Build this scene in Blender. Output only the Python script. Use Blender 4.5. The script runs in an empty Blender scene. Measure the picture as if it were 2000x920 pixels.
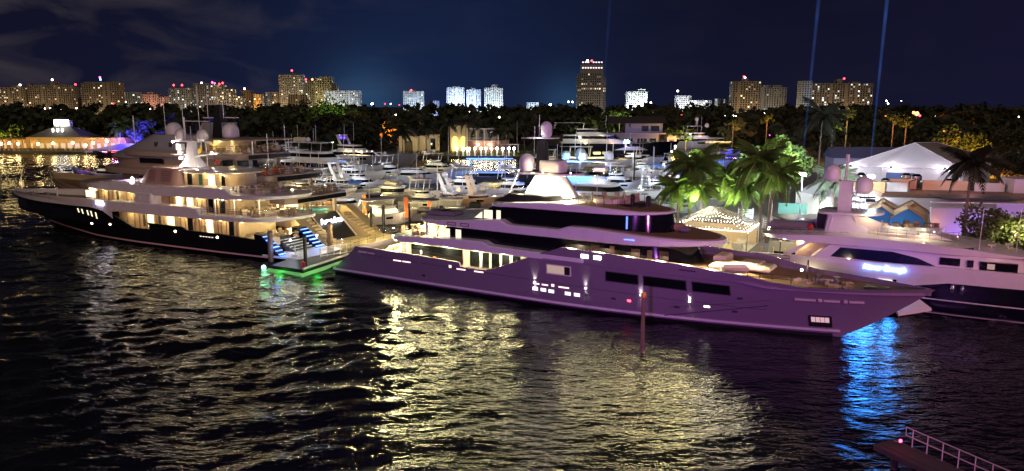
import bpy, math, random
import numpy as np
from mathutils import Vector, Matrix

rad = math.radians
scene = bpy.context.scene
col = scene.collection
rng = random.Random(7)

# ------------------------------------------------------------------ camera, exposure
CAM_H = 20.0
PITCH = rad(9.65)
cam_data = bpy.data.cameras.new('camera')
cam_data.sensor_fit = 'HORIZONTAL'
cam_data.sensor_width = 36.0
cam_data.lens = 27.0
cam_data.clip_start = 0.5
cam_data.clip_end = 12000.0
cam = bpy.data.objects.new('camera', cam_data)
cam.location = (0, 0, CAM_H)
cam.rotation_euler = (math.pi / 2 - PITCH, 0, 0)
col.objects.link(cam)
scene.camera = cam
scene.view_settings.view_transform = 'Standard'
scene.view_settings.look = 'None'
scene.view_settings.exposure = 0.0
scene.view_settings.gamma = 1.0
scene.view_settings.use_curve_mapping = False
scene.render.engine = 'CYCLES'
scene.cycles.use_denoising = True
scene.cycles.max_bounces = 5
scene.cycles.diffuse_bounces = 2
scene.cycles.glossy_bounces = 3
scene.cycles.transmission_bounces = 4
scene.cycles.transparent_max_bounces = 8
scene.cycles.volume_bounces = 0
scene.cycles.sample_clamp_indirect = 6.0
scene.cycles.caustics_reflective = False
scene.cycles.caustics_refractive = False

# ------------------------------------------------------------------ night sky (world)
world = bpy.data.worlds.new('World')
scene.world = world
world.use_nodes = True
wt = world.node_tree
wt.nodes.clear()


def wn(kind, **kw):
    n = wt.nodes.new(kind)
    for k, v in kw.items():
        setattr(n, k, v)
    return n


def wl(a, b):
    wt.links.new(a, b)


w_out = wn('ShaderNodeOutputWorld')
w_bg = wn('ShaderNodeBackground')
wl(w_bg.outputs[0], w_out.inputs[0])
w_tc = wn('ShaderNodeTexCoord')
w_sep = wn('ShaderNodeSeparateXYZ')
wl(w_tc.outputs['Generated'], w_sep.inputs[0])
# city light spread along the horizon, stronger over the town centre
w_ramp = wn('ShaderNodeValToRGB')
w_ramp.color_ramp.elements[0].position = 0.0
w_ramp.color_ramp.elements[0].color = (0.0065, 0.0070, 0.022, 1)
w_ramp.color_ramp.elements[1].position = 0.35
w_ramp.color_ramp.elements[1].color = (0.0030, 0.0027, 0.0092, 1)
wl(w_sep.outputs[2], w_ramp.inputs[0])


def glow(direction, power, colour, prev):
    d = wn('ShaderNodeVectorMath', operation='DOT_PRODUCT')
    v = Vector(direction).normalized()
    d.inputs[1].default_value = v
    wl(w_tc.outputs['Generated'], d.inputs[0])
    mx = wn('ShaderNodeMath', operation='MAXIMUM')
    mx.inputs[1].default_value = 0.0
    wl(d.outputs['Value'], mx.inputs[0])
    p = wn('ShaderNodeMath', operation='POWER')
    p.inputs[1].default_value = power
    wl(mx.outputs[0], p.inputs[0])
    m = wn('ShaderNodeMixRGB', blend_type='ADD')
    m.inputs[2].default_value = (*colour, 1)
    wl(p.outputs[0], m.inputs[0])
    wl(prev, m.inputs[1])
    return m.outputs[0]


c = w_ramp.outputs[0]
c = glow((-0.11, 1, 0.02), 40, (0.002, 0.010, 0.034), c)
c = glow((-0.19, 1, 0.0), 900, (0.012, 0.042, 0.078), c)
c = glow((0.07, 1, 0.0), 1500, (0.010, 0.035, 0.07), c)
c = glow((0.75, 1, 0.1), 40, (0.0015, 0.0008, 0.006), c)
# thin cloud, lit grey from the town on the left
w_map = wn('ShaderNodeMapping')
w_map.inputs['Scale'].default_value = (3.2, 3.2, 9.0)
wl(w_tc.outputs['Generated'], w_map.inputs[0])
w_noise = wn('ShaderNodeTexNoise')
w_noise.inputs['Scale'].default_value = 2.3
w_noise.inputs['Detail'].default_value = 6
w_noise.inputs['Distortion'].default_value = 0.6
wl(w_map.outputs[0], w_noise.inputs[0])
w_cr = wn('ShaderNodeValToRGB')
w_cr.color_ramp.elements[0].position = 0.46
w_cr.color_ramp.elements[0].color = (0, 0, 0, 1)
w_cr.color_ramp.elements[1].position = 0.78
w_cr.color_ramp.elements[1].color = (1, 1, 1, 1)
wl(w_noise.outputs[0], w_cr.inputs[0])
w_mr = wn('ShaderNodeMapRange')
w_mr.inputs['From Min'].default_value = -0.08
w_mr.inputs['From Max'].default_value = -0.6
w_mr.inputs['To Min'].default_value = 0.04
w_mr.inputs['To Max'].default_value = 1.0
wl(w_sep.outputs[0], w_mr.inputs[0])
w_mul = wn('ShaderNodeMath', operation='MULTIPLY')
wl(w_cr.outputs[0], w_mul.inputs[0])
wl(w_mr.outputs[0], w_mul.inputs[1])
w_add = wn('ShaderNodeMixRGB', blend_type='ADD')
w_add.inputs[2].default_value = (0.060, 0.048, 0.040, 1)
wl(w_mul.outputs[0], w_add.inputs[0])
wl(c, w_add.inputs[1])
wl(w_add.outputs[0], w_bg.inputs[0])
w_bg.inputs[1].default_value = 1.0

# ------------------------------------------------------------------ moon (the one sun lamp)
sun_d = bpy.data.lights.new('moon', 'SUN')
sun_d.energy = 0.42
sun_d.angle = rad(8)
sun_d.color = (1.0, 0.80, 0.66)
sun = bpy.data.objects.new('moon', sun_d)
sun.rotation_euler = (rad(52), 0, rad(12))
sun.location = (0, -30, 60)
col.objects.link(sun)


def lamp(name, loc, power, colour, radius=0.15, parent=None, kind='POINT', aim=None, angle=60, blend=0.6):
    d = bpy.data.lights.new(name, kind)
    d.energy = power
    d.color = colour
    d.shadow_soft_size = radius
    o = bpy.data.objects.new(name, d)
    o.location = loc
    if kind == 'SPOT':
        d.spot_size = rad(angle)
        d.spot_blend = blend
    if aim is not None:
        v = Vector(aim) - Vector(loc)
        o.rotation_euler = v.to_track_quat('-Z', 'Y').to_euler()
    col.objects.link(o)
    if parent is not None:
        o.parent = parent
    return o


# street and flood lamps of the bridge on which the camera stands
lamp('bridge_flood', (-6, -6, 13), 66000, (0.60, 0.17, 1.0), 0.35, None, 'SPOT', (0, 85, 5), 70, 0.9)
lamp('bridge_flood', (30, -10, 14), 48000, (0.84, 0.20, 0.76), 0.35, None, 'SPOT', (36, 76, 5), 70, 0.9)
lamp('bridge_street_lamp', (-70, -4, 31), 62000, (1.0, 0.50, 0.40), 0.4, None, 'SPOT', (-72, 122, 6), 50, 0.9)
lamp('bridge_street_lamp', (10, -4, 31), 9000, (1.0, 0.58, 0.40), 0.4, None, 'SPOT', (10, 100, 6), 80, 0.9)
lamp('bridge_street_lamp', (75, -4, 31), 78000, (1.0, 0.42, 0.38), 0.4, None, 'SPOT', (62, 90, 6), 80, 0.9)

# ------------------------------------------------------------------ helpers: pixel to world
_cp, _sp = math.cos(PITCH), math.sin(PITCH)


def ray(px, py):
    a, v = (px - 1000) / 1500.0, (460 - py) / 1500.0
    return (a, _cp + v * _sp, -_sp + v * _cp)


def ground(px, py, z=0.0):
    d = ray(px, py)
    t = (z - CAM_H) / d[2]
    return Vector((d[0] * t, d[1] * t, z))


def at(px, py, Y):
    d = ray(px, py)
    t = Y / d[1]
    return Vector((d[0] * t, Y, CAM_H + d[2] * t))


# ------------------------------------------------------------------ materials
_M = {}


def mat(name, colour=(0.8, 0.8, 0.8), rough=0.4, metal=0.0, var=0.12, scale=2.0, bump=0.0, bscale=20.0,
        emit=None, strength=0.0, alpha=1.0, coat=0.0, spec=None, trans=0.0, glow_attr=False):
    if name in _M:
        return _M[name]
    m = bpy.data.materials.new(name)
    m.use_nodes = True
    nt = m.node_tree
    b = nt.nodes['Principled BSDF']
    b.inputs['Roughness'].default_value = rough
    b.inputs['Metallic'].default_value = metal
    if coat:
        b.inputs['Coat Weight'].default_value = coat
    if spec is not None:
        b.inputs['Specular IOR Level'].default_value = spec
    tc = nt.nodes.new('ShaderNodeTexCoord')
    n = nt.nodes.new('ShaderNodeTexNoise')
    n.inputs['Scale'].default_value = scale
    n.inputs['Detail'].default_value = 5
    nt.links.new(tc.outputs['Object'], n.inputs['Vector'])
    mx = nt.nodes.new('ShaderNodeMixRGB')
    mx.inputs[1].default_value = (*[min(1, c_ * (1 - var)) for c_ in colour], 1)
    mx.inputs[2].default_value = (*[min(1, c_ * (1 + var)) for c_ in colour], 1)
    nt.links.new(n.outputs[0], mx.inputs[0])
    nt.links.new(mx.outputs[0], b.inputs['Base Color'])
    rr = nt.nodes.new('ShaderNodeMapRange')
    rr.inputs['To Min'].default_value = max(0.02, rough - 0.08)
    rr.inputs['To Max'].default_value = min(1, rough + 0.10)
    nt.links.new(n.outputs[0], rr.inputs['Value'])
    nt.links.new(rr.outputs[0], b.inputs['Roughness'])
    if bump:
        n2 = nt.nodes.new('ShaderNodeTexNoise')
        n2.inputs['Scale'].default_value = bscale
        n2.inputs['Detail'].default_value = 4
        nt.links.new(tc.outputs['Object'], n2.inputs['Vector'])
        bp = nt.nodes.new('ShaderNodeBump')
        bp.inputs['Strength'].default_value = bump
        bp.inputs['Distance'].default_value = 0.05
        nt.links.new(n2.outputs[0], bp.inputs['Height'])
        nt.links.new(bp.outputs[0], b.inputs['Normal'])
    if emit:
        b.inputs['Emission Color'].default_value = (*emit, 1)
        b.inputs['Emission Strength'].default_value = strength
        if glow_attr:
            at_ = nt.nodes.new('ShaderNodeAttribute')
            at_.attribute_name = 'glow'
            mm = nt.nodes.new('ShaderNodeMath')
            mm.operation = 'MULTIPLY'
            mm.inputs[1].default_value = strength
            nt.links.new(at_.outputs['Fac'], mm.inputs[0])
            nt.links.new(mm.outputs[0], b.inputs['Emission Strength'])
    if trans:
        b.inputs['Transmission Weight'].default_value = trans
    if alpha < 1:
        b.inputs['Alpha'].default_value = alpha
    _M[name] = m
    return m


WHITE = mat('white_paint', (0.74, 0.74, 0.73), 0.28, var=0.05, scale=0.7, coat=0.3)
CREAM = mat('cream_paint', (0.72, 0.68, 0.58), 0.4, var=0.07, scale=0.9)
GREYHULL = mat('grey_metallic_paint', (0.215, 0.175, 0.235), 0.24, var=0.05, scale=0.22, coat=0.3, bump=0.05, bscale=0.8)
LGREY = mat('light_grey_paint', (0.31, 0.32, 0.33), 0.35, var=0.06, scale=0.6)
BLACKHULL = mat('black_gloss_paint', (0.006, 0.006, 0.008), 0.12, var=0.1, coat=0.5)
NAVYHULL = mat('navy_gloss_paint', (0.004, 0.005, 0.014), 0.12, var=0.1, coat=0.5)
GLASS = mat('dark_glass', (0.006, 0.007, 0.009), 0.06, var=0.2, scale=0.5)
TEAK = mat('teak_deck', (0.26, 0.16, 0.085), 0.6, var=0.25, scale=3.0, bump=0.2)
STEEL = mat('polished_steel', (0.62, 0.62, 0.62), 0.2, 1.0, var=0.05)
ALU = mat('white_metal_tube', (0.70, 0.70, 0.70), 0.35, 0.0, var=0.05)
BLACK = mat('black_matt', (0.012, 0.012, 0.013), 0.55, var=0.3)
RUBBER = mat('black_rubber', (0.02, 0.02, 0.02), 0.7, var=0.3)
DGREY = mat('dark_grey_paint', (0.05, 0.05, 0.055), 0.45, var=0.15)
WOOD = mat('weathered_pile_wood', (0.16, 0.10, 0.06), 0.85, var=0.4, scale=4, bump=0.6)
CANVAS = mat('grey_canvas', (0.20, 0.185, 0.20), 0.85, var=0.15, scale=3, bump=0.5, bscale=6)
BLUECANVAS = mat('blue_canvas', (0.03, 0.13, 0.55), 0.8, var=0.2, scale=3, bump=0.5, bscale=6)
CUSHION = mat('cream_cushion', (0.66, 0.58, 0.42), 0.9, var=0.12, scale=3, bump=0.3)
ORANGE = mat('orange_fabric', (0.75, 0.20, 0.04), 0.8, var=0.15, scale=3)
RED = mat('red_paint', (0.55, 0.03, 0.03), 0.4)
ANTIFOUL = mat('red_antifouling', (0.06, 0.012, 0.012), 0.6)
REDSTRIPE = mat('pink_boot_stripe', (0.72, 0.45, 0.46), 0.4)
CONCRETE = mat('concrete', (0.30, 0.28, 0.26), 0.85, var=0.25, scale=0.8, bump=0.4)


def lit(name, colour, strength):
    return mat('lit_' + name, (0.5, 0.5, 0.5), 0.5, emit=colour, strength=strength)


L_WARM = lit('warm', (1.0, 0.78, 0.42), 2.2)
L_WARM2 = lit('warm_bright', (1.0, 0.82, 0.5), 14.0)
L_CREAM = lit('cream_pane', (1.0, 0.90, 0.60), 1.1)
L_WHITE = lit('white', (1.0, 0.97, 0.90), 6.0)
L_COOL = lit('cool_white', (0.80, 0.90, 1.0), 14.0)
L_BLUE = lit('blue', (0.04, 0.16, 1.0), 5.0)
L_BLUESOFT = lit('soft_blue', (0.06, 0.26, 1.0), 1.6)
L_PINK = lit('pink_port', (1.0, 0.66, 0.62), 2.2)
L_RED = lit('red', (1.0, 0.04, 0.06), 7.0)
L_MAGENTA = lit('magenta', (1.0, 0.10, 0.45), 5.0)
L_ORANGE = lit('orange', (1.0, 0.22, 0.06), 7.0)
L_GREEN = lit('green', (0.1, 1.0, 0.12), 3.0)


# ------------------------------------------------------------------ helpers: objects
def put(o, parent=None):
    col.objects.link(o)
    if parent is not None:
        o.parent = parent
    return o


def tag(o, label=None, cat=None, group=None, kind=None):
    if label:
        o['label'] = label
    if cat:
        o['category'] = cat
    if group:
        o['group'] = group
    if kind:
        o['kind'] = kind
    return o


def thing(name, label, cat, loc=(0, 0, 0), rotz=0.0, group=None):
    o = bpy.data.objects.new(name, None)
    o.empty_display_size = 0.5
    o.location = loc
    o.rotation_euler = (0, 0, rotz)
    put(o)
    return tag(o, label, cat, group)


def copy_tree(o, parent=None):
    c_ = o.copy()
    put(c_, parent)
    for ch in o.children:
        copy_tree(ch, c_)
    return c_


class MB:
    """Collects shapes; build() links them as ONE mesh object."""

    def __init__(s):
        s.v, s.f, s.g = [], [], []

    def add(s, verts, faces, glow=None):
        n = len(s.v)
        s.v.extend([tuple(p) for p in verts])
        s.f.extend([tuple(i + n for i in f) for f in faces])
        if glow is not None:
            s.g.extend([glow] * len(faces))
        return s

    def quad(s, a, b, c_, d, glow=None):
        return s.add([a, b, c_, d], [(0, 1, 2, 3)], glow)

    def box(s, x0, x1, y0, y1, z0, z1, glow=None):
        s.add([(x0, y0, z0), (x1, y0, z0), (x1, y1, z0), (x0, y1, z0), (x0, y0, z1), (x1, y0, z1), (x1, y1, z1), (x0, y1, z1)],
              [(3, 2, 1, 0), (4, 5, 6, 7), (0, 1, 5, 4), (1, 2, 6, 5), (2, 3, 7, 6), (3, 0, 4, 7)], glow)
        return s

    def rbox(s, cx, cy, cz, lx, ly, lz, rz=0.0, bev=0.0):
        ca, sa = math.cos(rz), math.sin(rz)
        hx, hy = lx / 2, ly / 2
        rings = [(hx - bev, hy - bev, cz), (hx, hy, cz + bev), (hx, hy, cz + lz - bev), (hx - bev, hy - bev, cz + lz)] if bev else [(hx, hy, cz), (hx, hy, cz + lz)]
        vs = []
        for a, b, z in rings:
            for q, w in ((-a, -b), (a, -b), (a, b), (-a, b)):
                vs.append((cx + q * ca - w * sa, cy + q * sa + w * ca, z))
        fs = [(3, 2, 1, 0)]
        k = len(rings)
        for r in range(k - 1):
            for i in range(4):
                j = (i + 1) % 4
                fs.append((r * 4 + i, r * 4 + j, r * 4 + 4 + j, r * 4 + 4 + i))
        t = (k - 1) * 4
        fs.append((t, t + 1, t + 2, t + 3))
        s.add(vs, fs)
        return s

    def tube(s, pts, r, n=6, r1=None):
        pts = [Vector(p) for p in pts]
        r1 = r if r1 is None else r1
        rings = []
        for i, p in enumerate(pts):
            d = (pts[min(i + 1, len(pts) - 1)] - pts[max(i - 1, 0)])
            if d.length < 1e-6:
                d = Vector((0, 0, 1))
            d.normalize()
            a = d.cross(Vector((0, 0, 1)) if abs(d.z) < 0.95 else Vector((1, 0, 0))).normalized()
            b = d.cross(a)
            rr = r + (r1 - r) * i / max(1, len(pts) - 1)
            rings.append([p + (a * math.cos(t) + b * math.sin(t)) * rr for t in [2 * math.pi * k / n for k in range(n)]])
        s.shell(rings)
        return s

    def shell(s, rings, caps=True):
        n = len(rings[0])
        vs = [p for r in rings for p in r]
        fs = []
        for i in range(len(rings) - 1):
            for k in range(n):
                j = (k + 1) % n
                fs.append((i * n + k, i * n + j, (i + 1) * n + j, (i + 1) * n + k))
        if caps:
            fs.append(tuple(range(n - 1, -1, -1)))
            fs.append(tuple((len(rings) - 1) * n + k for k in range(n)))
        return s.add(vs, fs)

    def lathe(s, prof, cx, cy, cz, n=16):
        rings = [[(cx + r * math.cos(2 * math.pi * k / n), cy + r * math.sin(2 * math.pi * k / n), cz + z) for k in range(n)] for r, z in prof]
        s.shell(rings)
        return s

    def dome(s, cx, cy, cz, r, h, n=16):
        """A radome: short cylinder under a rounded cap."""
        st = h - r
        prof = [(r * 0.72, 0), (r * 0.98, st * 0.25 if st > 0 else 0.02), (r, max(st, 0.03))]
        for k in range(1, 7):
            a = math.pi / 2 * k / 6.3
            prof.append((r * math.cos(a), max(st, 0.03) + r * math.sin(a)))
        return s.lathe(prof, cx, cy, cz, n)

    def ball(s, cx, cy, cz, r, n=8):
        prof = [(max(0.02 * r, r * math.sin(math.pi * k / 6)), -r * math.cos(math.pi * k / 6)) for k in range(7)]
        return s.lathe(prof, cx, cy, cz, n)

    def build(s, name, m, parent=None, smooth=False, kind=None):
        me = bpy.data.meshes.new(name)
        me.from_pydata(s.v, [], s.f)
        me.materials.append(m)
        if s.g and len(s.g) == len(s.f):
            a = me.attributes.new('glow', 'FLOAT', 'FACE')
            a.data.foreach_set('value', s.g)
        if smooth:
            me.polygons.foreach_set('use_smooth', [True] * len(me.polygons))
            try:
                me.set_sharp_from_angle(angle=rad(38))
            except Exception:
                pass
        o = bpy.data.objects.new(name, me)
        put(o, parent)
        if kind:
            o['kind'] = kind
        return o


def share(name, src, parent, loc=(0, 0, 0), rot=(0, 0, 0), scale=(1, 1, 1), m=None):
    """Another object on the same mesh data."""
    o = bpy.data.objects.new(name, src.data)
    o.location, o.rotation_euler, o.scale = loc, rot, scale
    return put(o, parent)


def text(name, body, size, m, parent, loc, rot, shear=0.3, extrude=0.03):
    cu = bpy.data.curves.new(name, 'FONT')
    cu.body = body
    cu.size = size
    cu.shear = shear
    cu.extrude = extrude
    cu.resolution_u = 3
    cu.align_x = 'CENTER'
    cu.align_y = 'CENTER'
    cu.materials.append(m)
    tmp = bpy.data.objects.new(name + '_curve', cu)
    col.objects.link(tmp)
    me = bpy.data.meshes.new_from_object(tmp.evaluated_get(bpy.context.evaluated_depsgraph_get()))
    bpy.data.objects.remove(tmp)
    bpy.data.curves.remove(cu)
    me.name = name
    if not me.materials:
        me.materials.append(m)
    o = bpy.data.objects.new(name, me)
    o.location, o.rotation_euler = loc, rot
    return put(o, parent)


def antennas(parent, specs, r=0.035, m=None):
    """Whip antennas, each an object: (u, v, z0, z1)."""
    for u, v, z0, z1 in specs:
        MB().tube([(u, v, z0), (u + 0.02 * (z1 - z0), v, z1)], r, 5).build('antenna', m or ALU, parent)


def clutter(parent, name, u0, u1, v0, v1, z, n, seed, m=None, hmax=1.1):
    """Small loose deck things too small to pick apart: chairs, tables, bottles, coils."""
    r = random.Random(seed)
    mb = MB()
    for _ in range(n):
        u, v = r.uniform(u0, u1), r.uniform(v0, v1)
        k = r.random()
        if k < 0.4:
            a = r.uniform(0, 3)
            mb.rbox(u, v, z + 0.02, 0.55, 0.55, 0.42, a, 0.05)
            mb.rbox(u - 0.22 * math.cos(a), v - 0.22 * math.sin(a), z + 0.46, 0.10, 0.52, 0.45, a, 0.02)
        elif k < 0.65:
            mb.lathe([(0.25, 0), (0.05, 0.06), (0.05, 0.66), (0.42, 0.70), (0.42, 0.74)], u, v, z + 0.01, 8)
        elif k < 0.85:
            mb.tube([(u, v, z), (u, v, z + r.uniform(0.6, hmax))], 0.05, 5)
            mb.ball(u, v, z + 0.7, 0.13, 6)
        else:
            mb.rbox(u, v, z + 0.01, r.uniform(0.3, 1.0), r.uniform(0.3, 0.7), r.uniform(0.25, 0.6), r.uniform(0, 3), 0.04)
    return mb.build(name, m or mat('deck_furniture_mix', (0.30, 0.22, 0.14), 0.5, var=0.95, scale=1.6), parent, kind='stuff')


def fn(tab):
    """Piecewise linear function from a list of (u, value), or a constant."""
    if isinstance(tab, (int, float)):
        return lambda u: float(tab)
    xs, ys = [p[0] for p in tab], [p[1] for p in tab]
    return lambda u: float(np.interp(u, xs, ys))


def plan(u0, u1, hb, ra, rf, extra=(), k=9, pa=0.5, pf=0.5):
    """Half outline of a deck seen from above: (u, half breadth), rounded at both ends."""
    h = fn(hb)
    us = set([round(u0 + (u1 - u0) * i / 14, 4) for i in range(15)])
    if ra:
        us |= set(round(u0 + ra * (1 - math.cos(math.pi / 2 * i / k)), 4) for i in range(k + 1))
    if rf:
        us |= set(round(u1 - rf * (1 - math.cos(math.pi / 2 * i / k)), 4) for i in range(k + 1))
    us |= set(e for e in extra if u0 < e < u1)
    out = []
    for u in sorted(us):
        w = h(u)
        if ra and u < u0 + ra:
            w *= max(0.0, 1 - ((u0 + ra - u) / ra) ** 2) ** pa
        if rf and u > u1 - rf:
            w *= max(0.0, 1 - ((u - u1 + rf) / rf) ** 2) ** pf
        out.append((u, max(w, 0.02)))
    return out


def ring(pl, z, inset=0.0, scale_u=None):
    """Closed ring of 2n points from a half outline; z may be a function of u."""
    zf = fn(z) if not callable(z) else z
    a = [(u, max(w - inset, 0.01), zf(u)) for u, w in pl]
    if inset:
        a[0] = (a[0][0] + inset, a[0][1], a[0][2])
        a[-1] = (a[-1][0] - inset, a[-1][1], a[-1][2])
    return a + [(u, -w, z_) for u, w, z_ in reversed(a)]


def stack(mb, rings, bottom=True, top=True):
    """Side walls through the rings and strip caps (good for long outlines that are not flat)."""
    n = len(rings[0])
    h = n // 2
    vs = [p for r in rings for p in r]
    fs = []
    for i in range(len(rings) - 1):
        for k in range(n):
            j = (k + 1) % n
            fs.append((i * n + j, i * n + k, (i + 1) * n + k, (i + 1) * n + j))
    if bottom:
        for k in range(h - 1):
            fs.append((k, n - 1 - k, n - 2 - k, k + 1)[::-1])
    if top:
        o = (len(rings) - 1) * n
        for k in range(h - 1):
            fs.append((o + k, o + n - 1 - k, o + n - 2 - k, o + k + 1))
    mb.add(vs, fs)


def band(name, m, parent, u0, u1, hb, ra, rf, zb, zt, bev=0.12, extra=(), pa=0.5, pf=0.5, top_in=None):
    """A deck slab or roof: rounded plan, lower and upper edge given along the length."""
    ex = list(extra)
    for t in (zb, zt, hb):
        if not isinstance(t, (int, float)):
            ex += [p[0] for p in t]
    pl = plan(u0, u1, hb, ra, rf, ex, pa=pa, pf=pf)
    fb, ft = fn(zb), fn(zt)
    ti = bev if top_in is None else top_in
    mb = MB()
    stack(mb, [ring(pl, fb, bev), ring(pl, lambda u: fb(u) + bev * 0.5), ring(pl, lambda u: max(ft(u) - bev, fb(u) + bev * 0.6)), ring(pl, ft, ti)])
    return mb.build(name, m, parent, smooth=True)


def house(name, m, parent, bot, top, zb, zt, f0=0.0, f1=1.0, off=0.0):
    """A deck house: bot and top are plan() outlines with the same number of points."""
    fb, ft = fn(zb), fn(zt)

    def lerp(f):
        return [((1 - f) * a[0] + f * b[0], (1 - f) * a[1] + f * b[1] + off) for a, b in zip(bot, top)]
    n = len(bot)

    def zz(f):
        return [fb(a[0]) * (1 - f) + ft(b[0]) * f for a, b in zip(bot, top)]
    rings = []
    for f in (f0, f1):
        pl, z = lerp(f), zz(f)
        if off:
            pl[0] = (pl[0][0] - off, pl[0][1])
            pl[-1] = (pl[-1][0] + off, pl[-1][1])
        a = [(p[0], p[1], q) for p, q in zip(pl, z)]
        rings.append(a + [(u, -w, q) for u, w, q in reversed(a)])
    mb = MB()
    stack(mb, rings)
    return mb.build(name, m, parent, smooth=True)


def hplan(u0, u1, hb, ra, rf, k=20):
    """Half outline with a fixed number of points (for house())."""
    out = []
    for i in range(k + 1):
        t = i / k
        t = t - 0.10 * math.sin(2 * math.pi * t)
        u = u0 + (u1 - u0) * t
        w = hb
        if ra and u < u0 + ra:
            w *= max(0.0, 1 - ((u0 + ra - u) / ra) ** 2) ** 0.5
        if rf and u > u1 - rf:
            w *= max(0.0, 1 - ((u - u1 + rf) / rf) ** 2) ** 0.5
        out.append((u, max(w, 0.03)))
    return out


class Hull:
    """Ship hull: side surface y(u, z) with flare, raked stem and raked transom."""

    def __init__(s, hb, L0, Ltip, ztip, ua0, ua1, zs, fine=0.45, full=0.66, hbw=None, zwl=0.3, stern_w=0.92, pw=1.25):
        s.hb, s.L0, s.Lt, s.zt = hb, L0, Ltip, ztip
        s.ua0, s.ua1, s.zs = ua0, ua1, fn(zs)
        s.zs_tab = zs
        s.hbw = hbw or hb * 0.94
        s.fine, s.full, s.zwl, s.sw, s.pw = fine, full, zwl, stern_w, pw

    def ua(s, z):
        t = max(0, min(1, (z - 0.5) / 3.0))
        return s.ua0 + (s.ua1 - s.ua0) * t

    def us(s, z):
        t = max(0, min(1.15, (z - s.zwl) / (s.zt - s.zwl)))
        return s.L0 + (s.Lt - s.L0) * t ** 0.85 - (max(0, s.zwl - z) * 1.2)

    def half(s, sf, z):
        t = max(0.0, min(1.1, (z - s.zwl) / (s.zt - s.zwl)))
        t = t ** s.pw
        a = s.hbw * (1 - max(0, (sf - s.fine) / (1 - s.fine)) ** 1.9)
        b = s.hb * (1 - max(0, (sf - s.full) / (1 - s.full)) ** 2.3)
        w = a * (1 - t) + b * t
        if sf < 0.25:
            w *= 1 - (1 - s.sw) * (1 - sf / 0.25) ** 2
        if z < s.zwl:
            w *= 1 - 0.25 * min(1, (s.zwl - z) / 1.2)
        return max(w, 0.015)

    def y(s, u, z):
        sf = (u - s.ua(z)) / (s.us(z) - s.ua(z))
        return s.half(max(0, min(1, sf)), z)

    def pt(s, sf, z, side, off=0.0):
        u = s.ua(z) + sf * (s.us(z) - s.ua(z))
        return (u, side * (s.half(sf, z) + off), z)

    def columns(s, n=60):
        span = s.Lt - s.ua1
        c_ = [i / n for i in range(n + 1)]
        if not isinstance(s.zs_tab, (int, float)):
            for u, _ in s.zs_tab:
                c_.append(max(0, min(1, (u - s.ua1) / span)))
        c_ += [0.965, 0.985, 0.995]
        return sorted(set(round(x, 4) for x in c_))

    def build(s, m, parent, deck_z, deck_m, thick=0.22, z0=-0.9, name='hull', rows=9, z_from=None, inner=None):
        cols_ = s.columns()
        span = s.Lt - s.ua1
        dz = fn(deck_z)
        mb = MB()
        grid = {1: [], -1: []}
        for side in (1, -1):
            for sf in cols_:
                zt = s.zs(s.ua1 + sf * span)
                zb = z0 if z_from is None else z_from(s.ua1 + sf * span)
                colpts = [s.pt(sf, zb + (zt - zb) * r / rows, side) for r in range(rows + 1)]
                u, y, z = colpts[-1]
                d = min(dz(u), zt - 0.02)
                if d < zb:
                    d = zb + 0.01
                yy = side * max(abs(y) - thick, 0.004)
                colpts.append((u - (0.25 if sf > 0.99 else 0), yy, zt + 0.03))
                colpts.append((u - (0.3 if sf > 0.99 else 0), yy, d))
                grid[side].append(colpts)
        k = rows + 3
        for side in (1, -1):
            g = grid[side]
            vs = [p for c_ in g for p in c_]
            fs = []
            for i in range(len(g) - 1):
                for r in range(k - 1):
                    q = (i * k + r, i * k + r + 1, (i + 1) * k + r + 1, (i + 1) * k + r)
                    fs.append(q if side < 0 else q[::-1])
            mb.add(vs, fs)
        if z_from is None:
            a, b = grid[1][0], grid[-1][0]
            vs = a[:rows + 1] + b[:rows + 1]
            mb.add(vs, [(r, r + 1, rows + 2 + r, rows + 1 + r) for r in range(rows)])
        o = mb.build(name, m, parent, smooth=True)
        if deck_m is not None:
            d = MB()
            a = [c_[-1] for c_ in grid[1]]
            b = [c_[-1] for c_ in grid[-1]]
            n = len(a)
            d.add(a + b, [(i, n + i, n + i + 1, i + 1) for i in range(n - 1)])
            d.build('deck', deck_m, parent)
        return o

    def patch(s, name, m, parent, u0, u1, z0, z1, side, off=0.03, n=6, zs0=None, slant=0.0):
        """A plate, window or stripe that follows the hull side, off metres proud of it."""
        mb = MB()
        out, inn = [], []
        for i in range(n + 1):
            u = u0 + (u1 - u0) * i / n
            for z in (z0 if not callable(z0) else z0(u), z1 if not callable(z1) else z1(u)):
                uu = u + slant * (z - (z0 if not callable(z0) else z0(u)))
                y = s.y(uu, z)
                out.append((uu, side * (y + off), z))
                inn.append((uu, side * (y - 0.05), z))
        k = len(out)
        fs = []
        for i in range(n):
            a = 2 * i
            fs += [(a, a + 1, a + 3, a + 2), (k + a, k + a + 2, k + a + 3, k + a + 1),
                   (a, a + 2, k + a + 2, k + a), (a + 1, k + a + 1, k + a + 3, a + 3)]
        fs += [(0, k, k + 1, 1), (k - 2, k - 1, 2 * k - 1, 2 * k - 2)]
        mb.add(out + inn, fs)
        return mb.build(name, m, parent)


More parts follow.
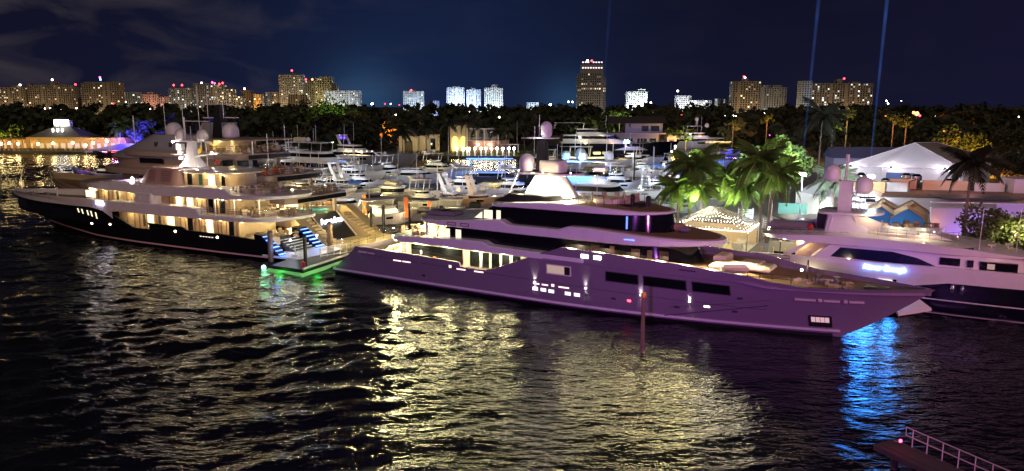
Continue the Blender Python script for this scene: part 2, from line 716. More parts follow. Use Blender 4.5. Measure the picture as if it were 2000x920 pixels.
def rail(name, parent, pts, h=0.9, bars=2, gap=1.6, r=0.022, m=None, closed=False):
    """Railing along pts (at deck level): posts and bars in one mesh."""
    mb = MB()
    P = [Vector(p) for p in pts]
    if closed:
        P.append(P[0])
    for b in range(bars):
        z = h * (1 - b / max(1, bars) * 0.9)
        mb.tube([p + Vector((0, 0, z)) for p in P], r, 5)
    for a, b in zip(P[:-1], P[1:]):
        k = max(1, int((b - a).length / gap))
        for i in range(k):
            q = a.lerp(b, i / k)
            mb.tube([q, q + Vector((0, 0, h))], r, 5)
    mb.tube([P[-1], P[-1] + Vector((0, 0, h))], r, 5)
    return mb.build(name, m or STEEL, parent, kind='stuff')

# ------------------------------------------------------------------ water
def make_water():
    m = bpy.data.materials.new('dark_harbour_water')
    m.use_nodes = True
    nt = m.node_tree
    b = nt.nodes['Principled BSDF']
    b.inputs['Base Color'].default_value = (0.006, 0.009, 0.010, 1)
    b.inputs['Roughness'].default_value = 0.14
    b.inputs['IOR'].default_value = 1.34
    tc = nt.nodes.new('ShaderNodeTexCoord')
    hsum = None
    for sc, amp, det, st in ((0.35, 0.50, 2, (1, 2.2, 1)), (1.1, 0.32, 3, (1, 2.0, 1)), (3.4, 0.075, 3, (1, 1.5, 1))):
        mp = nt.nodes.new('ShaderNodeMapping')
        mp.inputs['Scale'].default_value = st
        mp.inputs['Rotation'].default_value = (0, 0, 0.25)
        nt.links.new(tc.outputs['Object'], mp.inputs[0])
        n = nt.nodes.new('ShaderNodeTexNoise')
        n.inputs['Scale'].default_value = sc
        n.inputs['Detail'].default_value = det
        n.inputs['Distortion'].default_value = 0.4
        nt.links.new(mp.outputs[0], n.inputs['Vector'])
        mu = nt.nodes.new('ShaderNodeMath')
        mu.operation = 'MULTIPLY'
        mu.inputs[1].default_value = amp
        nt.links.new(n.outputs[0], mu.inputs[0])
        if hsum is None:
            hsum = mu.outputs[0]
        else:
            ad = nt.nodes.new('ShaderNodeMath')
            ad.operation = 'ADD'
            nt.links.new(hsum, ad.inputs[0])
            nt.links.new(mu.outputs[0], ad.inputs[1])
            hsum = ad.outputs[0]
    bp = nt.nodes.new('ShaderNodeBump')
    gn = nt.nodes.new('ShaderNodeTexNoise')
    gn.inputs['Scale'].default_value = 0.045
    gn.inputs['Detail'].default_value = 3
    nt.links.new(tc.outputs['Object'], gn.inputs['Vector'])
    gr = nt.nodes.new('ShaderNodeMapRange')
    gr.inputs['From Min'].default_value = 0.35
    gr.inputs['From Max'].default_value = 0.65
    gr.inputs['To Min'].default_value = 0.35
    gr.inputs['To Max'].default_value = 1.0
    nt.links.new(gn.outputs[0], gr.inputs['Value'])
    nt.links.new(gr.outputs[0], bp.inputs['Strength'])
    bp.inputs['Distance'].default_value = 0.62
    nt.links.new(hsum, bp.inputs['Height'])
    nt.links.new(bp.outputs[0], b.inputs['Normal'])

    x0, x1, y0, y1 = -250.0, 95.0, 26.0, 318.0
    xs = np.concatenate([np.arange(x0, -110, 0.9), np.arange(-110, x1 + 0.1, 0.37)])
    yl = [y0]
    while yl[-1] < y1:
        yl.append(yl[-1] + 0.28 + 0.0042 * (yl[-1] - y0))
    ys = np.array(yl)
    x1, y1 = xs[-1], ys[-1]
    nx, ny = len(xs), len(ys)
    X, Y = np.meshgrid(xs, ys)
    r = np.random.RandomState(4)
    Z = np.zeros_like(X)
    for i in range(46):
        lam = 1.1 * (7.0 / 1.1) ** r.rand()
        a = math.radians(100 + r.randn() * 38)
        k = 2 * math.pi / lam
        amp = 0.0066 * lam ** 0.72
        ph = k * (X * math.cos(a) + Y * math.sin(a)) + r.rand() * 6.28
        ph = ph + 0.7 * np.sin(X * 0.13 + i) + 0.6 * np.sin(Y * 0.17 + 1.7 * i)
        Z += amp * (np.sin(ph) + 0.25 * np.sin(2 * ph + 0.6))
    gust = 0.8 + 0.62 * np.sin(X * 0.06 + 1.3 * np.sin(Y * 0.05)) * np.sin(Y * 0.085 + X * 0.02)
    fade = np.clip(np.minimum(np.minimum(X - x0, x1 - X), np.minimum(Y - y0, y1 - Y)) / 14.0, 0, 1)
    Z *= fade * gust
    verts = np.stack([X, Y, Z], -1).reshape(-1, 3)
    idx = np.arange(nx * ny).reshape(ny, nx)
    q = np.stack([idx[:-1, :-1], idx[:-1, 1:], idx[1:, 1:], idx[1:, :-1]], -1).reshape(-1, 4)
    B = 7000.0
    ov = np.array([(-B, -400, 0), (B, -400, 0), (B, B, 0), (-B, B, 0)], float)
    n0 = len(verts)
    c0, c1, c2, c3 = idx[0, 0], idx[0, -1], idx[-1, -1], idx[-1, 0]
    oq = np.array([(n0, n0 + 1, c1, c0), (n0 + 1, n0 + 2, c2, c1), (n0 + 2, n0 + 3, c3, c2), (n0 + 3, n0, c0, c3)])
    verts = np.vstack([verts, ov])
    q = np.vstack([q, oq])
    me = bpy.data.meshes.new('water')
    me.vertices.add(len(verts))
    me.vertices.foreach_set('co', verts.ravel())
    me.loops.add(q.size)
    me.loops.foreach_set('vertex_index', q.ravel().astype(np.int32))
    me.polygons.add(len(q))
    me.polygons.foreach_set('loop_start', np.arange(0, q.size, 4, dtype=np.int32))
    me.polygons.foreach_set('use_smooth', np.ones(len(q), bool))
    me.update()
    me.validate()
    me.materials.append(m)
    o = put(bpy.data.objects.new('water', me))
    o['kind'] = 'structure'


make_water()


def poly_ground(name, pts, z, m, depth=3.0):
    mb = MB()
    n = len(pts)
    vs = [(x, y, z) for x, y in pts] + [(x, y, z - depth) for x, y in pts]
    mb.add(vs, [tuple(range(n))] + [(i, n + i, n + (i + 1) % n, (i + 1) % n) for i in range(n)])
    o = mb.build(name, m)
    o['kind'] = 'structure'
    return o


EARTH = mat('dark_ground', (0.060, 0.055, 0.035), 0.95, var=0.4, scale=0.05, bump=0.4)
PAVE = mat('pavement', (0.17, 0.145, 0.115), 0.85, var=0.25, scale=0.6, bump=0.2)
poly_ground('land', [(-6500, 420), (-420, 345), (-205, 322), (-150, 318), (-118, 306), (-70, 296), (-52, 292), (24, 291), (34, 330), (70, 375), (118, 380),
                     (150, 420), (6500, 420), (6500, 6800), (-6500, 6800)], 0.9, EARTH)
poly_ground('quay', [(19, 112), (15, 104), (24, 95.6), (30, 92.2), (87.6, 56.4), (150, 20), (700, 20), (700, 419), (155, 419), (128, 372), (80, 228), (62, 180)], 1.3, PAVE)

# ------------------------------------------------------------------ the purple-lit yacht in front
AX = rad(-31.871)
NEAR = thing('motor_yacht', 'long purple-lit grey hulled yacht with black window bands moored in front, bow to the right', 'yacht', (-18.502, 94.086, 0), AX)


def near_yacht(t):
    H = Hull(5.0, 55.9, 62.5, 5.07, -0.7, 3.1,
             [(3.1, 3.67), (10.1, 3.68), (18.7, 3.42), (19.5, 2.95), (22.9, 2.96), (25.7, 4.35), (27.9, 5.42), (30.2, 6.28), (36, 6.12),
              (42, 5.95), (45, 5.75), (47.7, 5.62), (50.3, 5.2), (53, 4.95), (57, 4.98), (62.5, 5.1)], fine=0.5, full=0.72, stern_w=0.97)
    H.build(GREYHULL, t, [(3, 2.35), (24, 2.35), (25.5, 3.4), (30, 5.3), (46, 5.2), (50, 4.6), (62, 4.55)], TEAK)
    # rub rail, boot stripe, swim platform
    H.patch('rub_rail', WHITE, t, -0.4, 55.6, lambda u: 0.50 + 0.0 * u, lambda u: 0.72, -1, 0.10, 40)
    H.patch('rub_rail', WHITE, t, -0.4, 55.6, lambda u: 0.50, lambda u: 0.72, 1, 0.10, 40)
    H.patch('boot_stripe', BLACK, t, -0.5, 55.0, -0.4, 0.30, -1, 0.03, 40)
    H.patch('knuckle', GREYHULL, t, 28.5, 52, lambda u: 5.12 - 0.006 * u, lambda u: 5.19 - 0.006 * u, -1, 0.05, 20)
    H.patch('seam', DGREY, t, 4, 50, lambda u: 2.92 - 0.012 * u, lambda u: 2.96 - 0.012 * u, -1, 0.012, 30)
    band('swim_platform', WHITE, t, -1.6, 1.2, 4.5, 0.8, 0, 0.42, 0.66, 0.06)
    # main deck house
    b = hplan(9.6, 40, 3.55, 0.3, 6)
    mh = house('main_deck_house', CREAM, t, b, b, 2.36, 4.9)
    mw = MB()
    for a, c_ in ((10.6, 17.7), (18.7, 25.0)):
        mw.box(a, c_, -3.60, -3.53, 2.9, 4.55)
    mw.build('dark_window', GLASS, t)
    for u in (20.0, 21.2, 22.5, 23.8):
        MB().box(u, u + 0.28, -3.63, -3.56, 2.9, 4.55).build('mullion', WHITE, t)
    MB().box(11.95, 12.1, -3.64, -3.58, 3.5, 3.9).build('letter_plate', L_WHITE, t)
    MB().box(9.5, 10.2, -3.9, -3.6, 2.36, 4.9).build('column', WHITE, t)
    MB().tube([(14.0 + 0.3 * math.cos(a), -3.75, 3.1 + 0.3 * math.sin(a)) for a in [k * 0.7 for k in range(10)]], 0.07, 6).build('lifebuoy', ORANGE, t)
    # bands: deck slabs and roofs
    band('upper_deck', WHITE, t, 7.0, 33, 5.03, 3.2, 0, [(7, 5.0), (10.5, 4.93), (26, 4.86)],
         [(7.0, 5.25), (10.2, 5.56), (19, 5.97), (21.2, 5.97), (22.0, 5.62), (28.2, 5.52)], 0.12)
    # upper deck house behind the black glass
    b, tp = hplan(12.6, 43.2, 3.8, 1.5, 6), hplan(15.0, 42.4, 3.8, 1.5, 6)
    house('upper_deck_glass', GLASS, t, b, tp, 5.45, 7.12)
    for a0, a1, c0, c1 in ((13.0, 14.0, 14.55, 14.15), (14.6, 16.2, 14.7, 16.2), (17.0, 17.7, 17.0, 17.7)):
        MB().add([(a0, -3.84, 5.62), (a1, -3.84, 5.62), (c1, -3.84, 6.75), (c0, -3.84, 6.75), (a0, -3.79, 5.62), (a1, -3.79, 5.62), (c1, -3.79, 6.75), (c0, -3.79, 6.75)],
                 [(0, 1, 2, 3), (7, 6, 5, 4), (0, 4, 5, 1), (1, 5, 6, 2), (2, 6, 7, 3), (3, 7, 4, 0)]).build('lit_pane', L_CREAM, t)
    # forward saloon panes over the bulwark, dim reflections put into their colour
    for i, u in enumerate((33.2, 35.2, 37.4, 39.0, 40.2)):
        MB().box(u, u + (0.5 if i % 2 else 0.9), -3.86, -3.80, 5.9, 6.7).build('saloon_pane', mat('dim_reflection_brown', (0.05, 0.035, 0.03), 0.1) if i % 2 == 0 else mat('dim_reflection_tan', (0.10, 0.075, 0.055), 0.2), t)
    band('bridge_deck', WHITE, t, 11.0, 45.2, 4.72, 3.0, 8.5, [(11, 7.5), (15.9, 7.14), (25, 7.05), (37, 7.08), (45, 7.3)],
         [(11, 7.66), (15.5, 7.75), (23.2, 8.38), (24.2, 7.95), (29.9, 7.96), (31.1, 8.36), (33.1, 8.36), (37.6, 8.12), (43.7, 7.78), (45.2, 7.7)], 0.16)
    band('fore_roof', TEAK, t, 33.6, 44.7, 4.05, 0.2, 8.0, 7.3, [(33.6, 8.40), (37.6, 8.17), (43.7, 7.83), (44.7, 7.78)], 0.03)
    b, tp = hplan(17.4, 40.4, 3.7, 1.5, 6), hplan(21.0, 40.0, 3.7, 1.5, 6)
    house('bridge_glass', GLASS, t, b, tp, 7.6, 9.72)
    for (a0, a1, z0, c0, c1, z1) in ((19.4, 20.4, 8.22, 20.3, 20.4, 8.9), (20.6, 21.7, 8.25, 20.65, 21.7, 9.15), (22.2, 22.7, 8.3, 22.2, 22.7, 9.2)):
        MB().add([(a0, -3.74, z0), (a1, -3.74, z0), (c1, -3.74, z1), (c0, -3.74, z1), (a0, -3.69, z0), (a1, -3.69, z0), (c1, -3.69, z1), (c0, -3.69, z1)],
                 [(0, 1, 2, 3), (7, 6, 5, 4), (0, 4, 5, 1), (1, 5, 6, 2), (2, 6, 7, 3), (3, 7, 4, 0)]).build('lit_pane', L_CREAM, t)
    MB().box(36.6, 36.75, -3.40, -3.3, 8.4, 9.6).build('blue_strip', L_BLUESOFT, t)
    band('sun_deck', WHITE, t, 20.2, 40.1, 4.1, 3.0, 7.0, [(20, 9.45), (24, 9.66), (38, 9.70), (40, 9.78)],
         [(20.2, 9.66), (24.3, 10.15), (28.8, 10.42), (33.7, 10.36), (37.9, 10.02), (40.1, 9.98)], 0.14)
    band('sun_deck_floor', TEAK, t, 31.4, 39.7, 3.5, 0.3, 6.4, 9.9, [(31.4, 10.43), (33.7, 10.41), (37.9, 10.07), (39.7, 10.03)], 0.03)
    # sun deck coaming, black
    b, tp = hplan(20.6, 29.6, 2.9, 1.0, 1.5), hplan(22.3, 28.6, 2.5, 1.0, 1.5)
    house('sun_deck_windscreen', BLACK, t, b, tp, 10.05, 10.85)
    rail('sun_deck_rail', t, [(23, -2.3, 10.85), (29, -2.3, 10.85)], 0.7, 2, 1.2)
    # lit mast base, radar platform, domes
    b, tp = hplan(23.6, 29.6, 1.25, 0.6, 0.6), hplan(25.0, 28.1, 0.85, 0.4, 0.4)
    house('mast_base', WHITE, t, b, tp, 10.6, 12.95)
    band('radar_platform', WHITE, t, 22.6, 30.2, 2.0, 1.6, 1.6, 12.9, 13.12, 0.05)
    band('platform_top', BLACK, t, 22.9, 29.9, 1.75, 1.4, 1.4, 12.95, 13.15, 0.02)
    MB().tube([(22.2, -1.2, 10.8), (23.2, -1.0, 12.95)], 0.09).build('strut', WHITE, t)
    band('funnel', CREAM, t, 25.4, 28.3, 0.9, 0.5, 0.5, 13.1, 14.3, 0.12)
    MB().dome(24.2, -0.9, 13.15, 0.80, 1.85, 20).build('satellite_dome', WHITE, t, True)
    mb = MB()
    mb.shell([[(24.9, -0.35, 13.1), (26.2, -0.35, 13.1), (26.2, 0.35, 13.1), (24.9, 0.35, 13.1)],
              [(25.1, -0.28, 16.6), (26.0, -0.28, 16.6), (26.0, 0.28, 16.6), (25.1, 0.28, 16.6)]])
    mb.build('mast', BLACK, t)
    mb = MB()
    mb.box(24.0, 27.2, -0.6, 0.6, 16.55, 16.67)
    mb.box(23.0, 24.2, -0.05, 0.05, 16.5, 16.6)
    mb.build('mast_spreader', WHITE, t)
    MB().dome(26.0, 0, 16.68, 0.60, 1.65, 20).build('satellite_dome', WHITE, t, True)
    antennas(t, ((25.0, 0.2, 16.6, 19.0), (24.4, 0.3, 16.6, 17.8), (31.0, -3, 10.3, 14.0), (33.4, -3.2, 10.2, 13.4)))
    # sun deck furniture forward
    band('spa_surround', CUSHION, t, 31.8, 35.0, 1.7, 1.2, 1.2, 10.38, 10.85, 0.1)
    band('spa_cover', BLACK, t, 34.6, 37.0, 1.3, 0.8, 0.8, 10.1, 10.34, 0.05)
    for u in (35.5, 37.2):
        mb = MB().lathe([(0.22, 0), (0.25, 0.5), (0.3, 0.9), (0.16, 1.1)], u, 0.6, 10.1, 10)
        mb.build('covered_stool', BLACK, t)
    for i in range(7):
        a = i / 6
        u, v = 31.5 + 8.0 * a, -3.3 + 1.6 * a * a
        MB().tube([(u, v, 10.1), (u, v, 10.95)], 0.03, 5).build('stanchion', STEEL, t)
    # tarpaulin-covered gear on the fore roof
    for u, v, lx, ly, h, rz, mm in ((37.6, 0.8, 2.6, 1.7, 0.75, 0.3, CANVAS), (39.8, 0.4, 2.2, 1.3, 0.7, 0.1, mat('tan_canvas', (0.36, 0.24, 0.14), 0.9, var=0.2, bump=0.6, bscale=5)), (41.3, -0.2, 0.8, 0.8, 0.55, 0, CANVAS)):
        MB().rbox(u, v, 8.05, lx, ly, h, rz, 0.2).build('covered_gear', mm, t, True)
    # raised grilles on the bridge deck side
    for u in (16.6, 18.3):
        g = MB()
        g.box(u, u + 1.1, -4.78, -4.70, 7.35, 7.42)
        g.box(u, u + 1.1, -4.78, -4.70, 7.62, 7.69)
        g.box(u, u + 0.08, -4.78, -4.70, 7.42, 7.62)
        g.box(u + 1.02, u + 1.1, -4.78, -4.70, 7.42, 7.62)
        g.build('vent_frame', TEAK, t)
    # fore deck: cushions, windlass, mooring gear, rail
    for u, v, lx, ly, h in ((45.6, -1.0, 2.4, 3.2, 0.55), (47.4, 0.6, 2.0, 3.0, 0.55), (48.9, 0.2, 1.3, 2.6, 0.45), (44.6, 1.4, 1.2, 2.4, 0.9)):
        MB().rbox(u, v, 5.15, lx, ly, h, 0.0, 0.15).build('sun_pad', CUSHION, t, True)
    MB().rbox(46.8, -2.6, 5.2, 2.4, 1.0, 0.8, 0.5, 0.25).build('cream_cover', CUSHION, t, True)
    g = MB()
    for u, v in ((53.4, -0.7), (53.4, 0.7), (55.0, 0.0)):
        g.lathe([(0.30, 0), (0.34, 0.25), (0.18, 0.35), (0.3, 0.5), (0.3, 0.75)], u, v, 4.55, 10)
    g.rbox(54.2, 0, 4.55, 1.2, 0.7, 0.4)
    g.build('windlass', STEEL, t)
    g = MB()
    for k in range(26):
        u, v = rng.uniform(51.0, 56.8), rng.uniform(-1.6, 1.6)
        g.rbox(u, v, 4.55, rng.uniform(0.2, 0.8), rng.uniform(0.15, 0.5), rng.uniform(0.1, 0.4), rng.uniform(0, 3))
    g.build('deck_gear', mat('deck_gear_mix', (0.45, 0.36, 0.26), 0.6, var=0.8, scale=1.4), t, kind='stuff')
    band('bow_hatch', DGREY, t, 57.2, 59.2, 0.7, 0.2, 0.5, 4.5, 4.85, 0.1)
    MB().tube([(52.6, -0.4, 4.55), (52.6, -0.4, 6.6)], 0.09, 6).build('jack_staff', BLACK, t)
    pts = [(u, -(H.y(u, 4.9) - 0.3), 5.05) for u in (46.5, 48.5, 50.5, 52.0)]
    rail('fore_rail', t, pts, 0.75, 2, 1.0, 0.03)
    rail('aft_rail', t, [(9, -4.8, 3.66), (18.6, -4.8, 3.44)], 0.25, 1, 2.2, 0.02)
    clutter(t, 'deck_furniture', 4.6, 9.2, -4.0, 4.0, 2.38, 26, 4)
    clutter(t, 'deck_furniture', 9.0, 12.6, -3.6, 3.6, 5.58, 22, 5)
    clutter(t, 'deck_furniture', 30.5, 36.5, -2.8, 2.8, 10.42, 16, 6)
    # aft deck furniture
    for u, v, lx, ly, h in ((5.0, 1.8, 1.6, 4.0, 0.8), (7.0, 0.0, 1.8, 2.6, 0.7), (7.4, -2.8, 1.4, 1.6, 0.6)):
        MB().rbox(u, v, 2.36, lx, ly, h, 0.0, 0.12).build('aft_sofa', CUSHION, t, True)
    for u, v, lx, ly, h in ((10.6, 1.0, 1.3, 3.6, 0.7), (12.0, -2.2, 1.2, 1.2, 0.6)):
        MB().rbox(u, v, 5.5, lx, ly, h, 0.0, 0.12).build('upper_sofa', CUSHION, t, True)
    MB().box(12.4, 12.7, -3.2, -2.9, 5.5, 7.2).build('column', WHITE, t)
    MB().box(10.0, 10.25, 2.9, 3.2, 5.5, 7.4).build('column', WHITE, t)
    for u in (13, 14.2):
        MB().rbox(u, -1.0, 7.72, 2.4, 2.2, 0.55, 0.1, 0.2).build('covered_tender', CANVAS, t, True)
    # hull windows
    for a, c_ in ((35.35, 38.55), (39.15, 43.1), (43.75, 47.0)):
        H.patch('window_frame', DGREY, t, a - 0.09, c_ + 0.09, 3.47, 4.48, -1, 0.02, 6)
        H.patch('hull_window', GLASS, t, a, c_, 3.55, 4.40, -1, 0.03, 6)
    fr = H.patch('lit_hull_window', CREAM, t, 28.85, 31.65, 3.46, 4.48, -1, 0.03, 4)
    o = H.patch('pane', lit('hull_room', (0.75, 0.62, 0.28), 0.42), fr, 28.98, 31.5, 3.58, 4.38, -1, 0.045, 4)
    H.patch('curtain', BLACK, fr, 30.9, 31.5, 3.58, 4.38, -1, 0.055, 2)
    for a in (8.95, 10.3, 17.8, 20.1, 27.3, 28.3, 30.2):
        H.patch('scupper_light', L_PINK, t, a, a + (1.15 if a < 27 or a > 30 else 0.7), 2.62 if a < 27 else 2.2, 2.74 if a < 27 else 2.32, -1, 0.03, 2)
    for a in (16.8, 29.4):
        H.patch('badge_light', L_PINK, t, a, a + 0.3, 2.7 if a < 27 else 2.2, 2.98 if a < 27 else 2.45, -1, 0.03, 1)
    for a, z in ((27.2, 1.55), (28.15, 1.55), (29.05, 1.52), (30.9, 1.52), (31.9, 1.52)):
        H.patch('porthole', lit('porthole', (0.95, 0.93, 1.0), 1.5), t, a, a + 0.62, z, z + 0.34, -1, 0.03, 2)
    for a in (32.75, 34.1):
        H.patch('mooring_port', L_WHITE, t, a, a + 0.75, 5.5, 5.86, -1, 0.05, 2)
    H.patch('red_port', L_RED, t, 37.4, 37.75, 1.66, 1.88, -1, 0.03, 1)
    for a, z in ((33.0, 1.72), (35.8, 1.7), (41.9, 1.6), (47.0, 1.75), (13.0, 1.3), (47.6, 3.2)):
        H.patch('hull_vent', DGREY, t, a, a + 0.45, z, z + 0.2, -1, 0.03, 1)
    H.patch('hull_vent', L_WHITE, t, 44.6, 45.1, 2.0, 2.16, -1, 0.03, 1)
    H.patch('hull_slot', BLACK, t, 42.6, 44.1, 5.42, 5.5, -1, 0.03, 3)
    fr = H.patch('anchor_pocket', BLACK, t, 53.2, 55.0, 0.92, 2.1, -1, 0.05, 4)
    for k in range(4):
        H.patch('anchor_plate', lit('anchor_plate', (1.0, 0.62, 0.62), 0.55), fr, 53.4 + 0.36 * k, 53.72 + 0.36 * k, 1.42, 1.95, -1, 0.07, 1)
    for a, c_ in ((52.3, 53.9), (54.5, 55.7), (56.4, 57.5)):
        H.patch('fairlead', CREAM, t, a, c_, 3.62, 3.82, -1, 0.09, 3)
    for a in (54.1, 56.0):
        H.patch('fairlead', CREAM, t, a, a + 0.28, 3.6, 3.9, -1, 0.12, 1)
    H.patch('stern_name', CREAM, t, 3.6, 5.0, 3.02, 3.24, -1, 0.04, 3)
    H.patch('stern_name', CREAM, t, 5.15, 6.1, 3.02, 3.2, -1, 0.04, 3)
    MB().box(37.0, 38.0, -4.74, -4.68, 7.6, 7.68).build('blue_strip', L_BLUE, t)
    # hull wash lights
    for a, z in ((27.5, 2.42), (33.2, 2.5), (38.8, 2.5), (43.35, 2.42)):
        y = -(H.y(a, z))
        MB().rbox(a, y - 0.08, z - 0.05, 0.16, 0.16, 0.12).build('wash_light', L_WHITE, t)
        lamp('hull_wash', (a, y - 0.20, z + 0.1), 90, (1.0, 0.92, 0.75), 0.05, t, 'SPOT', (a, y + 0.25, z + 1.6), 60, 0.8)
        lamp('hull_wash', (a, y - 0.20, z - 0.1), 45, (1.0, 0.92, 0.75), 0.05, t, 'SPOT', (a, y + 0.25, z - 1.2), 60, 0.8)
    # deck lamps
    Yl = (1.0, 0.88, 0.42)
    for u, v, z, p in ((5.0, -1, 4.6, 420), (8.3, -3.9, 4.7, 420), (8, 2.4, 4.7, 420), (12, -4.3, 4.7, 130), (16, -4.3, 4.7, 130), (20, -4.3, 4.7, 130), (23.5, -4.3, 4.7, 130),
                       (12.6, -2.5, 7.0, 300), (12.6, 2, 7.0, 300), (10.0, -0.5, 6.9, 240)):
        lamp('deck_lamp', (u, v, z), p * 5.2, Yl, 0.35, t)
    for u in (31.5, 34.5, 37.5, 40.5, 43.0):
        lamp('side_deck_lamp', (u, -4.5, 6.45), 1100, (1.0, 0.85, 0.40), 0.45, t, 'SPOT', (u, -5.6, 5.2), 150, 0.3)
    for u, v in ((44.8, -2.6), (47.2, -1.4)):
        lamp('fore_deck_lamp', (u, v, 7.0), 1200, (1.0, 0.86, 0.55), 0.4, t, 'SPOT', (u, v - 0.5, 5.0), 135, 0.3)
    lamp('windlass_lamp', (52.2, -0.9, 5.9), 150, (1.0, 0.75, 0.5), 0.1, t)
    MB().ball(52.2, -0.9, 5.75, 0.12).build('deck_light', L_WARM2, t)
    for u, v in ((24.2, -2.2), (27.0, -2.3), (29.5, -1.8), (26, 2.2)):
        lamp('mast_wash', (u, v, 11.1), 760, (1.0, 0.86, 0.55), 0.1, t)
    lamp('dome_wash', (25.5, -1.9, 13.6), 60, (1.0, 0.82, 0.5), 0.05, t)
    lamp('dome_wash', (27.2, -1.9, 13.4), 60, (1.0, 0.82, 0.5), 0.05, t)
    lamp('dome_wash', (25.3, -1.1, 16.9), 45, (1.0, 0.95, 0.85), 0.05, t)
    for u, v in ((23.3, -1.1), (26.6, -1.75), (29.4, -1.0)):
        MB().ball(u, v, 13.2, 0.07).build('platform_light', L_WARM2, t)


near_yacht(NEAR)

# ------------------------------------------------------------------ the black-hulled yacht on the left
LX = rad(151.793)
LEFT = thing('motor_yacht', 'black hulled yacht with white stepped decks lit yellow inside, bow pointing left', 'yacht', (-29.577, 101.357, 0), LX)


def left_yacht(t):
    zs = [(2.0, 2.65), (8.6, 2.98), (16, 3.05), (16.6, 3.44), (24, 3.48), (24.5, 2.57), (28.3, 2.5), (30.3, 3.5), (32.7, 4.6), (35.5, 4.95), (43, 4.9), (50, 4.85), (63.3, 5.35)]
    H = Hull(4.85, 53.0, 63.3, 5.5, -0.4, 2.0, zs, fine=0.42, full=0.60)
    H.build(BLACKHULL, t, [(2, 2.1), (30, 2.1), (36, 2.6)], TEAK)
    ztop = [(30.3, 6.2), (36.3, 6.22), (42.8, 6.15), (46.8, 6.12), (54, 5.95), (63.3, 5.78)]
    W = Hull(4.85, 53.0, 63.3, 5.5, -0.4, 2.0, [(2, 4.8), (29.8, 4.8), (30.3, 6.2)] + ztop[1:], fine=0.42, full=0.60)
    # white upper hull: from the black sheer up to the bulwark
    mb = MB()
    f0, f1 = fn(zs), fn(ztop)
    us_ = [30.4 + (63.2 - 30.4) * i / 44 for i in range(45)]
    for side in (1, -1):
        rows = []
        for u in us_:
            za, zb = f0(u) + 0.002, f1(u)
            c_ = []
            for k in range(5):
                z = za + (zb - za) * k / 4
                uu = min(u, H.us(z) - 0.02)
                c_.append((uu, side * (H.y(uu, z) + 0.015), z))
            uu = min(u, H.us(zb) - 0.1)
            c_.append((uu, side * max(H.y(uu, zb) - 0.2, 0.01), zb + 0.03))
            c_.append((uu, side * max(H.y(uu, zb) - 0.2, 0.01), 5.0))
            rows.append(c_)
        k = 7
        fs = []
        for i in range(len(rows) - 1):
            for r in range(k - 1):
                q = (i * k + r, i * k + r + 1, (i + 1) * k + r + 1, (i + 1) * k + r)
                fs.append(q if side < 0 else q[::-1])
        mb.add([p for c_ in rows for p in c_], fs)
    mb.build('upper_hull', WHITE, t, True)
    d = MB()
    A_ = [(min(u, 61.5), H.y(min(u, 61.5), 5.0) - 0.15) for u in us_]
    d.add([(u, w, 5.05) for u, w in A_] + [(u, -w, 5.05) for u, w in A_], [(i, 45 + i, 46 + i, i + 1) for i in range(44)])
    d.build('fore_deck', TEAK, t)
    H.patch('boot_stripe', REDSTRIPE, t, -0.3, 52.4, lambda u: 0.42 + max(0, u - 36) * 0.045, lambda u: 0.62 + max(0, u - 36) * 0.05, 1, 0.05, 40)
    # main deck house, lit
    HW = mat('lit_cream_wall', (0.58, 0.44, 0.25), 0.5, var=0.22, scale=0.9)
    b = hplan(5.5, 33, 3.3, 0.4, 3)
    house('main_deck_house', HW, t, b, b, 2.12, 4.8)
    for u, w, mm in ((7.0, 0.9, GLASS), (9.2, 0.25, TEAK), (11.0, 1.2, L_WARM), (13.5, 0.3, TEAK), (15.0, 1.0, GLASS), (17.3, 0.25, TEAK), (18.8, 1.4, L_WARM), (21.6, 0.5, DGREY), (23.2, 1.2, L_WARM), (25.0, 0.5, DGREY), (27.3, 0.2, TEAK)):
        MB().box(u, u + w, 3.31, 3.36, 2.6 if w > 0.4 else 2.12, 4.6).build('saloon_window' if w > 0.4 else 'door_frame', mm, t)
    for u, v, lx, ly, h in ((3.8, 1.5, 1.2, 3.0, 0.7), (5.2, -1.0, 1.2, 2.0, 0.8), (4.6, 3.6, 1.6, 1.0, 0.6)):
        MB().rbox(u, v, 2.12, lx, ly, h, 0, 0.1).build('aft_sofa', CUSHION, t, True)
    # band over the main deck
    band('upper_deck', WHITE, t, -3.0, 31.2, 4.87, 6.0, 0, [(-3, 5.35), (0, 5.05), (5.7, 4.85), (14.8, 4.78), (19, 4.68), (28.8, 4.72), (30.2, 4.6), (31.2, 4.45)],
         [(-3, 5.7), (0, 5.62), (11.7, 5.42), (12.4, 6.24), (14.6, 6.32), (31.2, 6.2)], 0.10)
    rail('upper_rail', t, [(11.6, 4.6, 5.45), (4.0, 4.5, 5.5), (0.5, 3.6, 5.6), (-1.8, 2.0, 5.65), (-2.3, 0, 5.65)], 0.95, 3, 1.1)
    for u, v in ((2.0, 3.4), (6.0, 3.9), (9.5, 4.0)):
        MB().tube([(u, v, 5.4), (u, v, 7.7)], 0.09, 8).build('column', WHITE, t)
    # upper deck house
    b = hplan(6.5, 40.8, 3.5, 0.5, 7)
    house('upper_deck_house', HW, t, b, b, 5.06, 7.75)
    for u, w, mm in ((8.2, 1.0, GLASS), (10.4, 0.9, GLASS), (12.6, 0.25, TEAK), (14.4, 1.2, L_WARM), (16.6, 1.2, L_WARM), (19.0, 0.25, TEAK), (26.4, 0.5, BLACK), (28.3, 0.18, TEAK), (30.3, 0.5, BLACK), (32.6, 0.2, TEAK), (35.0, 0.2, TEAK)):
        MB().box(u, u + w, 3.52, 3.57, 5.6, 7.5).build('upper_window' if w > 0.4 else 'door_frame', mm, t)
    MB().box(36.2, 38.4, 3.30, 3.36, 6.2, 7.2).build('upper_window', L_WARM, t)
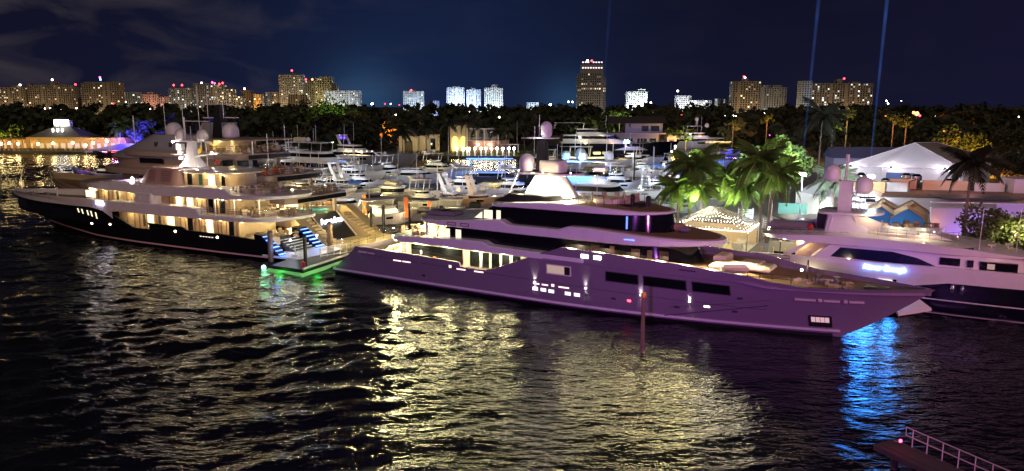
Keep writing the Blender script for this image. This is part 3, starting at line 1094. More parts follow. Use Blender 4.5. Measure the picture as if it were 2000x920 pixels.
    for u, v, lx, ly, h in ((1.6, 1.0, 1.4, 3.6, 0.7), (4.3, 0, 1.2, 2.4, 0.75), (4.6, 3.0, 1.0, 1.0, 0.8)):
        MB().rbox(u, v, 5.5, lx, ly, h, 0, 0.1).build('upper_sofa', CUSHION, t, True)
    # bridge wing with three crescent vents
    band('bridge_wing', WHITE, t, 20.6, 26.0, 4.72, 1.2, 1.0, 6.1, 7.7, 0.06)
    for u in (22.0, 23.0, 24.0):
        MB().tube([(u + 0.2 * math.cos(a), 4.74, 6.9 + 0.3 * math.sin(a)) for a in [1.9 + k * 0.5 for k in range(6)]], 0.05, 5).build('crescent_vent', ALU, t)
    # bridge deck roof band
    band('bridge_deck', WHITE, t, -2.6, 41.2, [(-2.6, 4.0), (3, 4.5), (35, 4.55), (41, 4.2)], 4.5, 10.0,
         [(-2.6, 8.1), (0, 7.95), (8.6, 7.6), (15, 7.5), (24, 7.42), (28, 7.62), (41, 7.72)],
         [(-2.6, 8.55), (0, 8.5), (6.0, 8.42), (7.0, 9.15), (11.8, 9.2), (19, 8.85), (24, 8.9), (30.7, 9.0), (36.5, 8.55), (41.2, 7.9)], 0.10, top_in=0.5)
    rail('bridge_rail', t, [(6.4, 4.2, 8.5), (2.5, 4.1, 8.5), (0.2, 3.0, 8.5), (-1.4, 0, 8.5)], 0.95, 3, 1.0)
    # sun deck: louvred wheelhouse block, lit bar, roof
    b, tp = hplan(17.4, 28.6, 3.2, 1.5, 4.5), hplan(17.8, 26.0, 2.7, 1.5, 3.5)
    TERRA = mat('rose_brown_paint', (0.40, 0.27, 0.22), 0.5, var=0.08)
    wh = house('wheelhouse', TERRA, t, b, tp, 8.7, 11.2)
    for u0, u1 in ((19.2, 21.4), (22.6, 24.0)):
        for k in range(6):
            z = 9.35 + 0.27 * k
            f = (z - 8.7) / 2.5
            y = 3.2 - 0.5 * f + 0.03
            MB().box(u0, u1, y - 0.06, y + 0.03, z, z + 0.09).build('slat', RED if False else mat('brown_slat', (0.22, 0.12, 0.10), 0.5), t)
    b = hplan(8.0, 17.5, 2.5, 0.4, 0.4)
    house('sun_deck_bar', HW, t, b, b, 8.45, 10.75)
    for u, w, mm in ((9.0, 0.7, GLASS), (11.0, 1.2, L_WARM), (13.4, 0.7, mat('green_door', (0.03, 0.13, 0.06), 0.4)), (15.5, 0.9, GLASS)):
        MB().box(u, u + w, 2.51, 2.56, 8.9, 10.6).build('bar_window', mm, t)
    for u, v in ((5.2, 2.2), (3.4, 1.0), (2.0, 2.6)):
        MB().rbox(u, v, 8.45, 1.3, 1.6, 0.65, 0.2, 0.12).build('sun_pad', CUSHION, t, True)
    band('top_roof', WHITE, t, 5.4, 19.2, 3.3, 4.0, 3.0, [(5.4, 10.95), (19, 10.7)], [(5.4, 11.15), (12, 11.45), (19.2, 11.1)], 0.15, top_in=0.6)
    # mast
    mb = MB()
    mb.shell([[(16.2, -0.9, 11.3), (20.0, -0.9, 11.3), (20.0, 0.9, 11.3), (16.2, 0.9, 11.3)],
              [(17.2, -0.5, 12.6), (19.0, -0.5, 12.6), (19.0, 0.5, 12.6), (17.2, 0.5, 12.6)],
              [(17.6, -0.35, 14.9), (18.7, -0.35, 14.9), (18.7, 0.35, 14.9), (17.6, 0.35, 14.9)]])
    mb.build('mast', WHITE, t)
    band('mast_spreader', WHITE, t, 14.0, 21.6, 0.45, 0.3, 0.3, 14.85, 15.02, 0.03)
    band('lower_spreader', WHITE, t, 12.4, 18.0, 0.25, 0.2, 0.2, [(12.4, 13.3), (18, 12.6)], [(12.4, 13.45), (18, 12.85)], 0.03)
    for u in (20.2, 15.7):
        MB().dome(u, 0.1, 15.02, 0.80, 1.65, 20).build('satellite_dome', WHITE, t, True)
    mb = MB()
    mb.box(19.2, 22.6, -0.1, 0.1, 12.9, 13.0)
    mb.rbox(20.6, 0, 13.05, 0.9, 0.4, 0.4)
    mb.rbox(20.6, 0, 13.6, 1.1, 0.6, 0.9)
    mb.rbox(20.4, 0.1, 12.2, 0.7, 0.5, 0.55)
    mb.build('radar_scanner', WHITE, t)
    antennas(t, ((19.4, 0, 15.0, 18.3),), 0.13)
    antennas(t, ((18.2, 0, 15, 17.0), (15.2, 0, 11.4, 15.0), (60.5, 0.3, 5.3, 7.9)), 0.05)
    for (u, v, z, mm, nm) in ((16.6, 0.4, 13.7, mat('yellow_cloth', (0.85, 0.55, 0.02), 0.8), 'signal_flag'), (13.2, 0.4, 12.3, mat('red_cloth', (0.5, 0.03, 0.03), 0.8), 'ensign')):
        f = MB()
        f.add([(u, v, z), (u - 0.9, v + 0.1, z + 0.45), (u - 1.1, v + 0.15, z - 0.15), (u - 0.25, v, z - 0.65),
               (u, v + 0.04, z), (u - 0.9, v + 0.14, z + 0.45), (u - 1.1, v + 0.19, z - 0.15), (u - 0.25, v + 0.04, z - 0.65)],
              [(0, 1, 2, 3), (7, 6, 5, 4), (0, 4, 5, 1), (1, 5, 6, 2), (2, 6, 7, 3), (3, 7, 4, 0)])
        f.build(nm, mm, t)
    MB().tube([(13.2, 0.4, 11.3), (13.2, 0.4, 13.3)], 0.03, 5).build('flag_staff', STEEL, t)
    # fore deck fittings
    rail('bow_rail', t, [(50 + k * 1.6, H.y(50 + k * 1.6, 5.6) - 0.25, 5.9 - 0.02 * k) for k in range(8)], 0.7, 2, 1.6)
    MB().tube([(46.2, 3.0, 5.1), (46.2, 3.0, 7.2)], 0.14, 8).build('fore_post', ALU, t)
    g = MB()
    for k in range(14):
        g.rbox(rng.uniform(52, 59), rng.uniform(-1, 1), 5.06, rng.uniform(0.3, 0.9), rng.uniform(0.3, 0.7), rng.uniform(0.2, 0.5), rng.uniform(0, 3))
    g.build('deck_gear', STEEL, t, kind='stuff')
    # portholes along the black bow, name
    for a, h0, h1 in ((38.7, 3.25, 4.55), (37.7, 3.2, 4.5), (36.4, 2.95, 4.4), (35.5, 2.95, 4.35), (34.4, 3.0, 4.2)):
        H.patch('porthole', L_CREAM, t, a - 0.16, a + 0.16, h0, h1, 1, 0.03, 1)
    for a, z in ((43.5, 4.2), (40.8, 3.9)):
        H.patch('porthole', GLASS, t, a - 0.15, a + 0.15, z, z + 0.45, 1, 0.03, 1)
    for a, z in ((31.4, 2.6), (17.0, 2.7), (8.8, 2.5), (36.2, 2.35)):
        y = H.y(a, z)
        MB().ball(a, y, z, 0.16).build('hull_lamp', L_WARM2, t)
    for k in range(5):
        H.patch('scupper_light', lit('dim_scupper', (1, 0.85, 0.7), 1.2), t, 9.6 + 0.55 * k, 9.95 + 0.55 * k, 2.35, 2.45, 1, 0.03, 1)
    yy = H.y(32.8, 5.9)
    text('illuminated_name', 'STEEL', 0.66, lit('sign_violet_white', (0.75, 0.72, 1.0), 30.0), t, (32.8, yy + 0.10, 5.75), (rad(90), 0, rad(180)), 0.0)
    lamp('name_glow', (33.6, yy + 0.5, 5.8), 14, (0.5, 0.45, 1.0), 0.1, t)
    clutter(t, 'deck_furniture', 0.8, 5.4, -3.6, 4.0, 2.12, 34, 1)
    clutter(t, 'deck_furniture', -1.6, 6.2, -3.0, 3.8, 5.55, 40, 2)
    clutter(t, 'deck_furniture', 0.6, 7.6, -2.6, 3.4, 8.48, 34, 3)
    for u in (6.3, 8.3, 9.9, 12.6, 14.5, 16.4, 20.9, 22.4, 24.6, 26.2, 28.9, 30.6):
        MB().box(u, u + 0.12, 3.34, 3.42, 2.12, 4.7).build('mullion', TEAK, t)
    for u in (9.6, 11.6, 13.4, 16.0, 18.2, 27.4, 31.6, 33.6):
        MB().box(u, u + 0.12, 3.55, 3.62, 5.1, 7.5).build('mullion', TEAK, t)
    # stern: two blue-lit wings, steps, platform
    band('swim_platform', WHITE, t, -5.6, 1.0, 4.3, 0.6, 0, 0.55, 0.85, 0.06)
    for s_, u in ((1, 1.8), (-1, -0.4)):
        w = MB()
        y0, y1 = (3.0, 4.2) if s_ > 0 else (-4.2, -2.6)
        w.add([(2.2, y0, 0.8), (-2.0, y0, 0.8), (1.2, y0, 3.3), (2.4, y0, 3.4), (2.2, y1, 0.8), (-2.0, y1, 0.8), (1.2, y1, 3.3), (2.4, y1, 3.4)],
              [(0, 1, 2, 3), (7, 6, 5, 4), (0, 4, 5, 1), (1, 5, 6, 2), (2, 6, 7, 3), (3, 7, 4, 0)])
        wing = w.build('stern_wing', NAVYHULL, t)
        for k in range(6):
            f = (k + 0.4) / 6
            ua, za = -2.0 + 3.2 * f, 0.8 + 2.5 * f
            MB().rbox(ua - 0.06, (y0 + y1) / 2, za, 0.22, abs(y1 - y0) - 0.15, 0.12).build('blue_step_light', L_BLUESOFT if k % 2 else L_BLUE, wing)
    for k in range(7):
        u = 2.0 - 0.55 * k
        st = MB().box(u - 0.62, u, -2.4, 1.2, 0.85, 2.5 - 0.26 * k)
        o = st.build('step', DGREY, t)
        MB().box(u - 0.68, u - 0.60, -2.38, 1.18, 2.44 - 0.26 * k, 2.54 - 0.26 * k).build('nosing', WHITE, o)
    MB().rbox(1.4, 2.1, 0.86, 1.6, 1.4, 1.9, 0, 0.1).build('stern_locker', CUSHION, t, True)
    for (u, v, z, p) in ((-2.2, 2.0, 2.6, 170), (-1.8, -3.4, 2.4, 120)):
        lamp('stern_lamp', (u, v, z), p, (0.55, 0.70, 1.0), 0.08, t)
        MB().ball(u + 0.4, v, z, 0.13).build('stern_light', L_COOL, t)
    lamp('stern_blue', (-1.6, 4.6, 2.0), 90, (0.05, 0.2, 1.0), 0.1, t)
    # deck lamps
    Wm = (1.0, 0.78, 0.40)
    for u in (1.0, 4.5, 8.5, 12.5, 16.5, 20.5, 24.5, 27.8):
        lamp('deck_lamp', (u, 4.2, 4.55), 100, Wm, 0.1, t)
    for u in (1.0, 5, 9, 13, 17):
        lamp('upper_deck_lamp', (u, 4.0, 7.35), 95, Wm, 0.1, t)
    for u in (27.5, 30.5, 33.5):
        lamp('upper_deck_lamp', (u, 4.0, 7.2), 55, Wm, 0.1, t)
    for u, v in ((37.0, 3.4), (39.8, 2.2)):
        lamp('upper_deck_lamp', (u, v, 7.3), 120, Wm, 0.1, t)
    for u, v in ((6.8, 2.6), (9.5, 3.0), (12.5, 3.1), (16, 3.1)):
        lamp('sun_deck_lamp', (u, v, 10.5), 75, Wm, 0.1, t)
    lamp('stern_deck_lamp', (2, 0, 4.5), 220, Wm, 0.1, t)
    lamp('stern_deck_lamp', (2, 0, 7.3), 220, Wm, 0.1, t)
    for u, v, z, p in ((21.4, 1.2, 13.6, 160), (15.6, 1.8, 12.2, 150), (19.6, 1.6, 12.0, 150)):
        lamp('mast_wash', (u, v, z), p, (1.0, 0.88, 0.72), 0.08, t)
    for u, v, z in ((28.4, 2.4, 9.3), (30.2, 1.2, 9.25), (21.0, 0.9, 14.8), (19.6, 0.9, 12.6), (13.5, 0.6, 13.4)):
        MB().ball(u, v, z, 0.14).build('work_light', lit('work_white', (1.0, 0.86, 0.95), 60.0), t)
    lamp('roof_light_or_reflection', (29.6, 2.0, 9.8), 120, (1.0, 0.75, 0.85), 0.1, t)


left_yacht(LEFT)

# ------------------------------------------------------------------ the yacht with the blue name on the right
_n = Vector((0.52800754, 0.84923968, 0))
_u = Vector((0.84923968, -0.52800754, 0))
RS = Vector((-18.502, 94.086, 0)) + _n * 16.8 + _u * 44.0
RIGHT = thing('motor_yacht', 'white yacht with navy lower hull and blue neon name, bow out of frame', 'yacht', (RS.x, RS.y, 0), AX)


def right_yacht(t):
    H = Hull(4.6, 43.0, 50.0, 6.2, -0.2, 0.9, [(0.9, 3.2), (8, 3.3), (16, 3.35), (25, 3.4), (50, 6.2)], fine=0.45, full=0.6)
    H.build(NAVYHULL, t, [(0, 2.0), (16, 2.0), (25, 2.6), (50, 5.2)], TEAK)
    for z0, z1, u0 in ((1.50, 1.60, 16.3), (0.10, 0.24, 15.9)):
        H.patch('hull_stripe', WHITE, t, u0, 42, z0, z1, -1, 0.03, 20)
    # white upper hull side
    mb = MB()
    us_ = [0.3 + (47 - 0.3) * i / 40 for i in range(41)]
    top = fn([(0, 4.35), (6, 4.5), (20, 4.75), (32, 4.9), (50, 6.9)])
    bot = fn([(0, 3.0), (8, 3.15), (13, 2.6), (15.5, 2.55), (19, 3.25), (25, 3.35), (50, 6.1)])
    for side in (1, -1):
        rows = []
        for u in us_:
            rows.append([(u, side * (H.y(u, bot(u)) + 0.03), bot(u)), (u, side * (H.y(u, 3.4) + 0.06), (bot(u) + top(u)) / 2), (u, side * (H.y(u, 3.6) + 0.03), top(u)),
                         (u, side * (H.y(u, 3.6) - 0.2), top(u) + 0.03), (u, side * (H.y(u, 3.6) - 0.2), 2.6)])
        fs = []
        for i in range(40):
            for r in range(4):
                q = (i * 5 + r, i * 5 + r + 1, i * 5 + 6 + r, i * 5 + 5 + r)
                fs.append(q if side < 0 else q[::-1])
        mb.add([p for r in rows for p in r], fs)
    mb.build('upper_hull', WHITE, t, True)
    # superstructure side with the long arched window
    b, tp = hplan(5.4, 26.0, 4.25, 0.8, 6), hplan(7.6, 25.0, 4.0, 0.8, 6)
    house('superstructure', WHITE, t, b, tp, 4.2, 6.0)
    w = MB()
    prof = [(8.3, 4.72), (9.2, 5.72), (14.0, 5.74), (16.2, 5.36), (18.2, 4.58)]
    k = len(prof)

    def yside(z):
        return -(4.25 - 0.25 * (z - 4.2) / 1.8)
    vs = [(u, yside(z) - 0.03, z) for u, z in prof] + [(u, yside(z) + 0.03, z) for u, z in prof]
    w.add(vs, [tuple(range(k))] + [tuple(range(2 * k - 1, k - 1, -1))] + [(i, k + i, k + (i + 1) % k, (i + 1) % k) for i in range(k)])
    w.build('side_window', mat('navy_glass', (0.008, 0.010, 0.04), 0.08), t)
    for a, c_, z0, z1 in ((18.1, 19.8, 4.95, 5.65), (20.4, 20.9, 4.95, 5.6), (21.4, 24.4, 4.75, 5.55)):
        yy = -4.24 if a < 21 else -4.0
        MB().box(a, c_, yy, yy + 0.5, z0, z1).build('wheelhouse_window', GLASS, t)
    MB().box(22.0, 22.6, -4.02, -3.9, 4.9, 5.4).build('chart_light', lit('dim_amber', (1, 0.7, 0.4), 0.25), t)
    # aft lit deck: pillars and bulkhead
    HW = _M['lit_cream_wall']
    b = hplan(4.6, 8.5, 3.6, 0.3, 0.3)
    house('aft_bulkhead', HW, t, b, b, 3.0, 6.0)
    for u in (1.2, 2.4, 3.6, 4.8, 6.0):
        MB().box(u, u + 0.16, -3.8, -3.6, 3.0, 5.0).build('seat_back', CUSHION, t)
    p_ = MB()
    p_.add([(3.6, -4.3, 4.4), (4.2, -4.3, 4.4), (6.3, -4.2, 5.95), (5.7, -4.2, 5.95), (3.6, -4.1, 4.4), (4.2, -4.1, 4.4), (6.3, -4.0, 5.95), (5.7, -4.0, 5.95)],
           [(0, 1, 2, 3), (7, 6, 5, 4), (0, 4, 5, 1), (1, 5, 6, 2), (2, 6, 7, 3), (3, 7, 4, 0)])
    p_.build('raked_pillar', WHITE, t)
    MB().tube([(3.3, -4.1, 4.3), (3.3, -4.1, 6.0)], 0.06, 6).build('pillar', BLACK, t)
    # roof: long slab rising amidships with tumblehome sides
    band('roof', WHITE, t, 0.4, 26.4, [(0.4, 3.9), (5, 4.35), (18, 4.4), (26, 3.9)], 3.4, 9.0, [(0.4, 6.05), (8, 5.96), (15, 6.0), (26.4, 5.75)],
         [(0.4, 6.4), (4, 6.75), (7.5, 7.0), (12, 7.1), (17, 7.0), (20.5, 6.75), (26.4, 5.95)], 0.16, top_in=1.0)
    MB().box(18.6, 20.8, -3.9, -3.2, 6.62, 6.66).build('roof_vent', GLASS, t)
    # arch and radar platform
    b, tp = hplan(6.9, 12.4, 2.2, 0.5, 0.5), hplan(7.2, 10.6, 1.9, 0.5, 0.5)
    house('radar_arch', WHITE, t, b, tp, 6.9, 8.8)
    band('arch_platform', WHITE, t, 6.2, 12.6, 2.4, 1.0, 1.8, [(6.2, 8.75), (12.6, 8.85)], [(6.2, 9.0), (12.6, 9.1)], 0.08)
    MB().box(8.1, 9.4, -0.4, 0.4, 9.0, 12.0).build('mast', WHITE, t)
    for z, u0, u1 in ((12.0, 6.6, 9.6), (10.9, 8.2, 11.0), (9.9, 8.0, 11.8)):
        MB().box(u0, u1, -0.5, 0.5, z, z + 0.12).build('mast_shelf', WHITE, t)
    for u in (9.8, 10.2, 10.6):
        MB().tube([(u, -0.3, 9.0), (u, -0.3, 10.95)], 0.04, 5).build('mast_tube', WHITE, t)
    MB().tube([(8.6, 0, 12.1), (8.7, 0, 14.0), (8.7, 0, 14.05), (8.7, 0, 14.9)], 0.12, 6, 0.2).build('mast_top', WHITE, t)
    for u in (7.3, 7.6):
        MB().tube([(u, -2.1, 7.0), (u + 0.4, -2.1, 8.8)], 0.06, 5).build('ladder_tube', WHITE, t)
    g = MB()
    g.rbox(11.2, -0.2, 10.1, 0.9, 0.4, 0.3, 0.3)
    g.rbox(10.9, -0.2, 10.45, 1.6, 0.15, 0.16, 0.5)
    g.build('searchlight', BLACK, t)
    for u, z in ((7.35, 12.1), (10.5, 11.0)):
        MB().dome(u, -0.3, z, 0.86, 1.75, 20).build('satellite_dome', WHITE, t, True)
    # lit fly bridge coaming and windscreen
    band('fly_coaming', CREAM, t, 10.6, 17.2, 2.9, 2.4, 2.6, 6.9, 7.34, 0.06)
    clutter(t, 'fly_bridge_seats', 12.5, 17.5, -2.0, 1.5, 7.36, 22, 7)
    prof = [(9.9, 8.75), (11.2, 8.7), (13.4, 8.0), (17.6, 7.45), (19.0, 7.0), (10.6, 7.0)]
    k = len(prof)
    MB().add([(u, -2.05, z) for u, z in prof] + [(u, -1.9, z) for u, z in prof], [tuple(range(k)), tuple(range(2 * k - 1, k - 1, -1))] + [(i, k + i, k + (i + 1) % k, (i + 1) % k) for i in range(k)]).build('fly_inner_wall', CREAM, t)
    f = MB()
    for a, c_ in (((12.6, -2.6), (16.6, -2.0)), ((16.6, -2.0), (18.2, 0.2))):
        f.add([(a[0], a[1], 7.3), (c_[0], c_[1], 7.2), (c_[0], c_[1], 8.0), (a[0], a[1], 8.0), (a[0], a[1] + .04, 7.3), (c_[0], c_[1] + .04, 7.2), (c_[0], c_[1] + .04, 8.0), (a[0], a[1] + .04, 8.0)],
              [(0, 1, 2, 3), (7, 6, 5, 4), (0, 4, 5, 1), (1, 5, 6, 2), (2, 6, 7, 3), (3, 7, 4, 0)])
    f.build('fly_windscreen', mat('clear_glass', (0.75, 0.85, 0.95), 0.05, alpha=0.3), t)
    rail('fly_rail', t, [(12.4, -3.0, 7.1), (15, -3.0, 7.1), (18.0, -2.2, 7.0), (19.4, 0, 6.9)], 0.7, 2, 0.8)
    # aft roof deck: covered tender, outboard, crane
    MB().rbox(3.6, -0.6, 6.62, 4.6, 2.2, 0.9, 0.05, 0.3).build('covered_tender', CANVAS, t, True)
    MB().rbox(5.2, 1.6, 6.9, 3.6, 0.9, 0.7, 0.35, 0.25).build('crane', WHITE, t, True)
    MB().ball(5.7, -1.4, 7.2, 0.35, 10).build('red_fender', RED, t)
    rail('roof_rail', t, [(1.2, -3.3, 6.5), (7.0, -3.4, 6.9)], 0.55, 2, 0.6)
    MB().rbox(7.6, 1.0, 6.9, 3.0, 2.4, 1.9, 0, 0.1).build('covered_spa', BLACK, t, True)
    rail('stern_rail', t, [(0.2, -4.3, 3.3), (2.6, -4.5, 3.4), (4.4, -4.5, 3.4)], 1.0, 3, 0.7, 0.03)
    # neon name
    text('neon_name', 'Never Enough', 0.66, lit('neon_blue', (0.36, 0.70, 1.0), 9.0), t, (13.4, -(H.y(13.4, 3.6) + 0.14), 4.08), (rad(90), 0, 0), 0.25, 0.04)
    for du in (-1.8, 0, 1.8):
        lamp('neon_glow', (13.4 + du, -5.3, 4.1), 24, (0.03, 0.13, 1.0), 0.2, t)
    for u, v in ((9.8, -10.4), (11.2, -9.2), (12.8, -8.0), (14.4, -7.2), (12.4, -11.0)):
        lamp('water_glow_lamp', (u, v, 0.9), 300, (0.04, 0.27, 1.0), 0.6, t, 'SPOT', (u - 1.5, v - 6, -2.2), 130, 0.4)  # unseen lamp above the surface, added to make the blue pool
        MB().lathe([(0.05, 0), (0.22, 0.05), (0.22, 0.18), (0.1, 0.25)], u, v, -0.6, 8).build('underwater_light', L_BLUE, t)
    # folded-down side platform and fenders
    w = MB()
    w.add([(15.2, -6.9, 0.05), (17.9, -6.0, 0.75), (16.6, -4.9, 1.4), (14.2, -5.2, 0.75), (15.2, -6.9, 0.3), (17.9, -6.0, 1.0), (16.6, -4.9, 1.6), (14.2, -5.2, 1.0)],
          [(3, 2, 1, 0), (4, 5, 6, 7), (0, 1, 5, 4), (1, 2, 6, 5), (2, 3, 7, 6), (3, 0, 4, 7)])
    w.build('side_platform', CREAM, t)
    MB().box(12.9, 14.2, -4.62, -4.50, 2.4, 3.0).build('lit_recess', L_CREAM, t)
    MB().box(14.3, 14.6, -4.68, -4.50, 2.4, 3.1).build('door', NAVYHULL, t)
    for u in (19.4, 20.2):
        y = -(H.y(u, 2.7) + 0.16)
        MB().lathe([(0.05, -0.45), (0.17, -0.3), (0.18, 0.25), (0.05, 0.42)], u, y, 2.75, 10).build('hull_fender', STEEL, t, True)
    MB().box(9.6, 11.2, -4.75, -4.62, 2.9, 3.1).build('mooring_port', GLASS, t)
    antennas(t, ((21.2, -3.4, 6.2, 10.6), (24.2, -1.4, 6.2, 10.6)))
    for u, v in ((22.2, -1.2), (23.6, 0.2)):
        g = MB()
        g.tube([(u, v, 6.3), (u, v, 6.75)], 0.06, 6)
        g.tube([(u - 0.3, v, 6.75), (u + 0.3, v, 6.75)], 0.1, 6)
        g.build('horn', CREAM, t)
    Wm = (1.0, 0.84, 0.45)
    for u, v in ((1.6, -3.4), (3.6, -3.7), (2.6, 1.5), (5.4, -4.05)):
        lamp('aft_deck_lamp', (u, v, 5.8), 150, Wm, 0.12, t)
    for u, v, z in ((11.4, -3.0, 8.9), (14.2, -3.0, 8.2), (16.6, -2.9, 7.9)):
        lamp('fly_lamp', (u, v, z), 80, (1.0, 0.84, 0.5), 0.12, t)
    lamp('side_deck_lamp', (6.5, -5.2, 2.9), 60, (1.0, 0.8, 0.5), 0.1, t)


right_yacht(RIGHT)

# ------------------------------------------------------------------ the big gold-lit yacht behind the black one
GOLDP = mat('champagne_paint', (0.46, 0.36, 0.20), 0.35, var=0.08, coat=0.2)
BEIGE = mat('beige_paint', (0.36, 0.29, 0.22), 0.4, var=0.06)
GOLD = thing('motor_yacht', 'large beige yacht with gold-lit transom, black name door and stepped decks behind the black yacht', 'yacht', (-21.232, 96.267, 0), LX)


def gold_yacht(t):
    H = Hull(6.0, 56, 61.5, 9.2, -2.6, 3.6, [(3.6, 5.9), (30, 6.2), (61, 9.2)], fine=0.45, full=0.65, stern_w=0.96)
    H.build(GOLDP, t, [(3, 5.6), (30, 5.9), (61, 8.2)], TEAK)
    # transom: black door with the name, stairs both sides, platform
    band('swim_platform', GOLDP, t, -5.2, 3.6, 5.6, 0.5, 0, 2.85, 3.25, 0.08)
    d = MB()
    d.add([(3.5, -2.3, 6.3), (3.5, 2.3, 6.3), (0.2, 2.3, 3.25), (0.2, -2.3, 3.25), (3.9, -2.3, 6.3), (3.9, 2.3, 6.3), (0.6, 2.3, 3.25), (0.6, -2.3, 3.25)],
          [(0, 1, 2, 3), (7, 6, 5, 4), (0, 4, 5, 1), (1, 5, 6, 2), (2, 6, 7, 3), (3, 7, 4, 0)])
    d.build('transom_door', BLACK, t)
    for v in (-2.5, 2.35):
        MB().tube([(3.4, v, 6.3), (0.1, v, 3.25)], 0.08, 6).build('door_edge_light', CREAM, t)
    sl = math.atan2(3.05, 3.3)
    text('illuminated_name', 'Amadea', 1.25, lit('sign_white', (1, 0.95, 1.0), 6.0), t, (2.25, 0.0, 5.4), (sl, 0, rad(-90)), 0.35, 0.05)
    for s_ in (-1, 1):
        for k in range(9):
            o = MB().box(-1.8 + 0.56 * k, -1.2 + 0.56 * k, 3.0 if s_ > 0 else -4.4, 4.4 if s_ > 0 else -3.0, 3.25, 3.5 + 0.31 * k).build('stair_step', GOLDP, t)
        y0, y1 = (4.4, 5.9) if s_ > 0 else (-5.9, -4.4)
        w = MB()
        w.add([(-2.4, y0, 2.5), (3.4, y0, 6.8), (4.4, y0, 6.8), (4.4, y0, 2.5), (-2.4, y1, 2.5), (3.4, y1, 6.8), (4.4, y1, 6.8), (4.4, y1, 2.5)],
              [(0, 1, 2, 3), (7, 6, 5, 4), (0, 4, 5, 1), (1, 5, 6, 2), (2, 6, 7, 3), (3, 7, 4, 0)])
        w.build('stern_quarter', GOLDP, t)
    rail('platform_rail', t, [(-0.4, -5.0, 3.25), (-4.8, -4.8, 3.25), (-4.9, 4.8, 3.25), (-1, 5.2, 3.25)], 0.95, 2, 1.4)
    band('pool', mat('pool_water', (0.10, 0.35, 0.38), 0.1), t, 4.6, 8.0, 2.6, 0.3, 0.3, 5.6, 6.45, 0.05)
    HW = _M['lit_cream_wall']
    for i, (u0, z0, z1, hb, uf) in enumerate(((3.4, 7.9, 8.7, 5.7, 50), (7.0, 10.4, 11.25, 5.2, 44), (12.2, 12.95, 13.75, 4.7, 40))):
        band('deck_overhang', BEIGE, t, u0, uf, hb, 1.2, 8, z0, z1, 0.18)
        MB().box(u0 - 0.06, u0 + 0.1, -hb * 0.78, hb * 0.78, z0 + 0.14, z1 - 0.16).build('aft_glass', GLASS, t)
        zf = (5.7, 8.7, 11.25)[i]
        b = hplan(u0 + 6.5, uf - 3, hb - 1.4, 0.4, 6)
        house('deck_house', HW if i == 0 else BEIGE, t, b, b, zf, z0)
        for v in (-hb + 0.9, hb - 0.9):
            MB().box(u0 + 2.2, u0 + 2.6, v - 0.18, v + 0.18, zf, z0).build('column', BEIGE, t)
        MB().box(u0 + 6.42, u0 + 6.55, -2.2, 2.2, zf + 0.1, z0 - 0.3).build('aft_doors', L_CREAM if i == 0 else GLASS, t)
        mw = MB().box(u0 + 9, uf - 10, hb - 1.42, hb - 1.37, zf + 0.6, z0 - 0.35)
        mw.build('side_window', GLASS, t)
    # things on the aft decks
    for u, v, z, lx, ly, h, m_ in ((9.6, 2.4, 11.25, 1.0, 3.6, 0.75, ORANGE), (10.6, -1.0, 11.25, 1.6, 2.2, 0.7, CUSHION), (12.0, 3.6, 11.25, 1.4, 1.4, 0.7, CUSHION), (5.6, 1.0, 8.7, 1.6, 4.0, 0.7, CUSHION),
                                 (7.4, -2.2, 8.7, 1.6, 2.0, 0.7, CUSHION), (15.0, -2.5, 13.75, 2.4, 2.0, 0.8, CUSHION), (17.2, 1.0, 13.75, 1.6, 2.6, 0.9, CUSHION), (14.2, 1.8, 13.75, 1.2, 1.2, 0.7, CUSHION)):
        MB().rbox(u, v, z, lx, ly, h, 0.1, 0.12).build('deck_sofa', m_, t, True)
    for u, hb, z in ((3.6, 5.0, 8.7), (7.3, 4.6, 11.25), (12.6, 4.2, 13.75)):
        rail('aft_rail', t, [(u + 5, hb, z), (u, hb, z), (u, -hb, z), (u + 5, -hb, z)], 0.95, 3, 1.3, 0.025)
    clutter(t, 'deck_furniture', 4.4, 9.6, -4.6, 4.8, 8.72, 40, 11)
    clutter(t, 'deck_furniture', 7.8, 13.0, -4.2, 4.4, 11.27, 40, 12)
    clutter(t, 'deck_furniture', 12.8, 20.0, -3.8, 4.0, 13.77, 40, 13)
    clutter(t, 'deck_furniture', 8.2, 9.9, -4.8, 5.0, 5.92, 16, 14)
    # top: brow, bimini, masts, domes
    b, tp = hplan(22, 43.5, 4.2, 2, 9), hplan(23, 34, 2.9, 2, 5)
    house('wheelhouse_brow', LGREY, t, b, tp, 12.6, 15.9)
    MB().box(28.2, 33.0, 4.0, 4.24, 12.0, 12.7).build('wheelhouse_window', GLASS, t)
    b = hplan(24, 42, 4.0, 1, 8)
    house('wheelhouse', BEIGE, t, b, b, 10.9, 12.7)
    band('sun_roof', BEIGE, t, 10.8, 23.0, 3.6, 1.0, 1.0, [(10.8, 15.45), (23, 15.3)], [(10.8, 15.6), (23, 15.55)], 0.05)
    for u in (12, 16, 21.5):
        for v in (-3.2, 3.2):
            MB().tube([(u, v, 13.7), (u, v, 15.4)], 0.07, 6).build('roof_post', ALU, t)
    b = hplan(16.6, 22.5, 2.2, 0.4, 0.4)
    house('sun_deck_bar', GOLDP, t, b, b, 13.7, 15.35)
    mb = MB()
    mb.shell([[(20.4, -0.7, 15.5), (22.2, -0.7, 15.5), (22.2, 0.7, 15.5), (20.4, 0.7, 15.5)], [(20.7, -0.45, 20.0), (21.7, -0.45, 20.0), (21.7, 0.45, 20.0), (20.7, 0.45, 20.0)]])
    mb.build('mast', BLACK, t)
    for u0, u1, z in ((18.6, 23.8, 20.05), (22.2, 24.5, 18.2), (17.8, 20.2, 18.25), (23.5, 28.5, 17.7)):
        MB().box(u0, u1, -0.15, 0.15, z, z + 0.12).build('mast_spreader', WHITE, t)
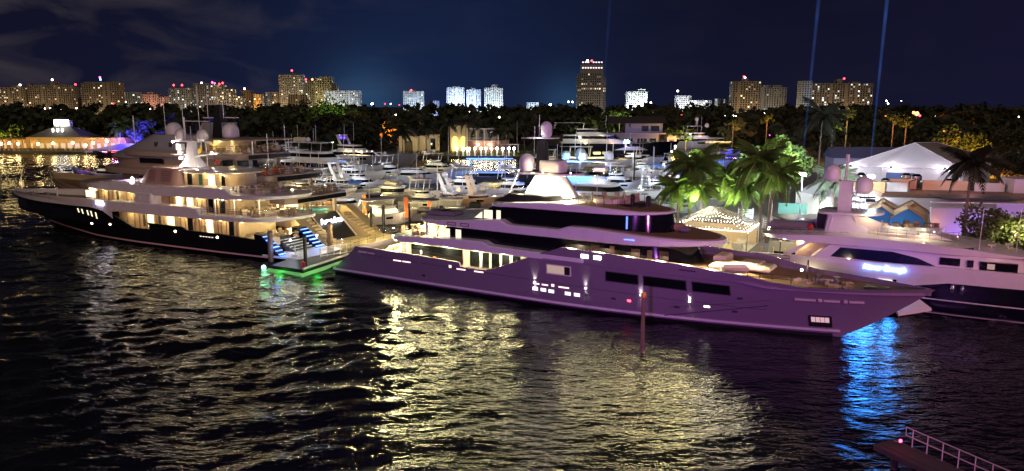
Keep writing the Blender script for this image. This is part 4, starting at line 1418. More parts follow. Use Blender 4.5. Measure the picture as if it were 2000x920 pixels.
    for u, v in ((30.0, 0.6), (18.7, 0.6), (24.8, -0.8)):
        MB().dome(u, v, 15.5, 1.12, 2.1, 20).build('satellite_dome', WHITE, t, True)
    for u0, u1 in ((22.9, 24.4), (19.6, 20.8)):
        MB().box(u0, u1, -0.5, 0.5, 15.5, 17.6).build('funnel', LGREY, t)
    MB().box(18.6, 20.8, -0.5, 0.5, 17.3, 17.65).build('funnel_arm', LGREY, t)
    antennas(t, ((24.2, 1, 15.5, 22.5), (22.4, 1, 18.2, 21.5), (19.4, 1, 18.2, 20.5), (30.6, 1.5, 15.8, 21.0), (27.2, 1.2, 16, 20.2), (9.5, 3.0, 11.2, 16.4), (12.4, -3, 13.7, 17.4)), 0.05)
    antennas(t, ((36.0, 2.5, 13.5, 18.5),), 0.09)
    for u in (24, 27, 30):
        MB().box(u, u + 0.5, 3.35, 3.6, 14.3, 14.9).build('vent', DGREY, t)
    G_ = (1.0, 0.80, 0.36)
    for u, v, z, p in ((-3.4, 0, 4.6, 260), (-2.6, 4.0, 5.4, 260), (-3.2, -4.0, 4.6, 220), (4.5, -2, 7.6, 420), (5.5, 3, 7.6, 420), (8, 0, 7.5, 420), (10, 4.9, 7.4, 260), (15, 5.0, 7.4, 240),
                       (10.5, 2, 10.1, 130), (11, -2.5, 10.1, 130), (15.5, 0.5, 12.7, 90), (16, 3, 15.1, 110), (20, 2.9, 15.1, 80), (2.0, 7.2, 5.0, 320), (7, 7.2, 4.5, 250)):
        lamp('deck_lamp', (u, v, z), p, G_, 0.12, t)


gold_yacht(GOLD)
# the drawings above are in units of 1.16 m with the waterline at 2.76
GOLD.location = (-24.63, 111.67, 0)
for ch in GOLD.children:
    ch.location = (ch.location.x * 1.16, ch.location.y * 1.16, ch.location.z * 1.16 - 3.2)
    ch.scale = (1.16, 1.16, 1.16)
    if ch.type == 'LIGHT':
        ch.data.energy *= 1.35


# ------------------------------------------------------------------ smaller boats in the basin
def wl(px, py):
    return ground(px, py, 0.0)


def boat(name, label, cat, px, py, heading, L, B, hull=WHITE, fb=1.8, tiers=(), hardtop=None, arch=None, domes=(), ants=(), lights=(), deckm=None, gear=(), rails=True, stripe=None, group=None, towers=(), emis=(), up=WHITE, win=GLASS):
    """A motor boat by its waterline midpoint in the picture plane of the basin: hull, stepped cabins with wrap-round windows, hardtop, arch, domes, whips."""
    c_ = wl(px, py)
    a = rad(heading)
    t = thing(name, label, cat, (c_.x - math.cos(a) * L / 2, c_.y - math.sin(a) * L / 2, 0), a, group)
    H = Hull(B / 2, L * 0.9, L, fb * 1.35, 0.0, 0.25, [(0, fb * 0.85), (L * 0.35, fb * 0.9), (L * 0.6, fb * 1.1), (L, fb * 1.38)], fine=0.35, full=0.5)
    H.build(hull, t, [(0, fb * 0.55), (L * 0.3, fb * 0.6), (L * 0.45, fb * 1.0), (L, fb * 1.3)], deckm or WHITE, rows=5)
    if stripe:
        for s_ in (-1, 1):
            H.patch('boot_stripe', stripe, t, 0.2, L * 0.88, 0.12, 0.3, s_, 0.02, 10)
    for s_ in (-1, 1):
        H.patch('hull_window', GLASS, t, L * 0.42, L * 0.52, fb * 0.6, fb * 0.8, s_, 0.02, 2)
    z = fb * 0.6
    for i, tr in enumerate(tiers):
        u0, u1, w, h, sa, sf = tr[:6]
        wm = tr[6] if len(tr) > 6 else win
        hm = tr[7] if len(tr) > 7 else up
        u0, u1 = u0 * L, u1 * L
        b = hplan(u0, u1, w * B / 2, 0.3, min(2.5, L * 0.12))
        tp = hplan(u0 + sa, u1 - sf, w * B / 2 * 0.92, 0.3, min(2.0, L * 0.1))
        house('cabin' if i == 0 else 'upper_cabin', hm, t, b, tp, z, z + h)
        house('cabin_window', wm, t, b, tp, z, z + h, 0.45, 0.85, 0.03)
        band('cabin_roof', hm, t, u0 + sa - 0.6, u1 - sf + 0.3, w * B / 2 * 0.98, 0.4, min(2.2, L * 0.1), z + h, z + h + 0.14, 0.05)
        z += h + 0.14
    if hardtop:
        u0, u1, zz = hardtop
        band('hardtop', up, t, u0 * L, u1 * L, B * 0.36, 0.5, 0.8, zz, zz + 0.14, 0.05)
        for u in (u0 * L + 0.5, u1 * L - 0.7):
            for v in (-B * 0.3, B * 0.3):
                MB().tube([(u - 0.4, v, z - 0.1), (u, v, zz)], 0.07, 6).build('hardtop_post', ALU, t)
        z = zz + 0.14
    if arch:
        u, zz, rake = arch
        for v in (-B * 0.3, B * 0.3):
            w = MB()
            w.shell([[(u * L, v - 0.12, z - 0.3), (u * L + 1.0, v - 0.12, z - 0.3), (u * L + 1.0, v + 0.12, z - 0.3), (u * L, v + 0.12, z - 0.3)],
                     [(u * L - rake, v - 0.1, zz), (u * L - rake + 0.6, v - 0.1, zz), (u * L - rake + 0.6, v + 0.1, zz), (u * L - rake, v + 0.1, zz)]])
            w.build('arch_leg', up, t)
        MB().rbox(u * L - rake + 0.3, 0, zz - 0.05, 0.9, B * 0.66, 0.2, 0, 0.05).build('arch_top', up, t)
    for d in domes:
        u, v, zz, r = d[:4]
        MB().dome(u * L, v, zz, r, r * 2.0, 14).build('satellite_dome', d[4] if len(d) > 4 else up, t, True)
    for u, v, z0, z1 in ants:
        antennas(t, ((u * L, v, z0, z1),), 0.05)
    for k, (u0, u1, v, zz, m_, nm) in enumerate(emis):
        MB().box(u0 * L, u1 * L, v - 0.05, v + 0.05, zz, zz + 0.16).build(nm, m_, t)
    for u, v, zz, lx, ly, h, m_, nm in gear:
        MB().rbox(u * L, v, zz, lx, ly, h, 0.05, min(lx, ly, h) * 0.2).build(nm, m_, t, True)
    clutter(t, 'deck_gear', 0.03 * L, 0.20 * L, -B * 0.36, B * 0.36, fb * 0.6, 12, int(px), hmax=1.6)
    if rails:
        for s_ in (-1, 1):
            rail('bow_rail', t, [(u, s_ * (H.y(u, fb * 1.2) - 0.15), fb * (1.1 + 0.28 * (u / L - 0.6) / 0.4)) for u in (L * 0.62, L * 0.75, L * 0.87, L * 0.95)], 0.6, 2, 1.5, 0.025)
    for u, v, zz, p, colr in lights:
        lamp('boat_lamp', (u * L, v, zz), p * 1.6, colr, 0.1, t)
    for tw in towers:
        u, z0, z1, w = tw
        for du, dv in ((-0.7, -w), (-0.7, w), (0.7, -w), (0.7, w)):
            MB().tube([(u * L + du, dv, z0), (u * L + du * 0.6, dv * 0.7, z1)], 0.06, 5).build('tower_leg', ALU, t)
        for f in (0.35, 0.7, 1.0):
            MB().rbox(u * L, 0, z0 + (z1 - z0) * f, 1.6 - 0.6 * f, 2 * w * (1 - 0.3 * f), 0.1).build('tower_platform', WHITE, t)
    return t


WMc, CWc, BLc, YLc = (1.0, 0.78, 0.42), (0.85, 0.92, 1.0), (0.04, 0.16, 1.0), (1.0, 0.85, 0.38)
HB = -28.0   # bows to the right, parallel to the front yacht
HA = 152.0   # bows to the left

boat('motor_yacht', 'big grey-white motor yacht with square windows and twin white domes, left of centre', 'yacht', 645, 347, HB, 38, 8, LGREY, 3.0,
     ((0.08, 0.72, 0.86, 2.7, 0.4, 3.5), (0.15, 0.58, 0.72, 2.4, 0.4, 3.0)), (0.14, 0.5, 9.6), None,
     ((0.20, 0.9, 9.8, 0.62), (0.28, 0.9, 9.8, 0.62)), ((0.2, 0, 9.7, 14.5), (0.33, 1, 9.6, 13.5), (0.4, -1, 9.6, 14.5)), ((0.08, -1, 3.6, 120, CWc), (0.2, -2, 8.6, 80, CWc), (0.05, -4.4, 5, 500, CWc)),
     gear=((0.22, 0, 9.6, 3.2, 1.8, 1.4, mat('cream_tender', (0.75, 0.74, 0.55), 0.4), 'tender'),), emis=((0.66, 0.72, -3.2, 5.0, L_BLUESOFT, 'blue_light'),), up=WHITE)
boat('motor_yacht', 'grey yacht with purple-lit domes and a row of warm saloon lights', 'yacht', 725, 322, HB, 40, 8, LGREY, 3.2,
     ((0.12, 0.62, 0.84, 2.7, 0.4, 5.0), (0.18, 0.46, 0.6, 1.7, 0.4, 3.0)), None, (0.22, 9.8, 1.5),
     ((0.16, 0.8, 8.3, 0.75, mat('lilac_dome', (0.35, 0.25, 0.75), 0.4)), (0.22, 0.8, 8.3, 0.75, mat('lilac_dome', (0.35, 0.25, 0.75), 0.4))), ((0.22, 0, 9.5, 13.5), (0.3, 1, 8, 14)),
     ((0.2, -0.6, 9.0, 130, (0.3, 0.2, 1.0)), (0.3, -4.6, 4.5, 120, WMc), (0.45, -4.2, 4.5, 100, WMc)), emis=tuple((0.30 + 0.055 * k, 0.31 + 0.055 * k, -3.4, 4.75, L_WHITE, 'deck_light') for k in range(6)) + ((0.28, 0.6, -3.5, 3.35, L_WARM, 'light_strip'),))
boat('motor_yacht', 'sleek plain grey flybridge cruiser lying alone in the dark water', 'yacht', 832, 357, HB + 22, 21, 5.6, mat('cruiser_grey', (0.34, 0.34, 0.36), 0.35, coat=0.3), 2.3,
     ((0.18, 0.72, 0.82, 1.6, 0.3, 4.5), (0.2, 0.5, 0.6, 0.6, 0.3, 1.5)), None, None, (), (), ((0.05, 0, 2.9, 60, YLc), (0.3, -9, 6, 900, CWc)), gear=((0.12, 0, 1.6, 1.2, 2.4, 0.6, CUSHION, 'sofa'),))
boat('motor_boat', 'white sportfisher with raised white arch seat and two domes beside blue covers', 'boat', 690, 386, HB + 8, 19, 5.2, LGREY, 1.9,
     ((0.3, 0.7, 0.8, 1.6, 0.2, 2.5), (0.32, 0.52, 0.62, 1.0, 0.2, 1.0)), None, (0.3, 7.6, 1.4), ((0.25, 0.4, 6.0, 0.4), (0.36, 0.6, 5.2, 0.4)), ((0.5, 1, 4.5, 10), (0.62, -1, 4, 9.5)),
     ((0.2, -1.6, 4.2, 110, CWc), (0.3, -5, 6, 260, CWc)), gear=((0.12, 0, 1.3, 2.2, 3.0, 1.0, BLUECANVAS, 'blue_cover'), (0.55, -0.8, 3.2, 2.6, 1.4, 0.6, BLUECANVAS, 'blue_cover')))
boat('motor_boat', 'dark grey boat with a blue tarpaulin and white outboard cover', 'boat', 742, 400, HB + 4, 15, 4.6, CANVAS, 1.6,
     ((0.28, 0.62, 0.78, 1.3, 0.2, 1.8),), None, None, (), (), ((0.1, 0, 3, 40, CWc),), gear=((0.2, 0, 1.3, 2.6, 2.6, 0.9, BLUECANVAS, 'blue_cover'), (0.05, -1, 1.4, 1.0, 0.8, 0.6, L_COOL, 'lit_cover')), up=CANVAS)
boat('trawler', 'small cream trawler with lit wheelhouse and covered gear on its roof', 'boat', 800, 394, HB + 10, 15.5, 4.8, CREAM, 1.9,
     ((0.12, 0.42, 0.84, 2.0, 0.0, 0.0, GLASS, CREAM), ), None, None, (), ((0.3, 1, 3.5, 8), (0.6, 1, 2, 7.0)), ((0.02, -0.5, 3.4, 260, YLc), (0.25, -3.6, 3.2, 240, YLc)),
     gear=((0.18, 0.2, 3.4, 1.2, 1.0, 0.9, CUSHION, 'covered_gear'), (0.28, -0.3, 3.4, 1.4, 1.2, 0.7, CUSHION, 'covered_gear'), (0.36, 0.5, 3.4, 0.9, 0.9, 1.0, CANVAS, 'covered_gear'), (0.6, 0, 2.0, 4.0, 3.2, 0.8, CREAM, 'trunk_cabin')))
boat('motor_boat', 'cream lit boat with open stern seats between two orange banners', 'boat', 755, 436, HB + 62, 13, 4.6, CREAM, 1.7,
     ((0.34, 0.7, 0.84, 2.0, 0.1, 1.2, L_CREAM, CREAM),), (0.15, 0.62, 4.2), None, (), ((0.3, 1, 4, 8),), ((0.18, 0.3, 3.6, 420, YLc), (0.05, 0, 3.0, 240, YLc), (0.26, -1, 3.6, 200, YLc)),
     gear=((0.16, 0.6, 1.1, 1.2, 1.8, 0.8, CUSHION, 'seat'), (0.26, -1.0, 1.1, 0.8, 0.8, 1.0, CUSHION, 'seat')))
boat('motor_boat', 'white centre console boat under a raked arch with grey lounge seat', 'boat', 893, 398, HB + 6, 14.5, 4.4, WHITE, 1.6,
     ((0.3, 0.6, 0.7, 1.2, 0.1, 1.6),), None, (0.34, 6.2, 1.6), ((0.30, 0.2, 5.4, 0.62), (0.37, 0.4, 4.3, 0.5)), ((0.55, 1, 2.5, 8), (0.22, -1, 2, 8)), ((0.15, -2, 3.5, 120, CWc), (0.4, -3.8, 4, 150, CWc)),
     gear=((0.1, 0, 1.2, 1.8, 2.8, 0.9, LGREY, 'lounge_seat'), (0.48, 0.6, 2.6, 0.6, 0.6, 0.8, WHITE, 'helm_seat'), (0.54, -0.6, 2.6, 0.6, 0.6, 0.8, WHITE, 'helm_seat')))
boat('motor_boat', 'tan-lit boat with white radar arch and two low domes', 'boat', 948, 402, HB + 14, 15, 4.8, mat('tan_hull', (0.5, 0.36, 0.24), 0.4), 1.8,
     ((0.28, 0.66, 0.8, 1.2, 0.1, 2.4, GLASS, CREAM),), None, (0.3, 6.0, 0.8), ((0.16, -0.7, 2.8, 0.55), (0.45, 0.8, 3.0, 0.55)), ((0.25, 1, 3, 8.5), (0.75, 1, 2, 7)), ((0.1, -2.8, 3.5, 200, (1, 0.6, 0.3)), (0.5, -3.6, 4, 160, (1, 0.6, 0.3))))
boat('motor_boat', 'dark launch with black canopies moored beside the yacht stern deck', 'boat', 905, 425, HB + 20, 11, 3.8, LGREY, 1.4,
     ((0.25, 0.6, 0.75, 0.9, 0.1, 1.0),), (0.1, 0.5, 3.3), None, (), (), ((0.3, -1, 2.8, 120, YLc),), gear=((0.7, 0, 1.8, 2.0, 1.4, 1.1, BLACK, 'black_cover'), (0.1, 0.3, 1.2, 1.0, 2.0, 0.8, BLACK, 'black_cover')))
boat('motor_boat', 'purple-shaded launch with covered dinghies behind the aft upper deck', 'boat', 850, 431, HB + 12, 13, 4.2, CANVAS, 1.5,
     ((0.3, 0.62, 0.75, 1.1, 0.1, 1.0, GLASS, CANVAS),), (0.1, 0.55, 3.6), None, (), (), ((0.3, -2, 3.0, 70, YLc),), gear=((0.08, 0, 1.2, 1.4, 2.2, 0.9, CANVAS, 'covered_dinghy'),), up=CANVAS)
boat('sport_yacht', 'sport cruiser lit bright blue with a raked blue arch, centre of the basin', 'yacht', 985, 358, HB + 24, 24, 6, DGREY, 2.2,
     ((0.2, 0.68, 0.8, 1.6, 0.3, 4.0, GLASS, LGREY),), (0.12, 0.5, 6.2), (0.2, 6.3, -2.0), (), ((0.5, 0, 4, 8),),
     ((0.12, -2.6, 5.0, 700, (0.03, 0.30, 1.0)), (0.3, -3.6, 5.0, 700, (0.03, 0.25, 1.0)), (0.45, -3.4, 4.4, 420, (0.05, 0.15, 1.0))), emis=((0.1, 0.6, -2.2, 6.45, L_BLUE, 'blue_strip'), (0.12, 0.55, -2.7, 3.0, L_BLUESOFT, 'blue_strip')))
boat('motor_yacht', 'white flybridge yacht washed in blue light with tall twin domes behind the front yacht mast', 'yacht', 1190, 398, HB + 2, 27, 7, WHITE, 2.6,
     ((0.1, 0.66, 0.84, 2.5, 0.2, 2.8, GLASS, WHITE), (0.14, 0.5, 0.7, 1.1, 0.2, 1.5, L_BLUESOFT, WHITE)), (0.06, 0.56, 8.6), None,
     ((0.16, -1.2, 8.75, 0.95), (0.3, -1.4, 8.75, 0.95), (0.24, 1.6, 8.9, 1.1), (0.47, 1.5, 8.8, 0.95)), ((0.48, -1, 8, 15), (0.2, 1, 8.7, 14), (0.3, -3, 5, 13), (0.7, -2, 5, 12)),
     ((0.06, -3, 7.5, 1980, (0.02, 0.20, 1.0)), (0.2, -3.6, 8.0, 1800, (0.02, 0.20, 1.0)), (0.3, -4.5, 9.5, 840, (0.2, 0.5, 1.0)), (0.02, 0, 4.5, 1800, (0.02, 0.20, 1.0)), (0.45, -3.2, 7.6, 420, (1.0, 0.75, 0.55))),
     gear=((0.42, 0.6, 6.5, 2.6, 2.2, 0.8, mat('pink_seat', (0.6, 0.36, 0.28), 0.8), 'deck_seat'),), emis=((0.08, 0.4, -3.0, 5.4, lit('strip_blue', (0.03, 0.25, 1.0), 14.0), 'blue_strip'), (0.1, 0.3, -2.4, 8.5, lit('cyan', (0.12, 0.5, 1), 9.0), 'blue_strip')))
boat('sportfisher', 'small white fishing boat with a tubular tuna tower and round white floats', 'boat', 1266, 390, 65, 12, 4.4, WHITE, 1.5,
     ((0.35, 0.7, 0.7, 1.2, 0.1, 1.0),), None, None, ((0.1, -1.8, 1.4, 0.5), (0.1, 1.8, 1.4, 0.5)), ((0.4, 1.2, 2, 7.0), (0.4, -1.2, 2, 7.0)), ((0.05, 0, 4.0, 260, CWc), (-0.15, 0, 4.0, 200, CWc)), towers=((0.3, 1.2, 6.8, 1.0),),
     gear=((0.35, -1.9, 4.6, 1.6, 0.2, 1.0, mat('lilac_clear', (0.35, 0.25, 0.55), 0.6), 'side_curtain'),), rails=False)
boat('motor_yacht', 'cream-lit open party boat with arched window frames, beneath the large dark hulled yacht', 'boat', 1165, 325, HB + 26, 26, 6, CREAM, 1.8,
     ((0.1, 0.72, 0.8, 1.9, 0.0, 1.0, GLASS, CREAM),), (0.15, 0.45, 6.4), None, (), ((0.4, 1, 4, 9),), tuple((0.08 + 0.13 * k, -3.6, 3.6, 300, YLc) for k in range(6)) + ((0.3, 0, 5.6, 200, YLc),),
     emis=tuple((0.14 + 0.1 * k, 0.18 + 0.1 * k, -2.5, 3.0, L_CREAM, 'lit_pane') for k in range(5)), gear=((0.5, 0.0, 4.0, 2.4, 2.6, 0.9, CUSHION, 'seat'), (0.62, 0.0, 4.0, 2.4, 2.6, 0.8, CUSHION, 'seat')))
bl = boat('motor_yacht', 'large far yacht with dark blue hull and a small blue light logo on its side', 'yacht', 1195, 305, HB + 20, 52, 9.5, NAVYHULL, 4.4,
          ((0.1, 0.78, 0.9, 2.9, 0.5, 6.0, GLASS, LGREY), (0.12, 0.62, 0.8, 2.7, 0.5, 6.0, GLASS, LGREY), (0.22, 0.48, 0.6, 2.2, 0.5, 5.0, GLASS, LGREY)), (0.06, 0.3, 13.0), None, (), ((0.45, 0, 11, 16),),
          ((0.3, -5.6, 5.4, 260, WMc), (0.5, -5.2, 5.4, 200, (1, 0.5, 0.3)), (0.42, -5.2, 8.5, 150, WMc), (0.25, -12, 9, 1500, (1, 0.92, 0.8)), (0.6, -12, 8, 1500, (1, 0.92, 0.8))), up=LGREY)
text('lit_logo', 'life', 2.2, lit('logo_blue', (0.35, 0.65, 1.0), 7.0), bl, (31.5, -4.62, 6.0), (rad(90), 0, 0), 0.3, 0.05)
for du, zz in ((31.0, 5.0), (33.0, 4.4), (26.0, 8.5)):
    lamp('logo_glow', (du, -6.0, zz), 260, (0.02, 0.06, 1.0), 0.2, bl)
boat('motor_yacht', 'far white yacht with a band of yellow lit saloon windows and a tall mast', 'yacht', 1368, 289, 8, 37, 8, LGREY, 3.6,
     ((0.12, 0.9, 0.86, 2.6, 0.3, 3.0, GLASS, WHITE), (0.2, 0.62, 0.74, 2.2, 0.3, 3.0, GLASS, WHITE)), (0.28, 0.5, 10.2), None, ((0.44, 0.4, 12.6, 0.9), (0.58, 0.4, 9.6, 1.0)), ((0.5, 0, 10, 15),),
     ((0.4, -10, 8, 1200, (0.8, 0.7, 1.0)), (0.1, -4.2, 3.6, 200, WMc)), emis=tuple((0.40 + 0.055 * k, 0.445 + 0.055 * k, -3.62, 2.75, lit('amber', (1.0, 0.66, 0.18), 2.4), 'lit_pane') for k in range(9)) + tuple((0.40 + 0.055 * k, 0.445 + 0.055 * k, -3.64, 2.95, lit('amber', (1.0, 0.66, 0.18), 2.4), 'lit_pane') for k in range(9)), gear=((0.44, 0.4, 10.2, 0.9, 0.9, 2.4, LGREY, 'mast'),))
boat('motor_boat', 'boat lit electric blue under the palms with a pointed bow', 'boat', 1352, 333, HB + 40, 30, 6.2, LGREY, 2.2,
     ((0.25, 0.66, 0.8, 1.6, 0.2, 3.5, L_BLUESOFT, LGREY),), (0.2, 0.5, 5.2), None, (), ((0.5, 1, 4, 9),), tuple((0.08 + 0.17 * k, -4.4, 3.6, 700, (0.03, 0.25, 1.0)) for k in range(5)), emis=((0.6, 0.64, -2.9, 2.2, L_COOL, 'bow_light'), (0.68, 0.71, -2.7, 2.3, L_COOL, 'bow_light')))
boat('motor_boat', 'small boat outlined in deep blue light beyond the palms', 'boat', 1432, 304, HB + 30, 12, 4, LGREY, 1.6,
     ((0.25, 0.66, 0.8, 1.4, 0.2, 1.5),), None, None, (), (), ((0.3, -2.6, 3.0, 700, (0.01, 0.03, 1.0)), (0.6, -2.4, 2.6, 500, (0.01, 0.03, 1.0))), emis=((0.1, 0.9, -1.9, 1.5, lit('deep_blue', (0.01, 0.04, 1.0), 4.0), 'blue_strip'),))
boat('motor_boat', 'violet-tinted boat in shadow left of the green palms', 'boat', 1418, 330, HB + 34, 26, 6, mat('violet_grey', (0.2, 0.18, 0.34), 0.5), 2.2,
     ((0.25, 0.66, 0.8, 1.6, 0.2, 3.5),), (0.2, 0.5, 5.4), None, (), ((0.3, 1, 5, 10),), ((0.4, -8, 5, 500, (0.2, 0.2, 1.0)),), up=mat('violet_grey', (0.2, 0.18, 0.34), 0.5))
boat('motor_boat', 'grey boat with raised bow covers next to the clear tent', 'boat', 1392, 398, HB + 30, 20, 5.6, LGREY, 2.2,
     ((0.2, 0.6, 0.8, 1.8, 0.2, 2.5),), (0.15, 0.5, 5.6), None, (), ((0.6, 1, 3, 9),), ((0.2, -4.4, 4, 400, YLc), (0.6, -4.4, 4, 300, CWc)), gear=((0.75, 0, 2.8, 2.4, 3.0, 1.8, mat('navy_canvas', (0.02, 0.03, 0.12), 0.7), 'navy_cover'),))
boat('motor_boat', 'dark hulled boat with its bow open under a white canopy frame near the palms', 'boat', 1335, 412, HB + 34, 15, 4.6, LGREY, 1.8,
     ((0.3, 0.7, 0.75, 1.6, 0.1, 1.6),), (0.2, 0.6, 4.6), None, (), (), ((0.2, -2.8, 3.6, 200, CWc), (0.6, -2.8, 3, 160, CWc)), gear=((0.08, 0, 1.4, 1.2, 2.6, 0.9, BLACK, 'black_cover'),))
boat('motor_boat', 'purple-tinted boat with equipment crowded on its deck, beyond the black yacht bow', 'boat', 190, 352, 158, 19, 4.8, mat('violet_grey', (0.2, 0.18, 0.34), 0.5), 2.2,
     ((0.05, 0.5, 0.8, 1.7, 0.2, 1.5, GLASS, LGREY),), None, None, (), ((0.6, 1, 3, 8),), ((0.3, 3, 4, 200, WMc), (0.7, 3.6, 4, 200, (0.6, 0.4, 1.0))),
     gear=((0.6, 0.6, 2.4, 0.9, 0.9, 0.8, RED, 'covered_gear'), (0.68, -0.4, 2.5, 0.9, 0.8, 0.7, TEAK, 'covered_gear'), (0.54, 0.9, 2.4, 0.6, 0.6, 1.0, DGREY, 'covered_gear'), (0.76, 0.3, 2.6, 0.6, 0.8, 0.6, TEAK, 'covered_gear')))
boat('motor_boat', 'low boat with red lights on its stern off the restaurant quay', 'boat', 216, 305, 170, 16, 4.4, DGREY, 1.6,
     ((0.2, 0.6, 0.75, 1.3, 0.1, 1.0),), None, None, (), (), ((0.3, 2.4, 2.5, 120, (1, 0.2, 0.3)),), emis=((0.1, 0.16, 2.3, 1.6, L_MAGENTA, 'red_light'), (0.3, 0.36, 2.3, 1.6, L_RED, 'red_light'), (0.48, 0.56, 2.3, 1.5, L_MAGENTA, 'red_light')))
boat('motor_boat', 'yellow-lit canopy skiff tied near the far dock lamps', 'boat', 1284, 300, HB + 30, 16, 4, DGREY, 1.2, (), (0.2, 0.8, 3.4), None, (), (), ((0.5, -1, 2.6, 260, (0.9, 0.9, 0.4)),), up=CREAM, rails=False)
boat('motor_boat', 'white cabin boat with small domes left of the trawler, bow towards the flags', 'boat', 640, 372, HB + 30, 20, 5.4, WHITE, 2.0,
     ((0.22, 0.66, 0.8, 1.7, 0.2, 2.5),), (0.2, 0.5, 5.2), None, (), ((0.3, 1, 5, 9),), ((0.1, -3, 3.6, 300, WMc), (0.5, -4, 4, 200, CWc)), emis=((0.3, 0.33, -2.2, 3.2, L_BLUESOFT, 'blue_light'),))
boat('motor_boat', 'white speedboat with pale striped awning near the orange tarpaulin', 'boat', 690, 412, HB + 40, 16, 4.6, CREAM, 1.6, ((0.3, 0.6, 0.78, 1.4, 0.1, 1.5),), (0.08, 0.4, 3.8), None, (), ((0.4, 1, 3, 9), (0.2, -1, 3, 8)),
     ((0.2, -2, 3.0, 300, (1.0, 0.7, 0.35)), (0.5, -3, 3.5, 160, CWc)), gear=((0.2, 0.5, 1.2, 1.4, 1.4, 0.8, TEAK, 'wooden_seat'), (0.3, -0.8, 1.2, 1.0, 1.0, 0.7, TEAK, 'wooden_seat')))

for (px, py, hd, L_, B_, lab, hm, lc) in ((600, 330, HB, 24, 6, 'white flybridge boat tucked behind the grey-white motor yacht', WHITE, CWc), (575, 356, HB + 6, 22, 5.8, 'white boat with warm lit cockpit behind the orange deck sofa', WHITE, WMc),
        (620, 392, HB + 30, 17, 5, 'pale boat with crowded cockpit below the white cabin boat', CREAM, WMc), (868, 340, HB + 16, 18, 5, 'cream cruiser with lit aft deck between the grey cruiser and the villa', CREAM, YLc), (1075, 352, HB + 10, 20, 5.4, 'white boat half hidden behind the tall black mast', WHITE, WMc),
        (1120, 372, HB + 4, 18, 5, 'white sport boat close behind the lit mast base', WHITE, CWc), (1020, 384, HB + 10, 16, 4.8, 'beige boat with rails left of the lower radome', CREAM, YLc), (1225, 372, HB + 12, 16, 4.8, 'white runabout with pale windscreen left of the fishing boat', WHITE, CWc), (1300, 385, HB + 30, 14, 4.4, 'white day boat right of the fishing boat tower', WHITE, CWc),
        (560, 318, HB + 4, 22, 5.6, 'white boat with cool lit saloon under the beige yacht sun roof end', WHITE, CWc), (700, 352, HB + 10, 17, 4.8, 'white hardtop boat between the grey-white motor yacht and the sportfisher', WHITE, CWc), (770, 345, HB + 6, 16, 4.8, 'white cruiser left of the sleek plain grey cruiser', WHITE, CWc),
        (655, 402, HB + 26, 13, 4.2, 'white open boat directly under the beige yacht upper overhang', WHITE, WMc), (720, 372, HB + 14, 15, 4.6, 'white boat just above the blue tarpaulins', WHITE, CWc), (845, 412, HB + 8, 13, 4.2, 'cream boat with lit transom right of the tallest banner', CREAM, YLc),
        (925, 378, HB + 8, 15, 4.6, 'white boat with cool lights right of the raked arch boat', WHITE, CWc), (1090, 330, HB + 20, 20, 5.2, 'white boat lit warm just right of the mast column', WHITE, WMc), (1270, 345, HB + 24, 15, 4.6, 'white boat moored along the near side of the far dock', WHITE, CWc),
        (1330, 368, HB + 30, 14, 4.4, 'white boat glimpsed through the left palm fronds', WHITE, CWc), (1400, 350, HB + 34, 16, 4.8, 'pale boat glimpsed between the green palms', WHITE, CWc), (1250, 322, HB + 22, 16, 4.6, 'white launch beneath the far yacht bow', WHITE, WMc)):
    boat('motor_boat', lab, 'boat', px, py, hd, L_, B_, hm, 2.0, ((0.2, 0.66, 0.8, 1.7, 0.2, 2.4), (0.24, 0.48, 0.6, 0.8, 0.2, 1.0)), (0.16, 0.48, 6.0), (0.22, 6.6, 0.9), ((0.3, 0.6, 6.15, 0.42),), ((0.28, -0.8, 6, 11), (0.55, 1, 4, 8.5)),
         ((0.08, 0, 3.4, 170, lc), (0.25, -3.4, 4.2, 150, lc), (0.5, -3.6, 3.6, 120, lc)), gear=((0.1, 0.5, 1.4, 1.2, 2.2, 0.7, CUSHION, 'seat'), (0.72, 0, 2.3, 2.2, 1.8, 0.4, CUSHION, 'sun_pad')))

# ------------------------------------------------------------------ pontoon, piles, banners, dock
c0 = ground(532, 512, 0.7)
pt = thing('pontoon', 'black floating pontoon with white railing and green underwater glow between the two yachts', 'pontoon', (0, 0, 0))
p1, p2, p3, p4 = ground(530, 519, 0.7), ground(592, 528, 0.7), ground(686, 497, 0.7), ground(640, 478, 0.7)
mb = MB()
top = [p1, p2, p3, p4]
mb.add([(p.x, p.y, 0.75) for p in top] + [(p.x, p.y, 0.1) for p in top], [(0, 1, 2, 3), (0, 4, 5, 1), (1, 5, 6, 2), (2, 6, 7, 3), (3, 7, 4, 0)])
mb.build('float', BLACK, pt)
MB().tube([(p2.x, p2.y, 0.85), (p3.x, p3.y, 0.85)], 0.14, 6).build('edge_rail', ALU, pt)
rr_a, rr_b = ground(626, 502, 0.78), ground(690, 492, 0.78)
for k in range(6):
    p = rr_a.lerp(rr_b, k / 5)
    MB().tube([(p.x, p.y, 0.75), (p.x, p.y, 2.0)], 0.05, 6).build('post', ALU, pt)
for zz in (0.9, 2.0):
    MB().tube([(rr_a.x, rr_a.y, zz), (rr_b.x, rr_b.y, zz)], 0.05, 6).build('rail', ALU, pt)
q = ground(577, 503, 0.75)
MB().tube([(q.x, q.y, 0.75), (q.x, q.y, 2.3)], 0.06, 6).build('post', ALU, pt)
MB().rbox(q.x, q.y, 0.75, 0.7, 0.5, 0.35).build('power_box', WHITE, pt)
q = ground(592, 524, 0.75)
MB().rbox(q.x, q.y + 0.3, 0.75, 0.35, 0.35, 0.7).build('red_box', RED, pt)
